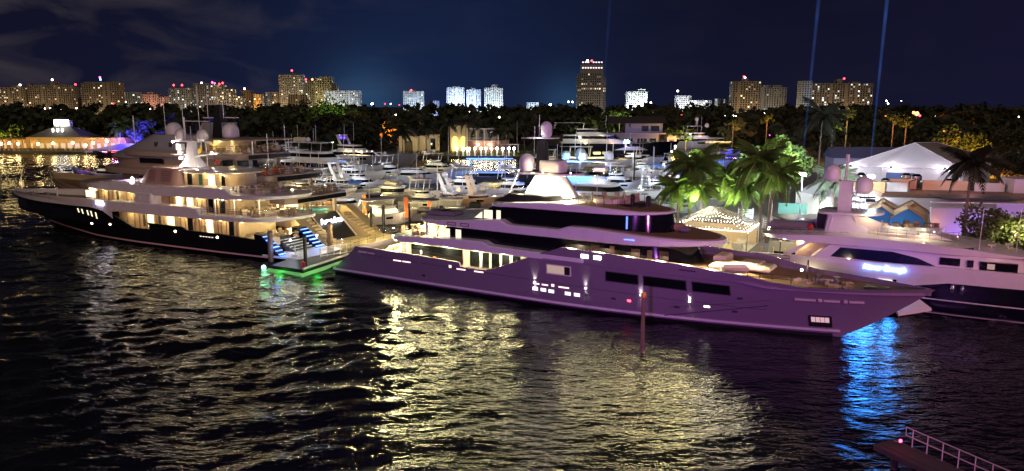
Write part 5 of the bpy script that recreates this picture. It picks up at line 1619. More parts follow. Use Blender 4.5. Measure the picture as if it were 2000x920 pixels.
for (px, py, pw, c_) in ((517, 521, 60, (0.15, 1.0, 0.45)), (545, 530, 28, (0.05, 1.0, 0.08)), (620, 531, 28, (0.05, 1.0, 0.08))):
    p = ground(px, py, 0.3)
    lamp('green_water_glow', (p.x, p.y, 0.5), pw, c_, 0.5, pt)  # unseen lamp just above the water, added for the green glow
p = ground(515, 522, 0.15)
MB().ball(p.x, p.y, 0.15, 0.28).build('green_lamp', lit('mint', (0.35, 1.0, 0.75), 6.0), pt)
for a, b in ((p1, p2), (p2, p3)):
    d = (b - a).normalized()
    k = Vector((d.y, -d.x, 0)) * 0.12
    mb = MB()
    mb.add([(q + o + Vector((0, 0, z - q.z)))[:] for o, z in ((k * 0, -0.3), (k, -0.3), (k * 3, 0.04), (k * 0, 0.34)) for q in (a - d * 0.6, b)],
           [(0, 1, 3, 2), (2, 3, 5, 4), (4, 5, 7, 6), (6, 7, 1, 0), (0, 2, 4, 6), (1, 7, 5, 3)])
    mb.build('green_glow_board', lit('green_band_glow', (0.04, 0.62, 0.03), 0.42), pt)  # glowing board stands in for the green light in the water

PILES = ((530, 512, 455, 0.36, 'thick brown mooring pile at the black yacht stern corner'), (598, 533, 467, 0.24, 'slim dark pile at the front corner of the pontoon'),
         (645, 486, 437, 0.42, 'dark grey pile in front of the lit name door'), (726, 462, 410, 0.22, 'black pile left of the cream lit boat'), (750, 462, 404, 0.26, 'black pile nearest the front yacht aft deck'),
         (800, 440, 400, 0.2, 'dark pile beneath the tall orange banner'), (829, 398, 342, 0.2, 'slim black pile in the basin behind the white arch boat'), (1238, 362, 300, 0.2, 'pale pile beside the far dock'))
for px, py, ptop, r, lab in PILES:
    p = ground(px, py, 0)
    ztop = at(px, ptop, p.y).z
    t = thing('mooring_pile', lab, 'pile', (p.x, p.y, 0), 0, 'mooring piles in the basin')
    MB().tube([(0, 0, -1.5), (0, 0, ztop)], r, 10, r * 0.92).build('shaft', WOOD if r > 0.3 else BLACK, t, True)
    MB().lathe([(r * 1.02, 0), (r * 1.02, 0.12), (r * 0.5, 0.3)], 0, 0, ztop - 0.02, 10).build('cap', DGREY, t)
p = ground(1254, 688, 0)
t = thing('mooring_pile', 'tall rusty brown pile standing alone in the open water before the front yacht', 'pile', (p.x, p.y, 0), 0, 'mooring piles in the basin')
RUST = mat('rusty_pile', (0.19, 0.115, 0.07), 0.85, var=0.5, scale=2.5, bump=0.5)
MB().tube([(0, 0, -1.5), (0, 0, 4.7)], 0.17, 10, 0.16).build('shaft', RUST, t, True)
MB().lathe([(0.24, 0), (0.26, 0.2), (0.12, 0.4)], 0, 0, 4.65, 10).build('cap', mat('orange_cap', (0.55, 0.22, 0.06), 0.6), t)
lamp('pile_lamp', (0.0, -0.9, 5.2), 9, (1.0, 0.55, 0.3), 0.05, t)

for px, py, pt_, w, lab in ((713, 432, 380, 0.55, 'tall orange feather banner left of the cream lit boat'), (794, 436, 385, 0.6, 'brightest orange feather banner right of the cream lit boat'), (839, 420, 391, 0.55, 'short orange banner behind the launch')):
    p = ground(px, py, 0)
    zt = at(px, pt_, p.y).z
    t = thing('banner', lab, 'banner', (p.x, p.y, 0), 0, 'orange banners on the dock')
    MB().tube([(-w * 0.6, 0, 0.0), (-w * 0.6, 0, zt)], 0.04, 6).build('pole', ALU, t)
    n = 7
    m_ = MB()
    vs = []
    for k in range(n + 1):
        z = 1.0 + (zt - 1.0) * k / n
        x1 = w * (0.55 + 0.12 * math.sin(k * 1.3)) * (0.45 if k == n else 1)
        vs += [(-w * 0.56, 0.04 * math.sin(k), z), (x1, 0.08 * math.sin(k * 1.7), z)]
    k2 = len(vs)
    vs += [(x, y + 0.03, z) for x, y, z in vs]
    m_.add(vs, [(2 * k, 2 * k + 1, 2 * k + 3, 2 * k + 2) for k in range(n)] + [(k2 + 2 * k + 2, k2 + 2 * k + 3, k2 + 2 * k + 1, k2 + 2 * k) for k in range(n)])
    m_.build('cloth', ORANGE, t)
    lamp('banner_lamp', (0.2, -1.4, 1.6), 120, (1.0, 0.75, 0.45), 0.1, t)

dk = thing('dock', 'long low dock with white lamps behind the blue-washed yacht', 'dock', (0, 0, 0))
a, b = ground(1180, 334, 0.9), ground(1420, 309, 0.9)
d = (b - a).normalized()
n_ = Vector((-d.y, d.x, 0)) * 1.2
mb = MB()
mb.add([a - n_, b - n_, b + n_, a + n_] + [Vector((p.x, p.y, 0.5)) for p in (a - n_, b - n_, b + n_, a + n_)], [(0, 1, 2, 3), (0, 4, 5, 1), (1, 5, 6, 2), (2, 6, 7, 3), (3, 7, 4, 0)])
mb.build('walkway', CONCRETE, dk)
for k in range(9):
    p = a.lerp(b, k / 8) - n_
    MB().tube([(p.x, p.y, -1), (p.x, p.y, 1.6)], 0.16, 6).build('pile', WOOD, dk)
DL = [(1236, 322, 303, 'white dock lamp over the far dock, left end'), (1318, 312, 287, 'tall bright white lamp column on the far dock'), (1297, 345, 321, 'round white dock lamp left of the palms'), (1311, 316, 298, 'small white dock lamp between two brighter ones')]
for px, py, ptp, lab in DL:
    p = ground(px, py, 0.9)
    z = at(px, ptp, p.y).z
    t = thing('dock_lamp', lab, 'lamp', (p.x, p.y, 0.9), 0, 'lamps along the far dock')
    MB().tube([(0, 0, -1.4), (0, 0, z - 0.9)], 0.08, 6).build('post', ALU, t)
    MB().lathe([(0.12, 0), (0.3, 0.15), (0.34, 0.5), (0.16, 0.75)], 0, 0, z - 1.1, 10).build('lamp_head', L_COOL, t)
    lamp('dock_light', (0, -0.7, z - 0.9), 260, CWc, 0.2, t)

# ------------------------------------------------------------------ bridge fender walkway, bottom right
t = thing('fender_walkway', 'timber bridge fender walkway with pale handrail at the lower right', 'walkway', (0, 0, 0))
q1, q2 = ground(1781, 874, 1.4), ground(1936, 944, 1.4)
dd = (q2 - q1).normalized()
nn = Vector((dd.y, -dd.x, 0))
if nn.x > 0:
    nn = -nn
PINKM = mat('galvanised_rail', (0.55, 0.46, 0.42), 0.5, var=0.2, scale=6)
FW = mat('fender_timber', (0.065, 0.05, 0.045), 0.8, var=0.4, scale=2.0, bump=0.6)
s0 = q1 - dd * 1.2
for k in range(4):
    mb = MB()
    u0, u1 = s0 + nn * (0.42 * k - 0.1), s0 + nn * (0.42 * k + 0.29)
    e0, e1 = u0 + dd * 14, u1 + dd * 14
    mb.add([u0, e0, e1, u1] + [p - Vector((0, 0, 0.28)) for p in (u0, e0, e1, u1)], [(0, 1, 2, 3), (0, 4, 5, 1), (1, 5, 6, 2), (2, 6, 7, 3), (3, 7, 4, 0)])
    o = mb.build('plank', FW, t)
    o.location.z = -0.02 * (k % 2) - 0.03 * (k == 3)
for k in range(12):
    p = s0 + dd * (0.5 + 1.1 * k) + nn * 0.12
    MB().lathe([(0.05, 0), (0.05, 0.03)], p.x, p.y, 1.4, 6).build('bolt', STEEL, t)
for k in range(6):
    p = s0 + dd * (0.6 + 2.3 * k) + nn * 0.5
    MB().tube([(p.x, p.y, -2), (p.x, p.y, 1.1)], 0.2, 8).build('pile', FW, t)
step = (q2 - q1).length / 5
for k in range(9):
    p = q1 + dd * step * k
    MB().tube([(p.x, p.y, 1.4), (p.x, p.y, 2.42)], 0.028, 6).build('post', PINKM, t)
e = q1 - dd * 0.42
f = q1 + dd * step * 8
MB().tube([(f.x, f.y, 2.42), (e.x, e.y, 2.42), (e.x - 0.02, e.y, 2.38), (e.x, e.y, 1.95), (f.x, f.y, 1.95)], 0.03, 6).build('handrail', PINKM, t)
p = ground(1759, 861, 1.95)
MB().tube([(s0.x, s0.y, 1.3), (p.x, p.y, 1.85)], 0.03, 6).build('lamp_bracket', PINKM, t)
MB().ball(p.x, p.y, 1.95, 0.085).build('red_lamp', lit('nav_red', (1.0, 0.03, 0.08), 16.0), t)
lamp('fender_red', (p.x - 0.1, p.y - 0.1, 1.95), 2.5, (1, 0.02, 0.06), 0.05, t)
lamp('fender_purple', (q1.x - 3.5, q1.y - 5.0, 5.0), 60, (0.4, 0.1, 1.0), 0.2, t)

for pts, lab in (([(1297, 616, 62.6), (1395, 607, 61.8), (1500, 597, 60.6)], 'dark mooring line slung low along the front yacht side'), ([(540, 458, 98.6), (575, 482, 97.2), (600, 486, 96.2)], 'mooring line from the brown pile to the black yacht stern'),
                 ([(612, 462, 103.5), (640, 480, 103.2), (652, 488, 103.0)], 'mooring line running from the beige yacht quarter to the grey pile')):
    P = [at(*q) for q in pts]
    tag(MB().tube(P, 0.035, 5).build('mooring_line', RUBBER), lab, 'rope')

# ------------------------------------------------------------------ skyline
FACADE = {'tan': mat('facade_tan', (0.34, 0.26, 0.17), 0.8, var=0.15, scale=0.05), 'grey': mat('facade_grey', (0.30, 0.29, 0.27), 0.8, var=0.15, scale=0.05),
          'white': mat('facade_white', (0.62, 0.62, 0.60), 0.8, var=0.1, scale=0.05), 'pink': mat('facade_pink', (0.42, 0.26, 0.22), 0.8, var=0.1, scale=0.05),
          'olive': mat('facade_olive', (0.34, 0.30, 0.16), 0.8, var=0.1, scale=0.05)}
SLAB = mat('balcony_slab', (0.42, 0.38, 0.32), 0.8)
DWIN = mat('unlit_window', (0.012, 0.013, 0.016), 0.2)
WARMW = mat('window_light_warm', (0.3, 0.3, 0.3), 0.5, emit=(1.0, 0.80, 0.48), strength=1.0, glow_attr=True)
COOLW = mat('window_light_cool', (0.3, 0.3, 0.3), 0.5, emit=(0.85, 0.95, 1.0), strength=1.0, glow_attr=True)


def tower(label, x0, x1, ytop, D, wall='tan', fh=3.4, cw=4.0, litf=0.16, warm=True, depth=20.0, rot=0.0, roof=(), beacons=(), lit_rows=(), flood=None, balcony=True, name='apartment_tower', gain=1.0, steps=None):
    """A far tower: body, balcony slabs, window openings (recessed dark panes and lit ones), roof blocks, red beacon lamps."""
    p0, p1_ = at(x0, ytop, D), at(x1, ytop, D)
    W, Ht = p1_.x - p0.x, p0.z
    t = thing(name, label, 'building', ((p0.x + p1_.x) / 2, D, 0.9), rad(rot))
    H0 = Ht - 0.9
    r = random.Random(int(x0 * 7 + x1))
    segs = steps or ((0, 1, 1.0),)
    body, slabs, dark, litm = MB(), MB(), MB(), MB()
    for s0, s1, hf in segs:
        a, b, h = -W / 2 + W * s0, -W / 2 + W * s1, H0 * hf
        dy = 0.0 if hf == 1.0 else 0.35
        body.box(a, b, dy, depth - dy, 0, h)
        nf, nc = max(2, int(h / fh)), max(2, int((b - a) / cw))
        fh_, cw_ = h / nf, (b - a) / nc
        blank = set(r.sample(range(nc), max(0, nc // 7))) if nc > 5 else set()
        for i in range(nf):
            z = i * fh_
            if balcony:
                slabs.box(a - 0.3, b + 0.3, dy - 0.9, dy - 0.02, z + fh_ - 0.35, z + fh_)
            for j in range(nc):
                if j in blank or r.random() < 0.05:
                    continue
                x = a + j * cw_
                on = r.random() < litf * 0.5 or any(abs(i / nf - q) < 0.5 / nf and r.random() < 0.75 for q in lit_rows)
                box = (x + cw_ * 0.24, x + cw_ * 0.76, dy - 0.06, dy + 0.05, z + 0.7, z + fh_ - 0.85)
                if on:
                    g = gain * r.choice((0.15, 0.3, 0.5, 0.8, 1.4, 2.6))
                    litm.box(*box, glow=g)
                else:
                    dark.box(*box)
        for i in range(nf):      # side face windows
            for j in range(3):
                y = depth * (0.15 + 0.28 * j)
                for xx in (a - 0.05, b + 0.05):
                    (litm.box(xx - 0.04, xx + 0.04, y, y + 2.2, i * fh_ + 0.6, i * fh_ + fh_ - 0.8, glow=gain) if r.random() < litf * 0.5 else dark.box(xx - 0.04, xx + 0.04, y, y + 2.2, i * fh_ + 0.6, i * fh_ + fh_ - 0.8))
    body.build('wall', FACADE[wall], t)
    if balcony:
        slabs.build('balcony_slab', SLAB, t, kind='stuff')
    dark.build('window', DWIN, t, kind='stuff')
    if litm.v:
        o = litm.build('lit_window', WARMW if warm else COOLW, t, kind='stuff')
    for a, b, h in roof:
        MB().box(-W / 2 + W * a, -W / 2 + W * b, 3, depth - 3, H0, H0 + h).build('roof_block', FACADE[wall], t)
    for a, h, m_ in beacons:
        x = -W / 2 + W * a
        MB().tube([(x, 4, H0), (x, 4, H0 + h)], 0.25, 5).build('beacon_mast', DGREY, t)
        MB().ball(x, 4, H0 + h, D / 1500 * 2.0, 8).build('beacon', m_, t)
    for fx in ((0.25, 0.75) if W > 45 else (0.5,)):
        lamp('street_glow', (-W / 2 + W * fx, -34, 7), 15000, (0.8, 0.9, 1.0) if wall == 'white' else ((1.0, 0.86, 0.62) if wall == 'grey' else (1.0, 0.74, 0.42)), 1.0, t)
    if flood:
        for fx, pw, c_ in flood:
            lamp('facade_flood', (-W / 2 + W * fx, -38, 6), pw, c_, 1.0, t)
    return t


RD, MG = L_RED, L_MAGENTA
tower('wide low tan apartment block at the far left edge of the skyline', -20, 48, 171, 1500, 'tan', litf=0.35, roof=((0.6, 0.75, 4),), beacons=((0.84, 5, L_WHITE),))
tower('long tan apartment slab, second from the left edge of the skyline', 53, 138, 166, 1500, 'tan', litf=0.14, roof=((0.5, 0.62, 6), (0, 0.04, 3)), beacons=((0.56, 10, L_WHITE),))
tower('narrow dim tower with red lights between two tan apartment slabs', 138, 157, 171, 1550, 'grey', litf=0.12, beacons=((0.4, 6, RD), (0.9, -22, RD)))
tower('tall tan slab topped by a red and blue lit mast', 158, 231, 162, 1400, 'tan', litf=0.17, roof=((0.05, 0.95, 2),), beacons=((0.49, 10, MG), (0.50, 6, lit('cyan_beacon', (0.1, 0.5, 1), 6)), ))
tower('small white-topped block right of the mast tower', 231, 267, 180, 1500, 'grey', litf=0.15, warm=False, lit_rows=(0.85,), gain=1.4)
tower('pinkish low block with plain walls on the left skyline', 277, 309, 184, 1700, 'pink', litf=0.03, balcony=False, roof=((0.3, 0.7, 4),), flood=((0.5, 60000, (1, 0.55, 0.4)),))
tower('low wide block with orange glow beside the pinkish block', 309, 336, 189, 1700, 'pink', litf=0.3, balcony=False)
tower('stepped grey tower with two red roof lights', 329, 374, 172, 1600, 'grey', litf=0.28, beacons=((0.2, 6, RD), (0.56, 6, RD)), warm=False)
tower('grey tower with a white corner, left half of the dense cluster', 377, 415, 163, 1500, 'grey', litf=0.3, warm=False, beacons=((0.4, 1, L_WHITE), (0.95, 2, MG)))
tower('crowded grey condominium with many lights sloping down to the right', 412, 472, 166, 1560, 'grey', litf=0.42, steps=((0, 0.4, 1.0), (0.4, 0.7, 0.86), (0.7, 1.0, 0.62)), beacons=((0.1, 3, MG), (0.25, 2, RD), (0.36, 4, RD)))
tower('small tan block with a bright white roof light', 471, 489, 176, 1600, 'tan', litf=0.3, beacons=((0.3, 3, L_WHITE),))
tower('low block lit strong orange', 495, 509, 184, 1500, 'tan', litf=0.2, balcony=False, flood=((0.5, 160000, (1, 0.45, 0.05)),))
tower('small grey office block left of the twin tall towers', 518, 543, 180, 1550, 'grey', litf=0.22)
tower('tall dark gridded tower with a single red beacon', 544, 590, 147, 1500, 'grey', litf=0.17, roof=((0, 1, 2.0), (0.5, 0.65, 4)), beacons=((0.55, 9, RD),), cw=3.4)
tower('olive tower section set back between two tall towers', 588, 616, 158, 1560, 'olive', litf=0.25, beacons=((0.3, 3, RD), (0.75, 3, L_ORANGE)))
tower('tall pale olive tower with curved lit corner', 615, 656, 150, 1480, 'olive', litf=0.13, steps=((0, 0.2, 0.96), (0.2, 0.8, 1.0), (0.8, 1.0, 0.8)), flood=((0.1, 90000, (1, 0.95, 0.55)),))
tower('low podium block with blue sign before the tall towers', 562, 600, 185, 1400, 'tan', litf=0.12, balcony=False)
tower('wide pale block of many small lights right of the tall towers', 632, 702, 177, 1450, 'white', litf=0.3, warm=False, balcony=False, cw=3.0, gain=0.7, flood=((0.5, 40000, (0.7, 0.85, 1.0)),))
BW = (0.55, 0.75, 1.0)
tower('white bluish block with pale lit centre strip, left of centre', 787, 826, 178, 1700, 'white', litf=0.25, balcony=False, flood=((0.25, 50000, BW), (0.75, 50000, BW)), roof=((0.3, 0.6, 2),), beacons=((0.4, 2, RD),))
tower('white office tower glowing pale blue, leftmost of the trio', 872, 907, 171, 1800, 'white', litf=0.08, balcony=False, flood=((0.3, 150000, (0.6, 0.75, 1.0)), (0.9, 150000, (0.45, 0.6, 1.0))), warm=False, roof=((0.3, 0.7, 3),))
tower('blue-grey office block in the middle of the trio', 911, 939, 175, 1800, 'white', litf=0.25, balcony=False, flood=((0.1, 120000, (0.25, 0.4, 1.0)),), roof=((0.3, 0.65, 4),))
tower('white tower with deep blue lit crown, rightmost of the trio', 946, 982, 170, 1750, 'white', litf=0.14, balcony=False, steps=((0, 0.35, 0.97), (0.35, 0.75, 1.0), (0.75, 1, 0.96)), flood=((0.1, 110000, (0.6, 0.9, 1.0)), (0.9, 110000, (0.75, 0.8, 1.0))), roof=((0.38, 0.7, 5),))
tower('small cube lit blue at the tree line between block and trio', 846, 856, 197, 1500, 'white', balcony=False, litf=0.0, flood=((0.3, 90000, (0.25, 0.35, 1.0)),))
tower('low lit flat building at the tree line near the bright lamp', 1029, 1052, 200, 1500, 'white', balcony=False, litf=0.25, warm=False, flood=((0.5, 90000, BW),))
tower('tallest single tower with crown lights and yellow lit floors, right of centre', 1128, 1184, 143, 1150, 'grey', litf=0.16, lit_rows=(0.62, 0.72), steps=((0, 0.13, 0.98), (0.13, 0.90, 1.0), (0.90, 1, 0.90)), beacons=((0.35, 18, L_WARM2), (0.5, 18, RD)), roof=((0.13, 0.91, 12.5),), cw=3.2)
_tt = [o for o in bpy.data.objects if o.get('label', '').startswith('tallest single tower')][0]
for z in (100 - 3.0, 92 - 3.0):
    for k in range(8):
        x = -14 + 3.9 * k
        if not (z > 95 and k == 3):
            MB().box(x, x + 2.2, 2.85, 3.05, z - 17, z - 15.4).build('crown_light', lit('crown', (1.0, 0.75, 0.75), 2.2), _tt)
tower('white floodlit hotel slab with a bright central strip', 1224, 1265, 179, 1500, 'white', litf=0.22, warm=False, balcony=False, roof=((0.55, 0.92, 5), (0.2, 0.5, 1.5)), flood=((0.4, 110000, (0.8, 0.95, 1.0)), (0.8, 130000, (0.85, 0.95, 1.0))), gain=1.5)
tower('low white brightly lit building with a small spire', 1322, 1351, 187, 1500, 'white', litf=0.2, warm=False, balcony=False, flood=((0.5, 90000, (0.9, 0.9, 1.0)),), beacons=((0.08, 9, L_WHITE),))
tower('long low building with bright white windows beside the spire building', 1348, 1390, 196, 1480, 'white', litf=0.5, warm=False, balcony=False, gain=1.8)
tower('pale low annex left of the balcony tower', 1402, 1433, 193, 1350, 'white', litf=0.2, warm=False, balcony=False)
tower('tan balcony tower with a yellow lit stairwell', 1432, 1487, 159, 1300, 'tan', litf=0.18, roof=((0.42, 0.55, 5),), beacons=((0.4, 8, RD), (0.44, 6, L_WHITE)))
tower('dim blue-grey balcony tower beside the yellow stairwell tower', 1488, 1537, 171, 1320, 'grey', litf=0.06, warm=False, roof=((0.15, 0.3, 4), (0.45, 0.8, 4)))
tower('pale windowless slab end of the long right-hand block', 1567, 1587, 158, 1250, 'white', litf=0.0, balcony=False)
tower('long right-hand apartment block with lit balconies', 1587, 1706, 163, 1280, 'tan', litf=0.42, warm=False, roof=((0.42, 0.5, 7), (0.66, 0.78, 3)), beacons=((0.53, 8, RD),), gain=1.2)


# ------------------------------------------------------------------ trees
LEAFD = mat('dark_foliage', (0.042, 0.052, 0.020), 0.7, var=0.5, scale=0.35)
LEAFG = mat('green_foliage', (0.075, 0.125, 0.022), 0.6, var=0.5, scale=0.6)
PALMG = mat('palm_leaf', (0.085, 0.15, 0.024), 0.5, var=0.45, scale=0.8)
BARK = mat('palm_bark', (0.22, 0.18, 0.14), 0.9, var=0.3, scale=5, bump=0.6)


def leaf_cloud(mb, cx, cy, cz, rx, ry, rz, n, size, r):
    for _ in range(n):
        while True:
            p = Vector((r.uniform(-1, 1), r.uniform(-1, 1), r.uniform(-1, 1)))
            if 0.25 < p.length < 1:
                break
        p = Vector((cx + p.x * rx, cy + p.y * ry, cz + p.z * rz))
        a = Vector((r.gauss(0, 1), r.gauss(0, 1), r.gauss(0, 0.7))).normalized()
        b = a.cross(Vector((r.gauss(0, 1), r.gauss(0, 1), r.gauss(0, 1)))).normalized()
        s = size * r.uniform(0.5, 1.3)
        mb.quad(p - a * s, p + b * s * 0.6, p + a * s, p - b * s * 0.6)


def woods():
    r = random.Random(11)
    mb = MB()
    for k in range(900):
        px = r.uniform(-120, 2120)
        D = r.choice((360, 420, 480, 560, 680, 820)) * r.uniform(0.92, 1.08)
        if px > 1500:
            D = r.uniform(300, 820)
        if 1050 < px < 1420 and D < 480:
            D += 150
        if px < 330 and D < 400:
            D += 90
        X = (px - 1000) / 1500 * D
        top = r.uniform(12, 18) + (D - 400) * 0.011
        rad_ = r.uniform(4, 8)
        for q in range(3):
            leaf_cloud(mb, X + r.uniform(-4, 4), D + r.uniform(-3, 3), top - rad_ * r.uniform(0.5, 1.3), rad_ * r.uniform(0.7, 1.1), rad_, rad_ * r.uniform(0.5, 0.8), 15, 1.5 + D / 700, r)
        leaf_cloud(mb, X, D + 2, 3.4, rad_ * 1.3, rad_, 3.2, 14, 2.2, r)
    o = mb.build('distant_woods', LEAFD)
    tag(o, 'mass of dark trees filling the town between basin and skyline', 'woods', kind='stuff')


woods()


def frond_mesh(length, droop, seed):
    r = random.Random(seed)
    mb = MB()
    n = 17
    pts = []
    for i in range(n + 1):
        f = i / n
        pts.append(Vector((length * (f - 0.22 * droop * f * f), 0, length * (0.42 * f - (0.45 + 0.62 * droop) * f * f))))
    mb.tube(pts, 0.045, 4, 0.012)
    for i in range(1, n + 1):
        p = pts[i]
        d = (pts[i] - pts[i - 1]).normalized()
        f = i / n
        ll = length * 0.34 * math.sin(math.pi * min(1, 0.15 + 0.80 * f)) * r.uniform(0.8, 1.1)
        for s_ in (-1, 1):
            for h in (0.0, 0.33, 0.67):
                q = p - d * (length / n * h)
                tip = q + d * ll * 0.55 + Vector((0, s_ * ll * 0.75, -ll * (0.35 + 0.35 * r.random())))
                w = d * 0.019
                mid = q.lerp(tip, 0.5) + Vector((0, 0, ll * 0.08))
                mb.add([q - w, q + w, mid + w, mid - w, tip], [(0, 1, 2, 3), (3, 2, 4)])
    return mb


_fr = [frond_mesh(1.0, d_, i) for i, d_ in enumerate((0.25, 0.6, 0.95, 1.3))]
_fm = []
for i, m_ in enumerate(_fr):
    me = bpy.data.meshes.new('frond')
    me.from_pydata(m_.v, [], m_.f)
    me.materials.append(PALMG)
    _fm.append(me)
DARKP = mat('dark_palm_leaf', (0.028, 0.034, 0.016), 0.6, var=0.4, scale=0.8)
_fd = []
for m_ in _fr:
    me = bpy.data.meshes.new('frond')
    me.from_pydata(m_.v, [], m_.f)
    me.materials.append(DARKP)
    _fd.append(me)


def palm(label, base, h, fl, n=18, lean=(0, 0), dark=False, group=None, seed=0, trunk=None, spread=1.0):
    r = random.Random(seed + int(abs(base.x) * 10))
    t = thing('palm_tree', label, 'palm tree', base, 0, group)
    pts = [(lean[0] * f * f, lean[1] * f * f, h * f) for f in [k / 8 for k in range(9)]]
    MB().tube(pts, 0.20 + h * 0.006, 8, 0.13).build('trunk', trunk or BARK, t, True)
    crown = MB().lathe([(0.12, -0.7), (0.24, -0.3), (0.2, 0.1), (0.05, 0.35)], lean[0], lean[1], h, 8).build('crown', DARKP if dark else PALMG, t)
    for k in range(n):
        a = 2 * math.pi * (k * 0.382) + r.uniform(-0.2, 0.2)
        f = k / n
        me = (_fd if dark else _fm)[min(3, int(f * 4))]
        o = bpy.data.objects.new('frond', me)
        o.location = (lean[0], lean[1], h)
        o.rotation_euler = (r.uniform(-0.25, 0.25), -0.95 + 1.08 * f + r.uniform(-0.15, 0.15), a)
        s = fl * r.uniform(0.85, 1.12)
        o.scale = (s * spread, s * spread, s)
        put(o, crown)
    return t


GP = 'palms lit by lamps beside the clear tent'
Q = 1.3
for (px, pyb, pyt, fl, lab, ln, lp) in ((1345, 450, 330, 4.6, 'tall green-lit palm left of the clear tent', (0.4, 0), 900), (1325, 455, 372, 3.4, 'shorter leftmost palm beside the front yacht roof', (-0.5, 0), 300),
                                     (1412, 440, 345, 3.6, 'palm with yellow-green fronds behind the clear tent', (0.3, 0), 800), (1446, 446, 372, 3.8, 'low bright yellow palm right of the clear tent peak', (0.2, 0), 900),
                                     (1483, 470, 318, 4.6, 'dark fronded palm in the dense palm clump, trunk lit yellow', (-0.3, 0), 120), (1497, 474, 345, 4.0, 'slim dark palm at the right of the palm clump', (0.8, 0), 60),
                                     (1365, 462, 372, 2.8, 'small yellow-lit palm just behind the clear tent corner', (0.2, 0), 700)):
    b = ground(px, pyb, 1.3)
    top = at(px, pyt, b.y).z
    palm(lab, b, top - 1.3, fl * 1.08, 26, ln, False, GP, px)
    c_ = (1.0, 1.0, 0.62)
    lamp('palm_floodlight', (b.x - 1.5, b.y - 8.5, top - 4.0), lp * 11, c_, 0.2, None, 'SPOT', (b.x, b.y, top + 0.6), 62, 0.5)
# the large dense bright green tree clump behind them
b = ground(1503, 425, 1.3)
t = thing('tree', 'dense bright green lit tree crown behind the palm clump', 'tree', (b.x, b.y, 1.3))
zt = at(1503, 256, b.y).z - 1.3
MB().tube([(0, 0, 0), (0.3, 0.2, zt * 0.5), (0.1, 0, zt * 0.8)], 0.35, 8, 0.15).build('trunk', BARK, t)
r_ = random.Random(5)
mb = MB()
for k in range(34):
    a = r_.uniform(0, 6.28)
    rr_ = 5.6 * r_.uniform(0, 1) ** 0.5
    leaf_cloud(mb, math.cos(a) * rr_, math.sin(a) * rr_ * 0.6, zt * (0.36 + 0.56 * r_.uniform(0.2, 1) * (1 - (rr_ / 8.5) ** 2)), 1.4, 1.3, 1.0, 120, 0.34, r_)
mb.build('crown', LEAFG, t)
lamp('tree_uplight', (b.x - 4, b.y - 6.5, zt * 0.45), 5200, (0.95, 1.0, 0.5), 0.3, None, 'SPOT', (b.x, b.y, zt * 0.75), 90, 0.5)
lamp('tree_uplight', (b.x + 3, b.y - 7, zt * 0.65), 4600, (0.95, 1.0, 0.5), 0.3, None, 'SPOT', (b.x, b.y, zt * 0.75), 90, 0.5)
lamp('tree_uplight', (b.x - 1, b.y - 6, zt * 0.95), 2600, (0.95, 1.0, 0.55), 0.3, None, 'SPOT', (b.x, b.y, zt * 0.75), 90, 0.5)

GD = 'dark palms standing round the harbour'
for (px, pyb, pyt, D, fl, lab) in ((1880, 470, 325, 84, 3.8, 'tall dark palm before the purple-lit wall, at the right'), (1622, 440, 356, 118, 4.2, 'drooping palm behind the domes of the right yacht'),
                                  (1598, 330, 232, 175, 6.5, 'big shaggy palm behind the left floodlight mast')):
    base = at(px, pyb, D)
    base.z = 1.3
    palm(lab, base, at(px, pyt, D).z - 1.3, fl, 18, (0.2, 0), True, GD, px)
for (px, pyb, pyt, lab, ln) in ((942, 297, 247, 'tallest pale-trunked palm right of the lit balcony', (-0.6, 0)), (967, 298, 259, 'leaning slim palm on the villa seawall', (1.2, 0)), (986, 300, 258, 'palm at the right end of the villa lamp row', (0.9, 0)),
                               (910, 300, 240, 'palm rising above the villa roof', (0.2, 0)), (876, 302, 243, 'dark palm left of the yellow arched villa', (0.3, 0)), (833, 304, 250, 'dark palm between the two villas', (0, 0)),
                               (787, 306, 262, 'dark palm before the small gabled house', (0, 0)), (1010, 296, 232, 'dark palm beyond the seawall lamps', (0, 0)), (1024, 292, 255, 'short dark palm at the end of the seawall', (-0.5, 0))):
    base = ground(px, pyb, 1.0)
    palm(lab, base, at(px, pyt, base.y).z - 1.0, 5.0, 14, ln, True, GD, px)
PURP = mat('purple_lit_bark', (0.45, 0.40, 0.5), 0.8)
GQ = 'purple-lit palms beside the restaurant'
for (px, pyb, pyt, lab) in ((236, 293, 250, 'left purple-lit palm with two bare trunks near the restaurant'), (252, 291, 246, 'middle purple-lit palm beside the restaurant'), (275, 292, 250, 'right purple-lit palm towards the gold yacht')):
    base = ground(px, pyb, 1.0)
    palm(lab, base, at(px, pyt, base.y).z - 1, 6.0, 16, (0.4, 0), False, GQ, px, PURP)
    lamp('purple_lamp', (base.x + 1, base.y - 6, 4.5), 6500, (0.13, 0.05, 1.0), 0.3)
base = ground(296, 294, 1.0)
t = thing('tree', 'bushy tree flooded with deep blue light beside the purple palms', 'tree', base)
mb = MB()
MB().tube([(0, 0, 0), (0.2, 0, 6)], 0.3, 7, 0.15).build('trunk', BARK, t)
for k in range(12):
    leaf_cloud(mb, r_.uniform(-7, 7), r_.uniform(-3, 3), r_.uniform(2.5, 11.5), 2.4, 2, 1.8, 60, 0.6, r_)
mb.build('crown', mat('violet_lit_leaf', (0.10, 0.12, 0.10), 0.6, var=0.4), t)  # leaf colour lifted in blue so the violet light shows
lamp('blue_lamp', (base.x - 2, base.y - 8, 5), 30000, (0.06, 0.05, 1.0), 0.3)

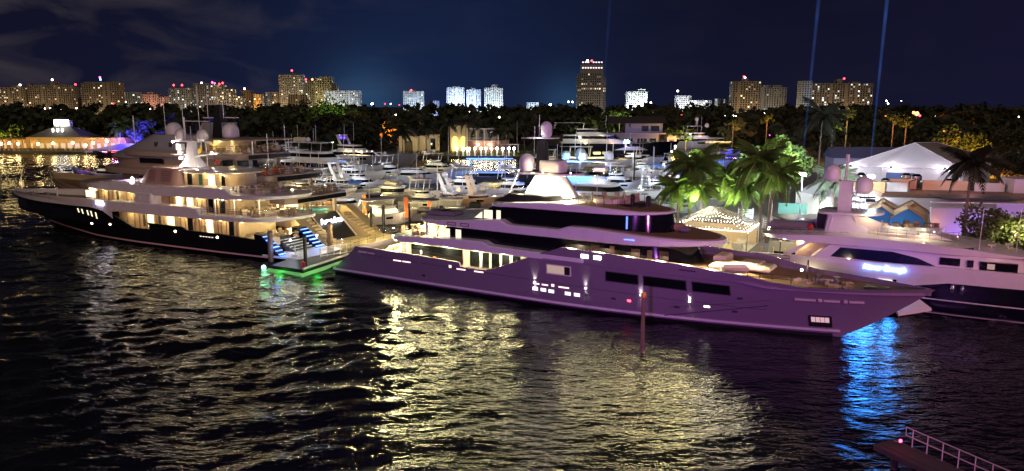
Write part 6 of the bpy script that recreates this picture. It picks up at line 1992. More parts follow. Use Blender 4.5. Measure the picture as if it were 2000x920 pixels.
# big crowns that stand out against the skyline
for (px, ytop, D, rw, lab, m_, gl) in ((583, 188, 430, 14, 'broad dark round tree in front of the tall skyline towers', LEAFD, 0), (648, 186, 430, 15, 'broad tree with a green lit patch below the tall olive tower', LEAFG, 1), (1290, 198, 400, 12, 'wide tree with faintly lit green crown right of centre', LEAFD, 0),
                                     (1985, 240, 260, 12, 'large dark tree at the right edge above the tent', LEAFD, 0), (1760, 250, 300, 14, 'large dark tree behind the white tent ridge', LEAFD, 0), (1660, 262, 280, 12, 'round dark tree behind the blue-roofed house', LEAFD, 0),
                                     (2010, 285, 190, 9, 'dark tree right of the tent end, at the frame edge', LEAFD, 0), (1955, 300, 200, 7, 'lower dark tree beside the tent end', LEAFD, 0)):
    p = at(px, ytop, D)
    t = thing('tree', lab, 'tree', (p.x, D, 0.9))
    h = p.z - 0.9
    MB().tube([(0, 0, 0), (0.3, 0, h * 0.6)], 0.5, 7, 0.3).build('trunk', BARK, t)
    mb = MB()
    for k in range(26):
        a, q_ = r_.uniform(0, 6.28), r_.uniform(0, 1) ** 0.5
        zz = h * (0.55 + 0.42 * (1 - q_ * q_) * r_.uniform(0.3, 1))
        leaf_cloud(mb, math.cos(a) * q_ * rw, math.sin(a) * q_ * rw * 0.6, zz - 1.0, rw * 0.24, rw * 0.24, rw * 0.15, 42, rw * 0.055, r_)
    for k in range(10):
        leaf_cloud(mb, r_.uniform(-rw, rw), r_.uniform(-3, 3), r_.uniform(1.5, h * 0.5), 3, 2, 2.4, 26, rw * 0.06, r_)
    mb.build('crown', m_, t)
    if gl:
        lamp('tree_uplight', (p.x + 3, D - 14, h * 0.8), 4000, (0.7, 1.0, 0.3), 0.5)

# lit hedge and flowering bush at the right
b = at(1950, 470, 83)
t = thing('bush', 'large leafy bush lit warm from below at the right edge', 'bush', (b.x, b.y, 1.3))
MB().tube([(0, 0, 0), (0, 0, 4)], 0.12, 6).build('stem', BARK, t)
mb = MB()
for k in range(64):
    leaf_cloud(mb, r_.uniform(-3.6, 5.6), r_.uniform(-1.4, 1.5), r_.uniform(2.0, 7.4), 1.3, 0.9, 0.9, 120, 0.22, r_)
mb.build('crown', mat('glossy_leaf', (0.10, 0.13, 0.04), 0.4, var=0.6, scale=2), t)
mb = MB()
for k in range(9):
    mb.ball(r_.uniform(-2.5, 4.0), -2.2 + r_.uniform(-0.2, 0.3), r_.uniform(2.5, 5.0), 0.11, 6)
mb.build('flower', mat('pink_flower', (0.8, 0.25, 0.4), 0.6), t, kind='stuff')
lamp('bush_lamp', (b.x + 0.6, b.y - 3.6, 7.2), 1300, (1.0, 0.9, 0.45), 0.2, None, 'SPOT', (b.x + 0.6, b.y, 5.0), 120, 0.4)

# ------------------------------------------------------------------ restaurant on the left shore
L_DIM = lit('dim_dining', (1.0, 0.62, 0.22), 0.5)
YW = mat('yellow_plaster', (0.62, 0.40, 0.10), 0.8, var=0.1)
ROOF = mat('dark_roof_tile', (0.10, 0.095, 0.085), 0.8, var=0.3, scale=1.5, bump=0.5)
b0, b1 = ground(62, 294, 1.0), ground(160, 294, 1.0)
t = thing('restaurant', 'waterside restaurant with grey hipped roof, lit lantern top and yellow lit porch', 'restaurant', ((b0.x + b1.x) / 2, b0.y, 0.9))
W = (b1.x - b0.x)
hz = at(100, 268, b0.y).z - 0.9
rz = at(105, 247, b0.y + 6).z - 0.9
m_ = MB()
m_.add([(-W / 2 - 1, -1, hz), (W / 2 + 1, -1, hz), (W / 2 + 1, 14, hz), (-W / 2 - 1, 14, hz), (-3.4, 5.5, rz), (3.4, 5.5, rz), (3.4, 7.5, rz), (-3.4, 7.5, rz)],
       [(3, 2, 1, 0), (0, 1, 5, 4), (1, 2, 6, 5), (2, 3, 7, 6), (3, 0, 4, 7), (4, 5, 6, 7)])
m_.build('roof', ROOF, t)
MB().box(-W / 2 - 1.1, W / 2 + 1.1, -1.15, -0.95, hz - 0.9, hz + 0.05).build('fascia', YW, t)
MB().box(-W / 2, W / 2, 5, 13, 0, hz - 0.02).build('wall', YW, t)
lan = MB().box(-3.4, 3.4, 5.3, 7.7, rz, rz + 0.7).build('lantern', WHITE, t)
for k in range(4):
    MB().box(-3.1 + 1.65 * k, -1.9 + 1.65 * k, 5.2, 5.35, rz + 0.7, rz + 2.9).build('lantern_pane', L_WHITE, lan)
MB().box(-3.4, 3.4, 5.36, 7.7, rz + 0.7, rz + 2.5).build('lantern_core', WHITE, lan)
m_ = MB()
m_.add([(-3.9, 4.9, rz + 2.95), (3.9, 4.9, rz + 2.95), (3.9, 8, rz + 2.95), (-3.9, 8, rz + 2.95), (0, 6.5, rz + 4.2)], [(3, 2, 1, 0), (0, 1, 4), (1, 2, 4), (2, 3, 4), (3, 0, 4)])
m_.build('lantern_roof', ROOF, lan)
for k in range(3):
    MB().rbox(-2.2 + 2.0 * k, 2.4, rz - 2.4, 0.5, 0.5, 1.6).build('roof_light_or_reflection', L_WHITE, t)  # glowing boxes stand in for the lantern's reflections on the roof
lamp('roof_glow', (0, 3, rz + 1.0), 900, (1, 0.95, 0.85), 0.5, t)
for k in range(8):
    x = -W / 2 + W * k / 7
    MB().box(x - 0.18, x + 0.18, -0.7, -0.35, 0, hz - 0.9).build('post', YW, t)
for k in range(7):
    x = -W / 2 + W * (k + 0.5) / 7
    MB().box(x - 1.0, x + 1.0, 4.9, 5.0, 0.6, 2.9).build('window', L_DIM, t)
for k in range(4):
    lamp('porch_lamp', (-W / 2 + W * (k + 0.5) / 4, 1.5, hz - 1.2), 260, (1.0, 0.75, 0.3), 0.2, t)
b2, b3 = ground(160, 294, 1.0), ground(236, 294, 1.0)
t = thing('restaurant_wing', 'low flat yellow wing with pale ramp right of the hipped restaurant', 'building', ((b2.x + b3.x) / 2, b2.y + 5, 0.9))
W2 = b3.x - b2.x
MB().box(-W2 / 2, W2 / 2, 0, 9, 0, hz - 1.0).build('wall', YW, t)
MB().box(-W2 / 2 - 0.3, W2 / 2 + 0.3, -1.6, 9.3, hz - 1.0, hz - 0.4).build('roof', YW, t)
for k in range(5):
    MB().box(-W2 / 2 + 1 + k * 3.0, -W2 / 2 + 2.6 + k * 3.0, -0.06, 0.03, 0.6, 2.8).build('window', L_DIM, t)
for k in range(3):
    lamp('wing_lamp', (-W2 / 2 + W2 * (k + 0.5) / 3, -3, hz - 1.6), 280, (1.0, 0.72, 0.35), 0.2, t)
b4 = ground(-30, 294, 1.0)
t = thing('restaurant_wing', 'dining pavilion with warm columns left of the hipped restaurant', 'building', ((b4.x + b0.x) / 2, b0.y + 4, 0.9))
W3 = b0.x - b4.x
MB().box(-W3 / 2, W3 / 2, 3, 9, 0, hz - 1.2).build('wall', mat('peach_plaster', (0.55, 0.34, 0.18), 0.8), t)
MB().box(-W3 / 2 - 0.3, W3 / 2, -1.0, 9.3, hz - 1.2, hz - 0.7).build('roof', YW, t)
for k in range(7):
    x = -W3 / 2 + W3 * k / 7
    MB().box(x, x + 0.4, -0.8, -0.4, 0, hz - 1.2).build('column', YW, t)
    MB().box(x + 0.9, x + 2.0, 2.9, 3.05, 0.5, 2.8).build('window', L_DIM, t)
for k in range(3):
    lamp('pavilion_lamp', (-W3 / 2 + W3 * (k + 0.5) / 3, 1, hz - 1.8), 280, (1.0, 0.68, 0.3), 0.2, t)
# seawall, rail, hedge and the row of bright quay lamps
t = thing('seawall', 'low timber quay with posts below the yellow restaurant', 'quay', (0, 0, 0))
for k in range(26):
    p = ground(-60 + k * 9.2, 299, 0.0)
    MB().box(p.x - 0.25, p.x + 0.25, p.y - 0.2, p.y + 0.3, -1, 2.0).build('post', WOOD, t)
a, b = ground(-70, 299, 0.0), ground(172, 299, 0.0)
MB().box(a.x, b.x, a.y + 0.35, a.y + 4.5, 0.5, 1.15).build('deck', CONCRETE, t)
MB().box(a.x, b.x, a.y - 0.1, a.y + 0.0, 1.75, 1.9).build('rail', WOOD, t)
hb = MB()
a, b = ground(40, 296, 1.0), ground(160, 296, 1.0)
for k in range(34):
    leaf_cloud(hb, a.x + (b.x - a.x) * k / 33, a.y - 0.4, 1.9, 0.9, 0.6, 0.75, 26, 0.28, r_)
o = hb.build('hedge', mat('hedge_leaf', (0.10, 0.12, 0.03), 0.7, var=0.5, scale=1))
tag(o, 'clipped hedge along the restaurant quay', 'hedge')
for px, py, lab in ((2, 281, 'bright quay lamp at the very left edge'), (18, 280, 'bright quay lamp left of the hedge'), (35, 281, 'bright quay lamp where the hedge begins'), (74, 281, 'bright quay lamp under the left eave of the hipped roof'), (104, 280, 'bright quay lamp under the roof lantern'),
                    (142, 279, 'bright quay lamp under the right eave of the hipped roof'), (167, 284, 'bright quay lamp at the foot of the ramp'), (182, 279, 'bright quay lamp behind the ramp'), (209, 276, 'bright pinkish lamp on the flat wing')):
    p = at(px, py, 317)
    t = thing('quay_lamp', lab, 'lamp', (p.x, p.y, 0.9), 0, 'bright quay lamps of the restaurant')
    MB().tube([(0, 0, 0), (0, 0, p.z - 1.3)], 0.07, 6).build('post', DGREY, t)
    MB().ball(0, 0, p.z - 0.9, 0.5, 8).build('globe', lit('quay_globe', (1.0, 0.72, 0.30), 45.0), t)
    lamp('quay_light', (0, -1.2, p.z - 0.9), 240, (1.0, 0.70, 0.24), 0.4, t)
m_ = MB()
a = ground(168, 296, 1.0)
t = thing('ramp', 'grey sloping gangway ramp at the right of the restaurant quay', 'ramp', (a.x, a.y - 2, 0.6))
m_.add([(0, 0, 0.2), (22, 3, 0.2), (22, 5, 0.2), (0, 2, 0.2), (0, 0, 0.5), (14, 2, 3.6), (22, 5, 3.6), (0, 2, 0.5)], [(3, 2, 1, 0), (4, 5, 6, 7), (0, 1, 5, 4), (1, 2, 6, 5), (2, 3, 7, 6), (3, 0, 4, 7)])
m_.build('deck', mat('violet_deck', (0.3, 0.25, 0.33), 0.7), t)

# ------------------------------------------------------------------ villas behind the basin
TILE = mat('villa_roof_tile', (0.05, 0.04, 0.035), 0.85, var=0.3, scale=2, bump=0.5)
VP = mat('villa_plaster', (0.50, 0.43, 0.28), 0.85, var=0.12, scale=0.5)


def gable(t, x0, x1, y0, y1, z0, z1, m_, along='x', over=0.5):
    mb = MB()
    if along == 'x':
        ym = (y0 + y1) / 2
        mb.add([(x0 - over, y0 - over, z0), (x1 + over, y0 - over, z0), (x1 + over, y1 + over, z0), (x0 - over, y1 + over, z0), (x0 - over, ym, z1), (x1 + over, ym, z1)],
               [(3, 2, 1, 0), (0, 1, 5, 4), (2, 3, 4, 5), (3, 0, 4), (1, 2, 5)])
    else:
        xm = (x0 + x1) / 2
        mb.add([(x0 - over, y0 - over, z0), (x1 + over, y0 - over, z0), (x1 + over, y1 + over, z0), (x0 - over, y1 + over, z0), (xm, y0 - over, z1), (xm, y1 + over, z1)],
               [(3, 2, 1, 0), (0, 1, 4), (2, 3, 5), (3, 0, 4, 5), (1, 2, 5, 4)])
    return mb.build('roof', m_, t)


b = ground(935, 300, 1.0)
t = thing('villa', 'two storey villa with a yellow lit arched wing and white balcony', 'house', (b.x, b.y + 8, 0.9))
sc = b.y / 1500
MB().box(-11.8, -5.2, 0, 9, 0, 11.2).build('arched_wing', VP, t)
for x in (-11.0, -7.6):
    m_ = MB()
    prof = [(x, 0.6), (x + 2.2, 0.6), (x + 2.2, 5.6)] + [(x + 1.1 + 1.1 * math.cos(a), 5.6 + 1.1 * math.sin(a)) for a in [math.pi * k / 8 for k in range(1, 8)]] + [(x, 5.6)]
    k = len(prof)
    m_.add([(u, -0.10, z) for u, z in prof] + [(u, 0.05, z) for u, z in prof], [tuple(range(k))] + [tuple(range(2 * k - 1, k - 1, -1))] + [(i, k + i, k + (i + 1) % k, (i + 1) % k) for i in range(k)])
    m_.build('arched_window', lit('arch_yellow', (1.0, 0.72, 0.12), 0.9), t)
MB().box(-5.2, 12, 2, 10, 0, 4.8).build('ground_floor', mat('rose_plaster', (0.35, 0.2, 0.15), 0.85), t)
MB().box(-4.6, 7, 3, 10, 4.9, 9.6).build('upper_floor', VP, t)
MB().box(-5.4, 8, -0.6, 3, 4.7, 4.95).build('balcony', WHITE, t)
for x in (-5.0, -1.2, 2.0, 5.0, 7.6):
    MB().box(x - 0.18, x + 0.18, -0.4, -0.1, 4.95, 9.3).build('balcony_column', WHITE, t)
    MB().box(x - 0.18, x + 0.18, -0.4, -0.1, 0, 4.7).build('column', WHITE, t)
MB().box(-5.4, 8, -0.42, -0.30, 5.8, 5.95).build('balustrade', WHITE, t)
MB().box(-5.6, 8.2, -0.7, 10.2, 9.4, 9.7).build('roof', WHITE, t)
for x in (-3.6, -0.2, 3.4):
    MB().box(x, x + 1.8, 2.93, 3.05, 5.2, 8.4).build('window', GLASS, t)
MB().box(8.6, 16, -1.0, -0.8, 3.2, 3.5).build('pergola_beam', WHITE, t)
for x in (8.8, 12.2, 15.7):
    MB().box(x - 0.2, x + 0.2, -1.1, -0.7, 0, 3.2).build('pergola_post', WHITE, t)
gable(t, -12, -5, 0, 9, 11.2, 12.4, TILE)
lamp('wall_lamp', (-8.5, -2.2, 3.4), 600, (1.0, 0.72, 0.2), 0.2, t)
lamp('wall_lamp', (-10.5, -2.2, 3.0), 360, (1.0, 0.72, 0.2), 0.2, t)
for x in (-0.6, 4.0):
    MB().ball(x, 1.2, 3.2, 0.5).build('porch_globe', L_WARM2, t)
    lamp('porch_lamp', (x, -0.6, 3.2), 500, (1.0, 0.7, 0.5), 0.2, t)
for px, lab in ((893, 'seawall lamp at the left end of the villa row'), (905, 'second seawall lamp from the arched wing'), (913, 'seawall lamp under the arched windows'), (917, 'seawall lamp under the balcony left corner'), (928, 'seawall lamp under the balcony'), (940, 'seawall lamp at the tallest palm'),
                (949, 'seawall lamp right of the tallest palm'), (960, 'seawall lamp under the pergola left post'), (971, 'seawall lamp under the pergola'), (982, 'seawall lamp at the leaning palm'), (994, 'seawall lamp second from the right end'), (1004, 'seawall lamp at the right end of the villa row')):
    p = ground(px, 305, 1.0)
    p.y = 293.5
    p.x = (px - 1000) / 1500 * 294
    t = thing('seawall_lamp', lab, 'lamp', (p.x, p.y, 0.9), 0, 'white lamps along the villa seawall')
    MB().box(-0.28, 0.28, -0.25, 0.25, 0, 2.2).build('pillar', WHITE, t)
    MB().ball(0, 0, 2.75, 0.50, 8).build('globe', lit('sea_globe', (1.0, 0.92, 0.74), 22.0), t)
    lamp('seawall_light', (0, -0.9, 2.9), 240, (1.0, 0.9, 0.7), 0.3, t)
o = MB()
for k in range(60):
    leaf_cloud(o, -50 + 1.3 * k, 296.5, 1.8, 1.3, 0.7, 1.0, 24, 0.34, r_)
tag(o.build('hedge', LEAFG), 'low green planting along the villa seawall', 'hedge')
b = ground(808, 302, 1.0)
t = thing('house', 'small cream gabled house with tall lit portico among dark palms', 'house', (b.x, b.y + 8, 0.9))
MB().box(-6.5, 4.0, 0, 9, 0, 7.0).build('wall', VP, t)
gable(t, -6.8, 1.0, -0.4, 9, 6.9, 9.8, TILE, 'y')
MB().box(4.0, 8.6, 1, 9, 0, 7.4).build('side_wing', VP, t)
MB().box(5.4, 7.6, 0.92, 1.05, 1.6, 6.0).build('window', GLASS, t)
for x in (-6.2, 0.4):
    MB().box(x - 0.4, x + 0.4, -1.2, -0.5, 0, 6.9).build('column', VP, t)
MB().box(-4.6, -1.4, -0.08, 0.04, 0, 5.0).build('door', mat('dark_door', (0.06, 0.04, 0.02), 0.6), t)
lamp('portico_lamp', (-2.5, -5, 4.5), 600, (1.0, 0.82, 0.4), 0.3, t)
lamp('portico_lamp', (5.5, -4, 3.5), 320, (1.0, 0.82, 0.4), 0.3, t)
b = at(758, 262, 420)
t = thing('house', 'distant flat-roofed house lit glowing orange among the trees', 'house', (b.x, 420, 0.9))
zz = at(758, 252, 420).z - 0.9
MB().box(-5.2, 5.2, 0, 7, 0, zz).build('wall', mat('orange_plaster', (0.6, 0.32, 0.12), 0.85), t)
MB().box(-5.4, -2.0, -0.2, 7.2, zz, zz + 1.0).build('roof_block', mat('orange_plaster', (0.6, 0.32, 0.12), 0.85), t)
for k in range(4):
    MB().box(-0.6 + k * 1.4, 0.3 + k * 1.4, -0.06, 0.04, zz - 2.2, zz - 0.7).build('window', DWIN, t)
lamp('orange_lamp', (0, -6, zz + 1), 5200, (1.0, 0.42, 0.08), 0.4, t)
b = at(1258, 292, 330)
t = thing('house', 'modern violet-shaded white house with flat roofs behind the far yacht bow', 'house', (b.x, 330, 0.9))
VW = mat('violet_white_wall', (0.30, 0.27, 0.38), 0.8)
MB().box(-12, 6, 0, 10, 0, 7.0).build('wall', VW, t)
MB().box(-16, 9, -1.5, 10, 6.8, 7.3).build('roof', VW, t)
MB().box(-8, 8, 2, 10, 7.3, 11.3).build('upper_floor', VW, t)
gable(t, -15, 9, 1, 12, 11.3, 14.2, TILE)
for a, c_, z in ((-9, -5, 1), (-3, 1, 1), (2.2, 5.0, 1), (-1, 2, 8), (3, 6.6, 8), (-6.5, -5.6, 8.8)):
    MB().box(a, c_, (-0.07 if z < 5 else 1.93), (0.04 if z < 5 else 2.04), z, z + (4 if z < 5 else 2.3)).build('window', DWIN, t)
MB().box(9.5, 13.5, -1, 5, 0, 6.2).build('garage', VW, t)
MB().box(10.4, 12.6, -1.07, -0.95, 0.5, 4.6).build('garage_door', mat('blue_door', (0.02, 0.02, 0.2), 0.5), t)
lamp('house_lamp', (-2, -14, 8), 1100, (0.5, 0.4, 1.0), 0.4, t)

# ------------------------------------------------------------------ tents, kitchen roofs and huts at the right
TENT = mat('white_tent_cloth', (0.72, 0.72, 0.74), 0.6, var=0.06, scale=0.6)
SHADE = mat('shade_brown_cloth', (0.22, 0.16, 0.12), 0.7, var=0.1)  # marquee's shaded slope put into the colour; also covers the shed roof
t = thing('marquee', 'large white pitched marquee with bright eave uplights', 'tent', (0, 0, 0))
fl, fr_, bk = at(1645, 324, 160), at(1882, 331, 156), at(1937, 309, 186)
apex0, apex1 = at(1787, 279, 168), at(1830, 278, 182)
bl_ = fl + (bk - fr_)
m_ = MB()
NS = 14
top_ = []
for k in range(NS + 1):
    f = k / NS
    top_.append(fl.lerp(fr_, f) + Vector((0, 0, -0.25 * math.sin(f * math.pi * 3) ** 2)))
for k in range(NS):
    m_.add([top_[k], top_[k + 1], apex0.lerp(top_[k + 1], 0.0), apex0], [(0, 1, 2)])
m_.build('front_roof_panel', TENT, t)
m_ = MB()
m_.add([fr_, bk, apex1, apex0], [(0, 1, 2), (0, 2, 3)])
m_.build('side_roof_panel', SHADE, t)
m_ = MB()
m_.add([bk, bl_, apex1], [(0, 1, 2)])
m_.add([bl_, fl, apex0, apex1], [(0, 1, 2, 3)])
m_.build('back_roof_panel', TENT, t)
for a, b, nm in ((fl, fr_, 'front_wall'), (fr_, bk, 'side_wall'), (bl_, fl, 'left_wall')):
    m_ = MB()
    m_.add([(a.x, a.y, 1.3), (b.x, b.y, 1.3), (b.x, b.y, b.z - 0.05), (a.x, a.y, a.z - 0.05)], [(0, 1, 2, 3)])
    m_.build(nm, TENT, t)
for f in (0.02, 0.33, 0.66, 0.98):
    p = fl.lerp(fr_, f)
    MB().tube([(p.x, p.y - 0.1, 1.3), (p.x, p.y - 0.1, p.z + 0.05)], 0.1, 6).build('tent_pole', ALU, t)
for a, b in ((fl, fr_), (fr_, bk), (fl, apex0), (fr_, apex0), (bk, apex1), (apex0, apex1)):
    MB().tube([a, b], 0.09, 5).build('seam_tube', ALU, t)
p0_, p1_ = fl.lerp(fr_, 0.37), fl.lerp(fr_, 0.60)
m_ = MB()
m_.add([(p0_.x, p0_.y - 0.12, 4.4), (p1_.x, p1_.y - 0.12, 4.4), (p1_.x, p1_.y - 0.12, 6.2), (p0_.x, p0_.y - 0.12, 6.3)], [(0, 1, 2, 3)])
m_.build('clear_window', mat('tent_window', (0.10, 0.16, 0.34), 0.2), t)
for f, pw in ((0.06, 420), (0.40, 700), (0.84, 520)):
    p = fl.lerp(fr_, f)
    n_ = (apex0 - p).normalized()
    lamp('eave_uplight', (p.x + n_.x * 1.2, p.y - 0.6, p.z + 0.9), pw, (1.0, 0.92, 1.0), 0.15, t)
    MB().rbox(p.x, p.y - 0.5, p.z - 0.1, 0.4, 0.4, 0.4).build('uplight', DGREY, t)
lamp('tent_flood', (fl.x + 14, fl.y - 34, 26.0), 26000, (0.78, 0.76, 1.0), 0.5, t, 'SPOT', (fl.x + 14, fl.y + 5, 9.0), 50, 0.6)

t = thing('marquee', 'smaller white peaked marquee under the two blue-white floodlights', 'tent', (0, 0, 0))
q0, q1, q2, q3 = at(1556, 372, 132), at(1740, 388, 112), at(1745, 372, 132), at(1600, 352, 152)
a, b, c_, d_ = Vector((q0.x, q0.y, 5.3)), Vector((q1.x, q1.y, 5.0)), Vector((q2.x + 3, q2.y + 6, 5.3)), Vector((q3.x, q3.y, 5.4))
pk = at(1660, 336, 134)
m_ = MB()
m_.add([a, b, c_, d_, pk], [(0, 1, 4), (1, 2, 4), (2, 3, 4), (3, 0, 4)])
m_.build('roof', TENT, t)
for s0, s1, nm, mm in ((a, b, 'front_wall', CREAM), (b, c_, 'side_wall', mat('orange_lit_wall', (0.55, 0.38, 0.20), 0.8)), (d_, a, 'left_wall', CREAM)):
    m_ = MB()
    m_.add([(s0.x, s0.y, 1.3), (s1.x, s1.y, 1.3), (s1.x, s1.y, s1.z - 0.03), (s0.x, s0.y, s0.z - 0.03)], [(0, 1, 2, 3)])
    m_.build(nm, mm, t)
for p in (a, b, c_, d_):
    MB().tube([(p.x, p.y, 1.3), (p.x, p.y, p.z)], 0.09, 6).build('tent_pole', ALU, t)
lamp('wall_lamp', (a.x + 2, a.y - 6, 3.5), 900, (1.0, 0.86, 0.62), 0.3, t)
lamp('wall_lamp', (b.x - 5, b.y - 3.5, 3.0), 420, (1.0, 0.55, 0.15), 0.3, t)


def streak_glow(name, strength, height):
    """Glow of a column that stands in for a lens smear streak: fades upward, uneven."""
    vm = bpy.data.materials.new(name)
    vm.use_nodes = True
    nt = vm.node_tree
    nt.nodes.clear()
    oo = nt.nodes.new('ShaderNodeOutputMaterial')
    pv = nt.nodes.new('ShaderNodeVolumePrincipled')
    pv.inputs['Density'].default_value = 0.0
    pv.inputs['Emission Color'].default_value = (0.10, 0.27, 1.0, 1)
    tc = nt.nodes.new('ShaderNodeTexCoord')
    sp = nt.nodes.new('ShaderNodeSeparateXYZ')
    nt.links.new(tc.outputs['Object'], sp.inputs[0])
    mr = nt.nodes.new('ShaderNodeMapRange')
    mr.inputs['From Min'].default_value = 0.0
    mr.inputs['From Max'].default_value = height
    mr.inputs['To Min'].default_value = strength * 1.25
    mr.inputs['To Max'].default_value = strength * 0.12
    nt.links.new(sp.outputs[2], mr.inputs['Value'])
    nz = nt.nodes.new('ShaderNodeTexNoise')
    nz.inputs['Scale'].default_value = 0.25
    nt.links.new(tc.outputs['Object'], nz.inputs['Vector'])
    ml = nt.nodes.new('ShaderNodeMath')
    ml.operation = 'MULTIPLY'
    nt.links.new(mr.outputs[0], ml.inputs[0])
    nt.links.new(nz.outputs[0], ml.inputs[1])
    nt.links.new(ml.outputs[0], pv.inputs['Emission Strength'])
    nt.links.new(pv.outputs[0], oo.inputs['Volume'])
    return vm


for px, py, pb, lab in ((1567, 341, 445, 'left floodlight mast with a blinding blue-white lamp'), (1700, 345, 455, 'right floodlight mast with a blinding blue-white lamp by the domes')):
    p = at(px, py, 108)
    t = thing('floodlight_mast', lab, 'light mast', (p.x, 108, 1.3), 0, 'floodlight masts beside the marquees')
    MB().tube([(0, 0, 0), (0, 0, p.z - 1.3)], 0.09, 6).build('post', ALU, t)
    MB().rbox(0, 0, p.z - 1.5, 0.8, 0.3, 0.5).build('lamp_housing', WHITE, t)
    for k in (-0.28, 0.28):
        MB().ball(k, -0.2, p.z - 1.3, 0.24, 10).build('lamp_head', lit('flood_white', (0.65, 0.85, 1.0), 60.0), t)
    lamp('floodlight', (0, -0.9, p.z - 1.2), 2600, (0.62, 0.82, 1.0), 0.35, t)
    lamp('floodlight', (0, 0.9, p.z - 1.0), 34000, (0.70, 0.86, 1.0), 0.35, t, 'SPOT', ((7 if px < 1600 else -6), 26, 3.0), 110, 0.5)
    # glowing column added for the blue light streak above the mast
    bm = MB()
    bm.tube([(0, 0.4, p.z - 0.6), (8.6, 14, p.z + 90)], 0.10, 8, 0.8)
    o = bm.build('light_streak', streak_glow('streak_glow_left' if px < 1600 else 'streak_glow_right', 0.42 if px < 1600 else 0.62, 70.0))
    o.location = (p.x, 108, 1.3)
    tag(o, ('left' if px < 1600 else 'right') + ' pale blue glowing streak rising into the night sky', 'light streak', 'glowing light streaks', 'stuff')
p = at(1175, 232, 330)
o = MB().tube([(0, 0, 0), (3.2, 0, 60)], 0.3, 8, 0.9).build('light_streak', streak_glow('streak_glow_faint', 0.055, 60.0))  # glowing column added for a faint light streak
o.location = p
tag(o, 'faint blue glowing streak rising above the far yacht', 'light streak', 'glowing light streaks', 'stuff')

# clear tent with strings of lamps
b = ground(1392, 478, 1.3)
t = thing('glass_pavilion', 'clear roofed pavilion hung with strings of tiny lamps, glowing yellow inside', 'pavilion', (b.x, b.y, 1.3), rad(-28))
CLR = mat('clear_roof', (0.85, 0.85, 0.8), 0.1, alpha=0.22)
hw, hd, he, ha = 5.2, 4.0, 2.9, 5.2
m_ = MB()
cn = [(-hw, -hd, he), (hw, -hd, he), (hw, hd, he), (-hw, hd, he)]
pk0, pk1 = (-0.6, 0, ha), (0.8, 0, ha)
m_.add(cn + [pk0, pk1], [(0, 1, 5, 4), (1, 2, 5), (2, 3, 4, 5), (3, 0, 4)])
m_.build('roof', CLR, t)
for a, c_ in ((cn[0], pk0), (cn[1], pk1), (cn[2], pk1), (cn[3], pk0), (pk0, pk1), (cn[0], cn[1]), (cn[1], cn[2]), (cn[2], cn[3]), (cn[3], cn[0]), ((0, -hd, he), (0.1, 0, ha))):
    MB().tube([a, c_], 0.05, 5).build('frame', LGREY, t)
for p in cn:
    MB().tube([(p[0], p[1], 0), p], 0.08, 6).build('post', WHITE, t)
lights_ = MB()
for row in range(6):
    f = (row + 0.5) / 6
    for k in range(26):
        g = k / 25
        x = -hw + 2 * hw * g
        y = -hd + 2 * hd * f
        zmax = he + (ha - he) * (1 - max(abs(x) / hw, abs(y) / hd))
        lights_.ball(x, y, zmax - 0.35 - 0.25 * math.sin(math.pi * g * 4) ** 2, 0.055, 5)
for k in range(40):
    g = k / 39
    lights_.ball(-hw + 2 * hw * g, -hd - 0.02, he - 0.15, 0.06, 5)
    lights_.ball(hw, -hd + 2 * hd * g, he - 0.15, 0.06, 5)
lights_.build('string_lights', lit('fairy', (1.0, 0.80, 0.62), 9.0), t, kind='stuff')
MB().box(-hw, hw, -hd, hd, 0.005, 0.06).build('floor', CUSHION, t)
m_ = MB()
for i in range(4):
    for j in range(2):
        m_.rbox(-3.6 + 2.4 * i, -1.6 + 3.0 * j, 0.06, 1.2, 1.0, 0.75)
m_.build('dining_table', WHITE, t, kind='stuff')
for x in (-3.2, 0, 3.2):
    lamp('pavilion_lamp', (x, -0.6, 2.7), 190, (1.0, 0.80, 0.34), 0.2, t)
lamp('pavilion_lamp', (2.5, -5.5, 2.6), 120, (1.0, 0.85, 0.5), 0.2, t)
MB().box(-hw + 0.2, hw - 0.2, hd - 0.1, hd - 0.03, 0.06, 2.4).build('back_curtain', CUSHION, t)
# furniture, screens, stacks of chairs by the pavilion
for px, py, lab, mm in ((1468, 455, 'stack of white chairs right of the clear pavilion', WHITE), (1505, 455, 'white slatted screen beneath the slim dark palm', WHITE), (1455, 430, 'white chair stack behind the clear pavilion', WHITE), (1530, 458, 'white slatted screen left of the green awning', WHITE)):
    b = ground(px, py + 10, 1.3)
    t = thing('slatted_screen', lab, 'screen', b, rad(-25), 'white slatted screens and chairs on the quay')
    for k in range(9):
        MB().box(-1.1, 1.1, -0.05, 0.05, 0.25 + 0.27 * k, 0.36 + 0.27 * k).build('slat', mm, t)
    for x in (-1.1, 0, 1.1):
        MB().box(x - 0.05, x + 0.05, -0.07, 0.07, 0, 2.75).build('post', mm, t)
    lamp('screen_lamp', (b.x - 1.0, b.y - 2.4, 3.0), 40, (1.0, 0.92, 0.75), 0.2)
b = ground(1545, 452, 1.3)
t = thing('kiosk', 'kiosk with a dark green sloping awning on white posts', 'kiosk', b, rad(-20))
m_ = MB()
m_.add([(-2.0, -1.8, 2.3), (2.0, -1.8, 2.3), (2.0, 1.2, 4.1), (-2.0, 1.2, 4.1), (-2.0, -1.8, 1.8), (2.0, -1.8, 1.8), (2.0, 1.2, 3.6), (-2.0, 1.2, 3.6)],
       [(0, 1, 2, 3), (7, 6, 5, 4), (0, 4, 5, 1), (1, 5, 6, 2), (2, 6, 7, 3), (3, 7, 4, 0)])
m_.build('awning', mat('green_awning', (0.006, 0.035, 0.022), 0.7), t)
for x in (-1.9, 1.9):
    for y in (-1.7, 1.1):
        MB().tube([(x, y, 0), (x, y, 2.2 if y < 0 else 3.9)], 0.06, 6).build('post', WHITE, t)
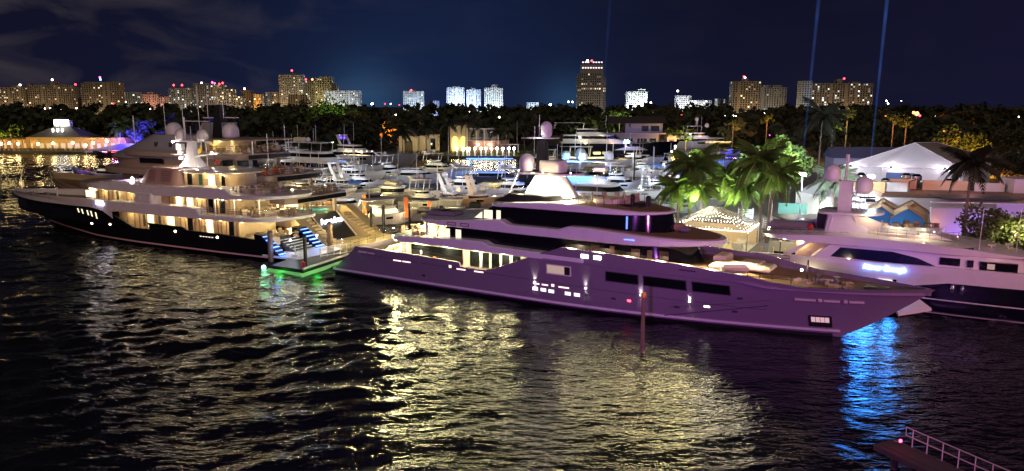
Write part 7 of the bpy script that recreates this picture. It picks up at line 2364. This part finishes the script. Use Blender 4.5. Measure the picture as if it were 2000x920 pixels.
lamp('kiosk_lamp', (b.x - 1, b.y - 3, 4.6), 60, (0.9, 1.0, 0.9), 0.2)
b = at(1600, 432, 108)
t = thing('shed', 'low tan-roofed shed beneath the drooping palm', 'shed', (b.x, 104, 1.3))
MB().box(-5, 5, 0, 8, 0, 2.6).build('wall', CREAM, t)
MB().box(-5.3, 5.3, -0.4, 8.4, 2.6, 2.85).build('roof', SHADE, t)
lamp('shed_lamp', (b.x, 101, 3.6), 160, (0.8, 0.5, 1.0), 0.2)

# kitchen building with roof plant
KW = mat('terracotta_wall', (0.46, 0.30, 0.22), 0.85, var=0.15, scale=0.4)
LW = mat('pale_wall', (0.52, 0.47, 0.50), 0.85, var=0.1, scale=0.3)
b = at(1850, 400, 118)
t = thing('kitchen_building', 'long flat-roofed building with terracotta parapets and roof ducts', 'building', (b.x, 118, 1.3), rad(-10))
ROOFM = mat('gravel_roof', (0.13, 0.085, 0.07), 0.95, var=0.4, scale=2)
MB().box(-14, 26, 0, 26, 0, 4.4).build('wall', LW, t)
MB().box(-13.8, 25.8, 0.2, 25.8, 4.4, 4.5).build('roof', ROOFM, t)
for x0, x1, y0, h, mm in ((-14, -7.5, 6, 1.8, mat('orange_lit_wall', (0.55, 0.38, 0.20), 0.8)), (-5.5, -0.5, 13, 1.7, KW), (0.2, 7.5, 12.0, 1.6, KW), (8, 12.5, 11, 1.4, LW), (13.0, 17.5, 9, 2.3, LW), (11.5, 19, 0.3, 1.0, KW)):
    MB().box(x0, x1, y0, y0 + (0.4 if h < 2.2 else 5.0), 4.5, 4.5 + h).build('parapet', mm, t)
MB().box(-1.5, 9.8, -1.6, 4.5, 4.5, 4.75).build('canopy_roof', mat('slate_sheet', (0.10, 0.11, 0.14), 0.6, var=0.2), t)
for x, y, r0, h in ((-9.2, 14, 0.75, 2.6), (-5.8, 12.0, 0.7, 1.9), (-1.6, 15.0, 0.75, 2.6), (0.2, 15.4, 0.85, 2.4), (4.8, 13.6, 0.7, 1.8), (9.8, 13.0, 0.55, 1.6)):
    MB().lathe([(r0 * 0.7, 0), (r0 * 0.7, h * 0.5), (r0, h * 0.55), (r0, h * 0.85), (r0 * 0.5, h)], x, y, 4.5, 12).build('roof_duct', STEEL, t, True)
MB().rbox(-5.0, 9.5, 4.5, 3.4, 2.2, 1.5).build('condenser', WHITE, t)
MB().tube([(-3.2, 8, 4.5), (-3.2, 8, 6.2), (-2.2, 8, 6.6)], 0.12, 6).build('bent_pipe', DGREY, t)
MB().tube([(2.2, -1.8, 1.2), (2.2, -1.8, 4.6)], 0.07, 6).build('drain_pipe', DGREY, t)
for x, y, z, pw, c_ in ((-10.5, 3, 7.0, 420, (1.0, 0.5, 0.12)), (-1, 8, 8.5, 520, (1.0, 0.45, 0.25)), (6, 8, 8.0, 380, (1.0, 0.42, 0.4)), (15.5, 5, 8.0, 260, (0.5, 0.25, 1.0)), (12.6, 5.5, 6.8, 120, (1.0, 0.5, 0.15))):
    lamp('roof_light_or_reflection', (x, y, z), pw, c_, 0.3, t)
b = at(1815, 455, 106)
t = thing('boundary_wall', 'tall plain wall lit violet with an orange left end', 'wall', (b.x, 106, 1.3), rad(-10))
MB().box(0, 30, 0, 0.5, 0, 4.6).build('wall', LW, t)
MB().box(8.2, 30, -0.02, 0.6, 4.6, 5.3).build('wall_raise', LW, t)
MB().box(-0.1, 30, -0.12, 0.62, 5.3, 5.42).build('coping', WHITE, t)
for x in (3.5, 6.5, 10.5, 14.0):
    lamp('violet_wall_lamp', (x, -2.6, 1.0), 330, (0.36, 0.20, 1.0), 0.3, t)
lamp('orange_wall_lamp', (0.6, -1.3, 2.6), 70, (1.0, 0.45, 0.1), 0.2, t)
BLUE = mat('bright_blue_boards', (0.03, 0.22, 0.62), 0.7, var=0.1)
ORB = mat('tan_boards', (0.30, 0.18, 0.09), 0.8, var=0.15)
for px, ypk, Y, lab, mm in ((1722, 403, 104, 'blue gabled hut, left of the front pair', BLUE), (1774, 407, 102, 'blue gabled hut, right of the front pair', BLUE), (1728, 393, 109, 'tan gabled hut behind the left blue hut', ORB), (1785, 397, 108, 'tan gabled hut behind the right blue hut', ORB)):
    p = at(px, ypk, Y)
    t = thing('beach_hut', lab, 'hut', (p.x, Y, 1.3), rad(-24), 'gabled huts before the violet wall')
    w, hp = 2.0, p.z - 1.3
    hw_ = hp - 1.35
    m_ = MB()
    m_.add([(-w, 0, 0), (w, 0, 0), (w, 0, hw_), (0, 0, hp - 0.1), (-w, 0, hw_), (-w, 4.6, 0), (w, 4.6, 0), (w, 4.6, hw_), (0, 4.6, hp - 0.1), (-w, 4.6, hw_)],
           [(0, 1, 2, 3, 4), (9, 8, 7, 6, 5), (1, 6, 7, 2), (5, 0, 4, 9), (5, 6, 1, 0)])
    m_.build('wall', mm, t)
    for s_ in (-1, 1):
        m_ = MB()
        e_ = hw_ - 0.08
        m_.add([(0, -0.25, hp + 0.02), (s_ * (w + 0.25), -0.25, e_), (s_ * (w + 0.25), 4.8, e_), (0, 4.8, hp + 0.02), (0, -0.25, hp - 0.1), (s_ * (w + 0.25), -0.25, e_ - 0.12), (s_ * (w + 0.25), 4.8, e_ - 0.12), (0, 4.8, hp - 0.1)],
               [(0, 1, 2, 3) if s_ < 0 else (3, 2, 1, 0), (7, 6, 5, 4), (0, 4, 5, 1), (1, 5, 6, 2), (2, 6, 7, 3)])
        m_.build('roof', ORB, t)
lamp('hut_lamp', (at(1745, 440, 98).x, 98.5, 4.6), 330, (0.75, 0.85, 1.0), 0.2)
lamp('hut_lamp', (at(1790, 420, 104).x, 103, 8.0), 90, (1.0, 0.55, 0.25), 0.2)
b = at(1665, 312, 215)
t = thing('house', 'low white house with blue-lit gable roof left of the big marquee', 'house', (b.x, 210, 1.3), rad(-8))
MB().box(-7, 12, 0, 9, 0, 4.4).build('wall', LW, t)
gable(t, -7, 12, 0, 9, 4.4, 7.2, mat('blue_grey_roof', (0.12, 0.12, 0.2), 0.8))
lamp('blue_lamp', (b.x - 4, 198, 7), 1500, (0.35, 0.4, 1.0), 0.3)

# ------------------------------------------------------------------ street lamps and lit trees of the far town
LMP = {'w': lit('street_white', (1.0, 0.93, 0.82), 18.0), 'o': lit('street_orange', (1.0, 0.22, 0.07), 5.0), 'r': lit('street_red', (1.0, 0.05, 0.12), 4.0), 'b': lit('street_blue_white', (0.7, 0.85, 1.0), 45.0), 'm': lit('street_magenta', (0.8, 0.08, 0.75), 3.0)}
SL = {(727, 203): 'blazing on the horizon right of the pale wide block',
      (763, 203): 'on the horizon between two red lights',
      (752, 203): 'on the horizon right of the blazing lamp',
      (780, 205): 'at the foot of the bluish centre-strip block',
      (755, 222): 'in the trees, left of a close pair',
      (773, 224): 'in the trees, right of a close pair',
      (762, 221): 'dimmest of three close together in the trees',
      (725, 262): 'low beside the purple-domed yacht',
      (646, 222): 'upper left of two under the green lit tree',
      (652, 226): 'lower right of two under the green lit tree',
      (642, 247): 'low in the trees above the twin white domes',
      (316, 222): 'in dark trees below the low orange-glow block',
      (331, 229): 'above the blue flooded tree',
      (88, 212): 'left of two below the long tan slab',
      (98, 211): 'right of two below the long tan slab',
      (120, 215): 'under the right end of the long tan slab',
      (150, 211): 'under the narrow dim tower',
      (223, 203): 'at the foot of the tall tan mast slab',
      (246, 199): 'at the foot of the small white-topped block',
      (294, 213): 'below the pinkish plain block',
      (28, 236): 'left of the restaurant lantern in the trees',
      (165, 234): 'right of the restaurant lantern in the trees',
      (975, 229): 'upper one above the leaning villa palms',
      (977, 238): 'lower one above the leaning villa palms',
      (1013, 228): 'left of a trio near the black mast top',
      (1009, 240): 'lowest of a trio near the black mast top',
      (1020, 232): 'right of a trio near the black mast top',
      (880, 205): 'under the leftmost pale blue tower',
      (948, 205): 'under the tower with the blue crown',
      (917, 218): 'under the middle blue-grey block',
      (1075, 205): 'dazzling on the horizon left of the tallest tower',
      (1110, 199): 'left of two at the tallest tower foot',
      (1118, 199): 'right of two at the tallest tower foot',
      (1123, 242): 'above the far dark hulled yacht',
      (1173, 236): 'at the foot of the faint streak',
      (1190, 222): 'right of the faint streak',
      (1276, 222): 'upper one under the white hotel right end',
      (1270, 233): 'lower one under the white hotel right end',
      (1271, 201): 'bright beside the white hotel base',
      (1258, 235): 'above the violet house roof',
      (1326, 214): 'under the small spire building',
      (1331, 224): 'below the small spire building',
      (1374, 221): 'below the long low white building',
      (1335, 241): 'over the far white yacht',
      (1416, 227): 'left of three below the balcony tower',
      (1432, 226): 'middle of three below the balcony tower',
      (1437, 227): 'right of three below the balcony tower',
      (1314, 267): 'right of the violet house',
      (1275, 280): 'at the far yacht bow tip',
      (1438, 262): 'left of three beside the yellow windowed yacht',
      (1451, 266): 'in the middle of three beside the yellow windowed yacht',
      (1462, 265): 'right of three beside the yellow windowed yacht',
      (1504, 266): 'glowing large above the green tree clump',
      (1500, 237): 'in the orange tree above the green clump',
      (1572, 213): 'flaring beside the left streak',
      (1616, 221): 'left of two above the shaggy palm',
      (1635, 220): 'right of two above the shaggy palm',
      (1641, 215): 'above the shaggy palm',
      (1482, 222): 'left of two below the dim blue-grey tower',
      (1493, 221): 'right of two below the dim blue-grey tower',
      (1550, 220): 'left of the streak in the trees',
      (1731, 197): 'upper left of three on the horizon right of the streak',
      (1734, 202): 'lower of three on the horizon right of the streak',
      (1760, 197): 'faint right of three on the horizon',
      (1686, 221): 'flaring over the yellow-lit tree left of the right streak',
      (1729, 229): 'left of a pair right of the right streak',
      (1748, 228): 'right of a pair right of the right streak',
      (1790, 222): 'largest flare in the far right cluster',
      (1796, 226): 'within the far right flare cluster',
      (1784, 220): 'left part of the far right flare cluster',
      (1848, 236): 'over the marquee ridge',
      (1833, 237): 'left of the magenta lamp over the marquee',
      (1878, 236): 'right of the magenta lamp over the marquee',
      (1845, 254): 'close above the marquee ridge',
      (1905, 266): 'nearest the marquee right end',
      (1815, 231): 'dim, right of the flare cluster',
      (1989, 228): 'alone at the right frame edge',
      (1826, 226): 'tiny, above the marquee ridge'}
ST = [(727, 203, 'b', 1.3), (763, 203, 'w', .6), (752, 203, 'r', .7), (780, 205, 'r', .6), (755, 222, 'w', .8), (773, 224, 'w', .8), (762, 221, 'w', .5), (725, 262, 'r', .8), (646, 222, 'w', .9), (652, 226, 'w', .9), (642, 247, 'w', .5), (316, 222, 'w', .7), (331, 229, 'w', .9),
      (88, 212, 'w', .7), (98, 211, 'w', .7), (120, 215, 'w', .7), (150, 211, 'w', .8), (223, 203, 'r', .9), (246, 199, 'w', .6), (294, 213, 'w', .5), (28, 236, 'w', .8), (165, 234, 'w', .6), (975, 229, 'w', 1.0), (977, 238, 'w', .8), (1013, 228, 'w', .9), (1009, 240, 'w', .6), (1020, 232, 'w', .6), (880, 205, 'w', .7), (948, 205, 'b', .5), (917, 218, 'w', .4),
      (1075, 205, 'b', 1.5), (1110, 199, 'w', 1.0), (1118, 199, 'w', .9), (1123, 242, 'w', .6), (1173, 236, 'w', .7), (1190, 222, 'w', .6), (1276, 222, 'w', .5), (1270, 233, 'w', .8), (1271, 201, 'w', 1.2), (1258, 235, 'w', .5), (1326, 214, 'w', .6), (1331, 224, 'r', 0.9), (1374, 221, 'm', 1.0), (1335, 241, 'w', .7), (1416, 227, 'w', .6), (1432, 226, 'w', .7), (1437, 227, 'w', .6), (1314, 267, 'o', 1.2), (1275, 280, 'o', 1.0),
      (1438, 262, 'm', .8), (1451, 266, 'o', .8), (1462, 265, 'm', .7), (1504, 266, 'm', 1.8), (1500, 237, 'o', .9), (1572, 213, 'o', 1.6), (1616, 221, 'w', .7), (1635, 220, 'w', .7), (1641, 215, 'r', .6), (1482, 222, 'w', .6), (1493, 221, 'w', .6), (1550, 220, 'w', .5), (1731, 197, 'w', .9), (1734, 202, 'w', .9), (1760, 197, 'w', .5),
      (1686, 221, 'o', 1.5), (1729, 229, 'o', 1.4), (1748, 228, 'o', 1.5), (1790, 222, 'o', 2.0), (1796, 226, 'r', 1.1), (1784, 220, 'o', 1.3), (1848, 236, 'm', .9), (1833, 237, 'w', .6), (1878, 236, 'r', 1.1), (1845, 254, 'o', 1.8), (1905, 266, 'o', 1.9), (1815, 231, 'w', .5), (1989, 228, 'w', .6), (1826, 226, 'w', .5)]
for px, py, k, s in ST:
    r = random.Random(px * 31 + py)
    D = 330 + (300 - py) * 3.2 + r.uniform(-20, 20) if py > 206 else 1000 + r.uniform(-100, 100)
    if px > 1600:
        D = 260 + (300 - py) * 2.6
    p = at(px, py, D)
    word = {'w': 'white', 'o': 'orange', 'r': 'red', 'b': 'blue-white', 'm': 'magenta'}[k]
    t = thing('street_lamp', '%s street lamp %s' % (word, SL[(px, py)]), 'lamp', (p.x, p.y, 0.9), 0, '%s street lamps of the far town' % word)
    MB().tube([(0, 0, 0), (0, 0, p.z - 0.9)], 0.1, 5).build('post', DGREY, t)
    MB().ball(0, -0.3, p.z - 0.9, s * D * (0.00105 if k in 'wb' else 0.0014), 8).build('lamp_head', LMP[k], t)
    if k in 'om' or s > 0.85:
        lamp('street_light', (0, -3.5, p.z - 0.5), (2600 if k == 'o' else 450) * (D / 400) ** 2, {'w': (1, .9, .75), 'o': (1, .30, .06), 'r': (1, .1, .1), 'b': (.7, .85, 1), 'm': (.8, .1, .8)}[k], 0.4, t)
for px, py, s, m_, lab, c_ in ((1312, 262, 4, LEAFG, 'small orange-lit tree behind the violet house', (1, .35, .06)), (1432, 240, 3, LEAFG, 'thin orange-lit tree right of the yellow windowed yacht', (1, .4, .1)), (1498, 232, 4, LEAFG, 'orange-lit tree above the magenta lamp', (1, .35, .06)),
                              (1655, 222, 4, LEAFG, 'orange-lit tree beneath the long right-hand block', (1, .4, .08)), (1627, 240, 5, LEAFG, 'yellow-green lit tree beside the shaggy palm', (.8, .9, .2)), (1745, 232, 4, LEAFG, 'tree lit red-orange between the two streaks', (1, .25, .05)),
                              (1770, 238, 4, LEAFG, 'low tree lit orange beside the flaring lamps', (1, .3, .06)), (1850, 262, 5, LEAFG, 'reddish lit tree above the marquee ridge', (1, .2, .05)), (1898, 275, 5, LEAFG, 'orange-red tree nearest the right street lamp', (1, .25, .05)), (1850, 285, 6, LEAFG, 'bush lit amber behind the marquee ridge', (1, .6, .08)),
                              (1900, 296, 6, LEAFG, 'amber bush behind the marquee end', (1, .6, .08)), (1340, 262, 6, LEAFG, 'dim yellow-green tree behind the far white yacht', (.8, .8, .2)), (1210, 228, 9, LEAFG, 'faintly lit wide green tree left of the white hotel', (.7, .8, .4)), (20, 258, 6, LEAFG, 'yellow-lit palm-like tree at the left edge over the restaurant', (.9, .7, .2)),
                              (82, 262, 4, LEAFG, 'amber-lit tree left of the roof lantern', (1, .6, .1)), (148, 258, 4, LEAFG, 'brownish lit tree right of the roof lantern', (1, .6, .35))):
    D = 352 if px < 200 else (330 if px < 1500 else 250)
    if 1200 < px < 1222:
        D = 480
    if px > 1840:
        D = 215
    p = at(px, py, D)
    t = thing('tree', lab, 'tree', (p.x, D, 0.9), 0, 'lamp-lit trees of the far town')
    MB().tube([(0, 0, 0), (0.1, 0, p.z - 1.5)], 0.2, 6).build('trunk', BARK, t)
    mb = MB()
    for k in range(7):
        leaf_cloud(mb, r_.uniform(-s, s) * 0.5, r_.uniform(-s, s) * 0.3, p.z - 1.0 + r_.uniform(-s, s) * 0.35, s * 0.4, s * 0.4, s * 0.3, 28, s * 0.09, r_)
    mb.build('crown', m_, t)
    lamp('tree_light', (p.x, D - s * 1.3, p.z - s * 0.5), (1500 if px > 1600 else 3200) * (s / 4) ** 2, c_, 0.3)
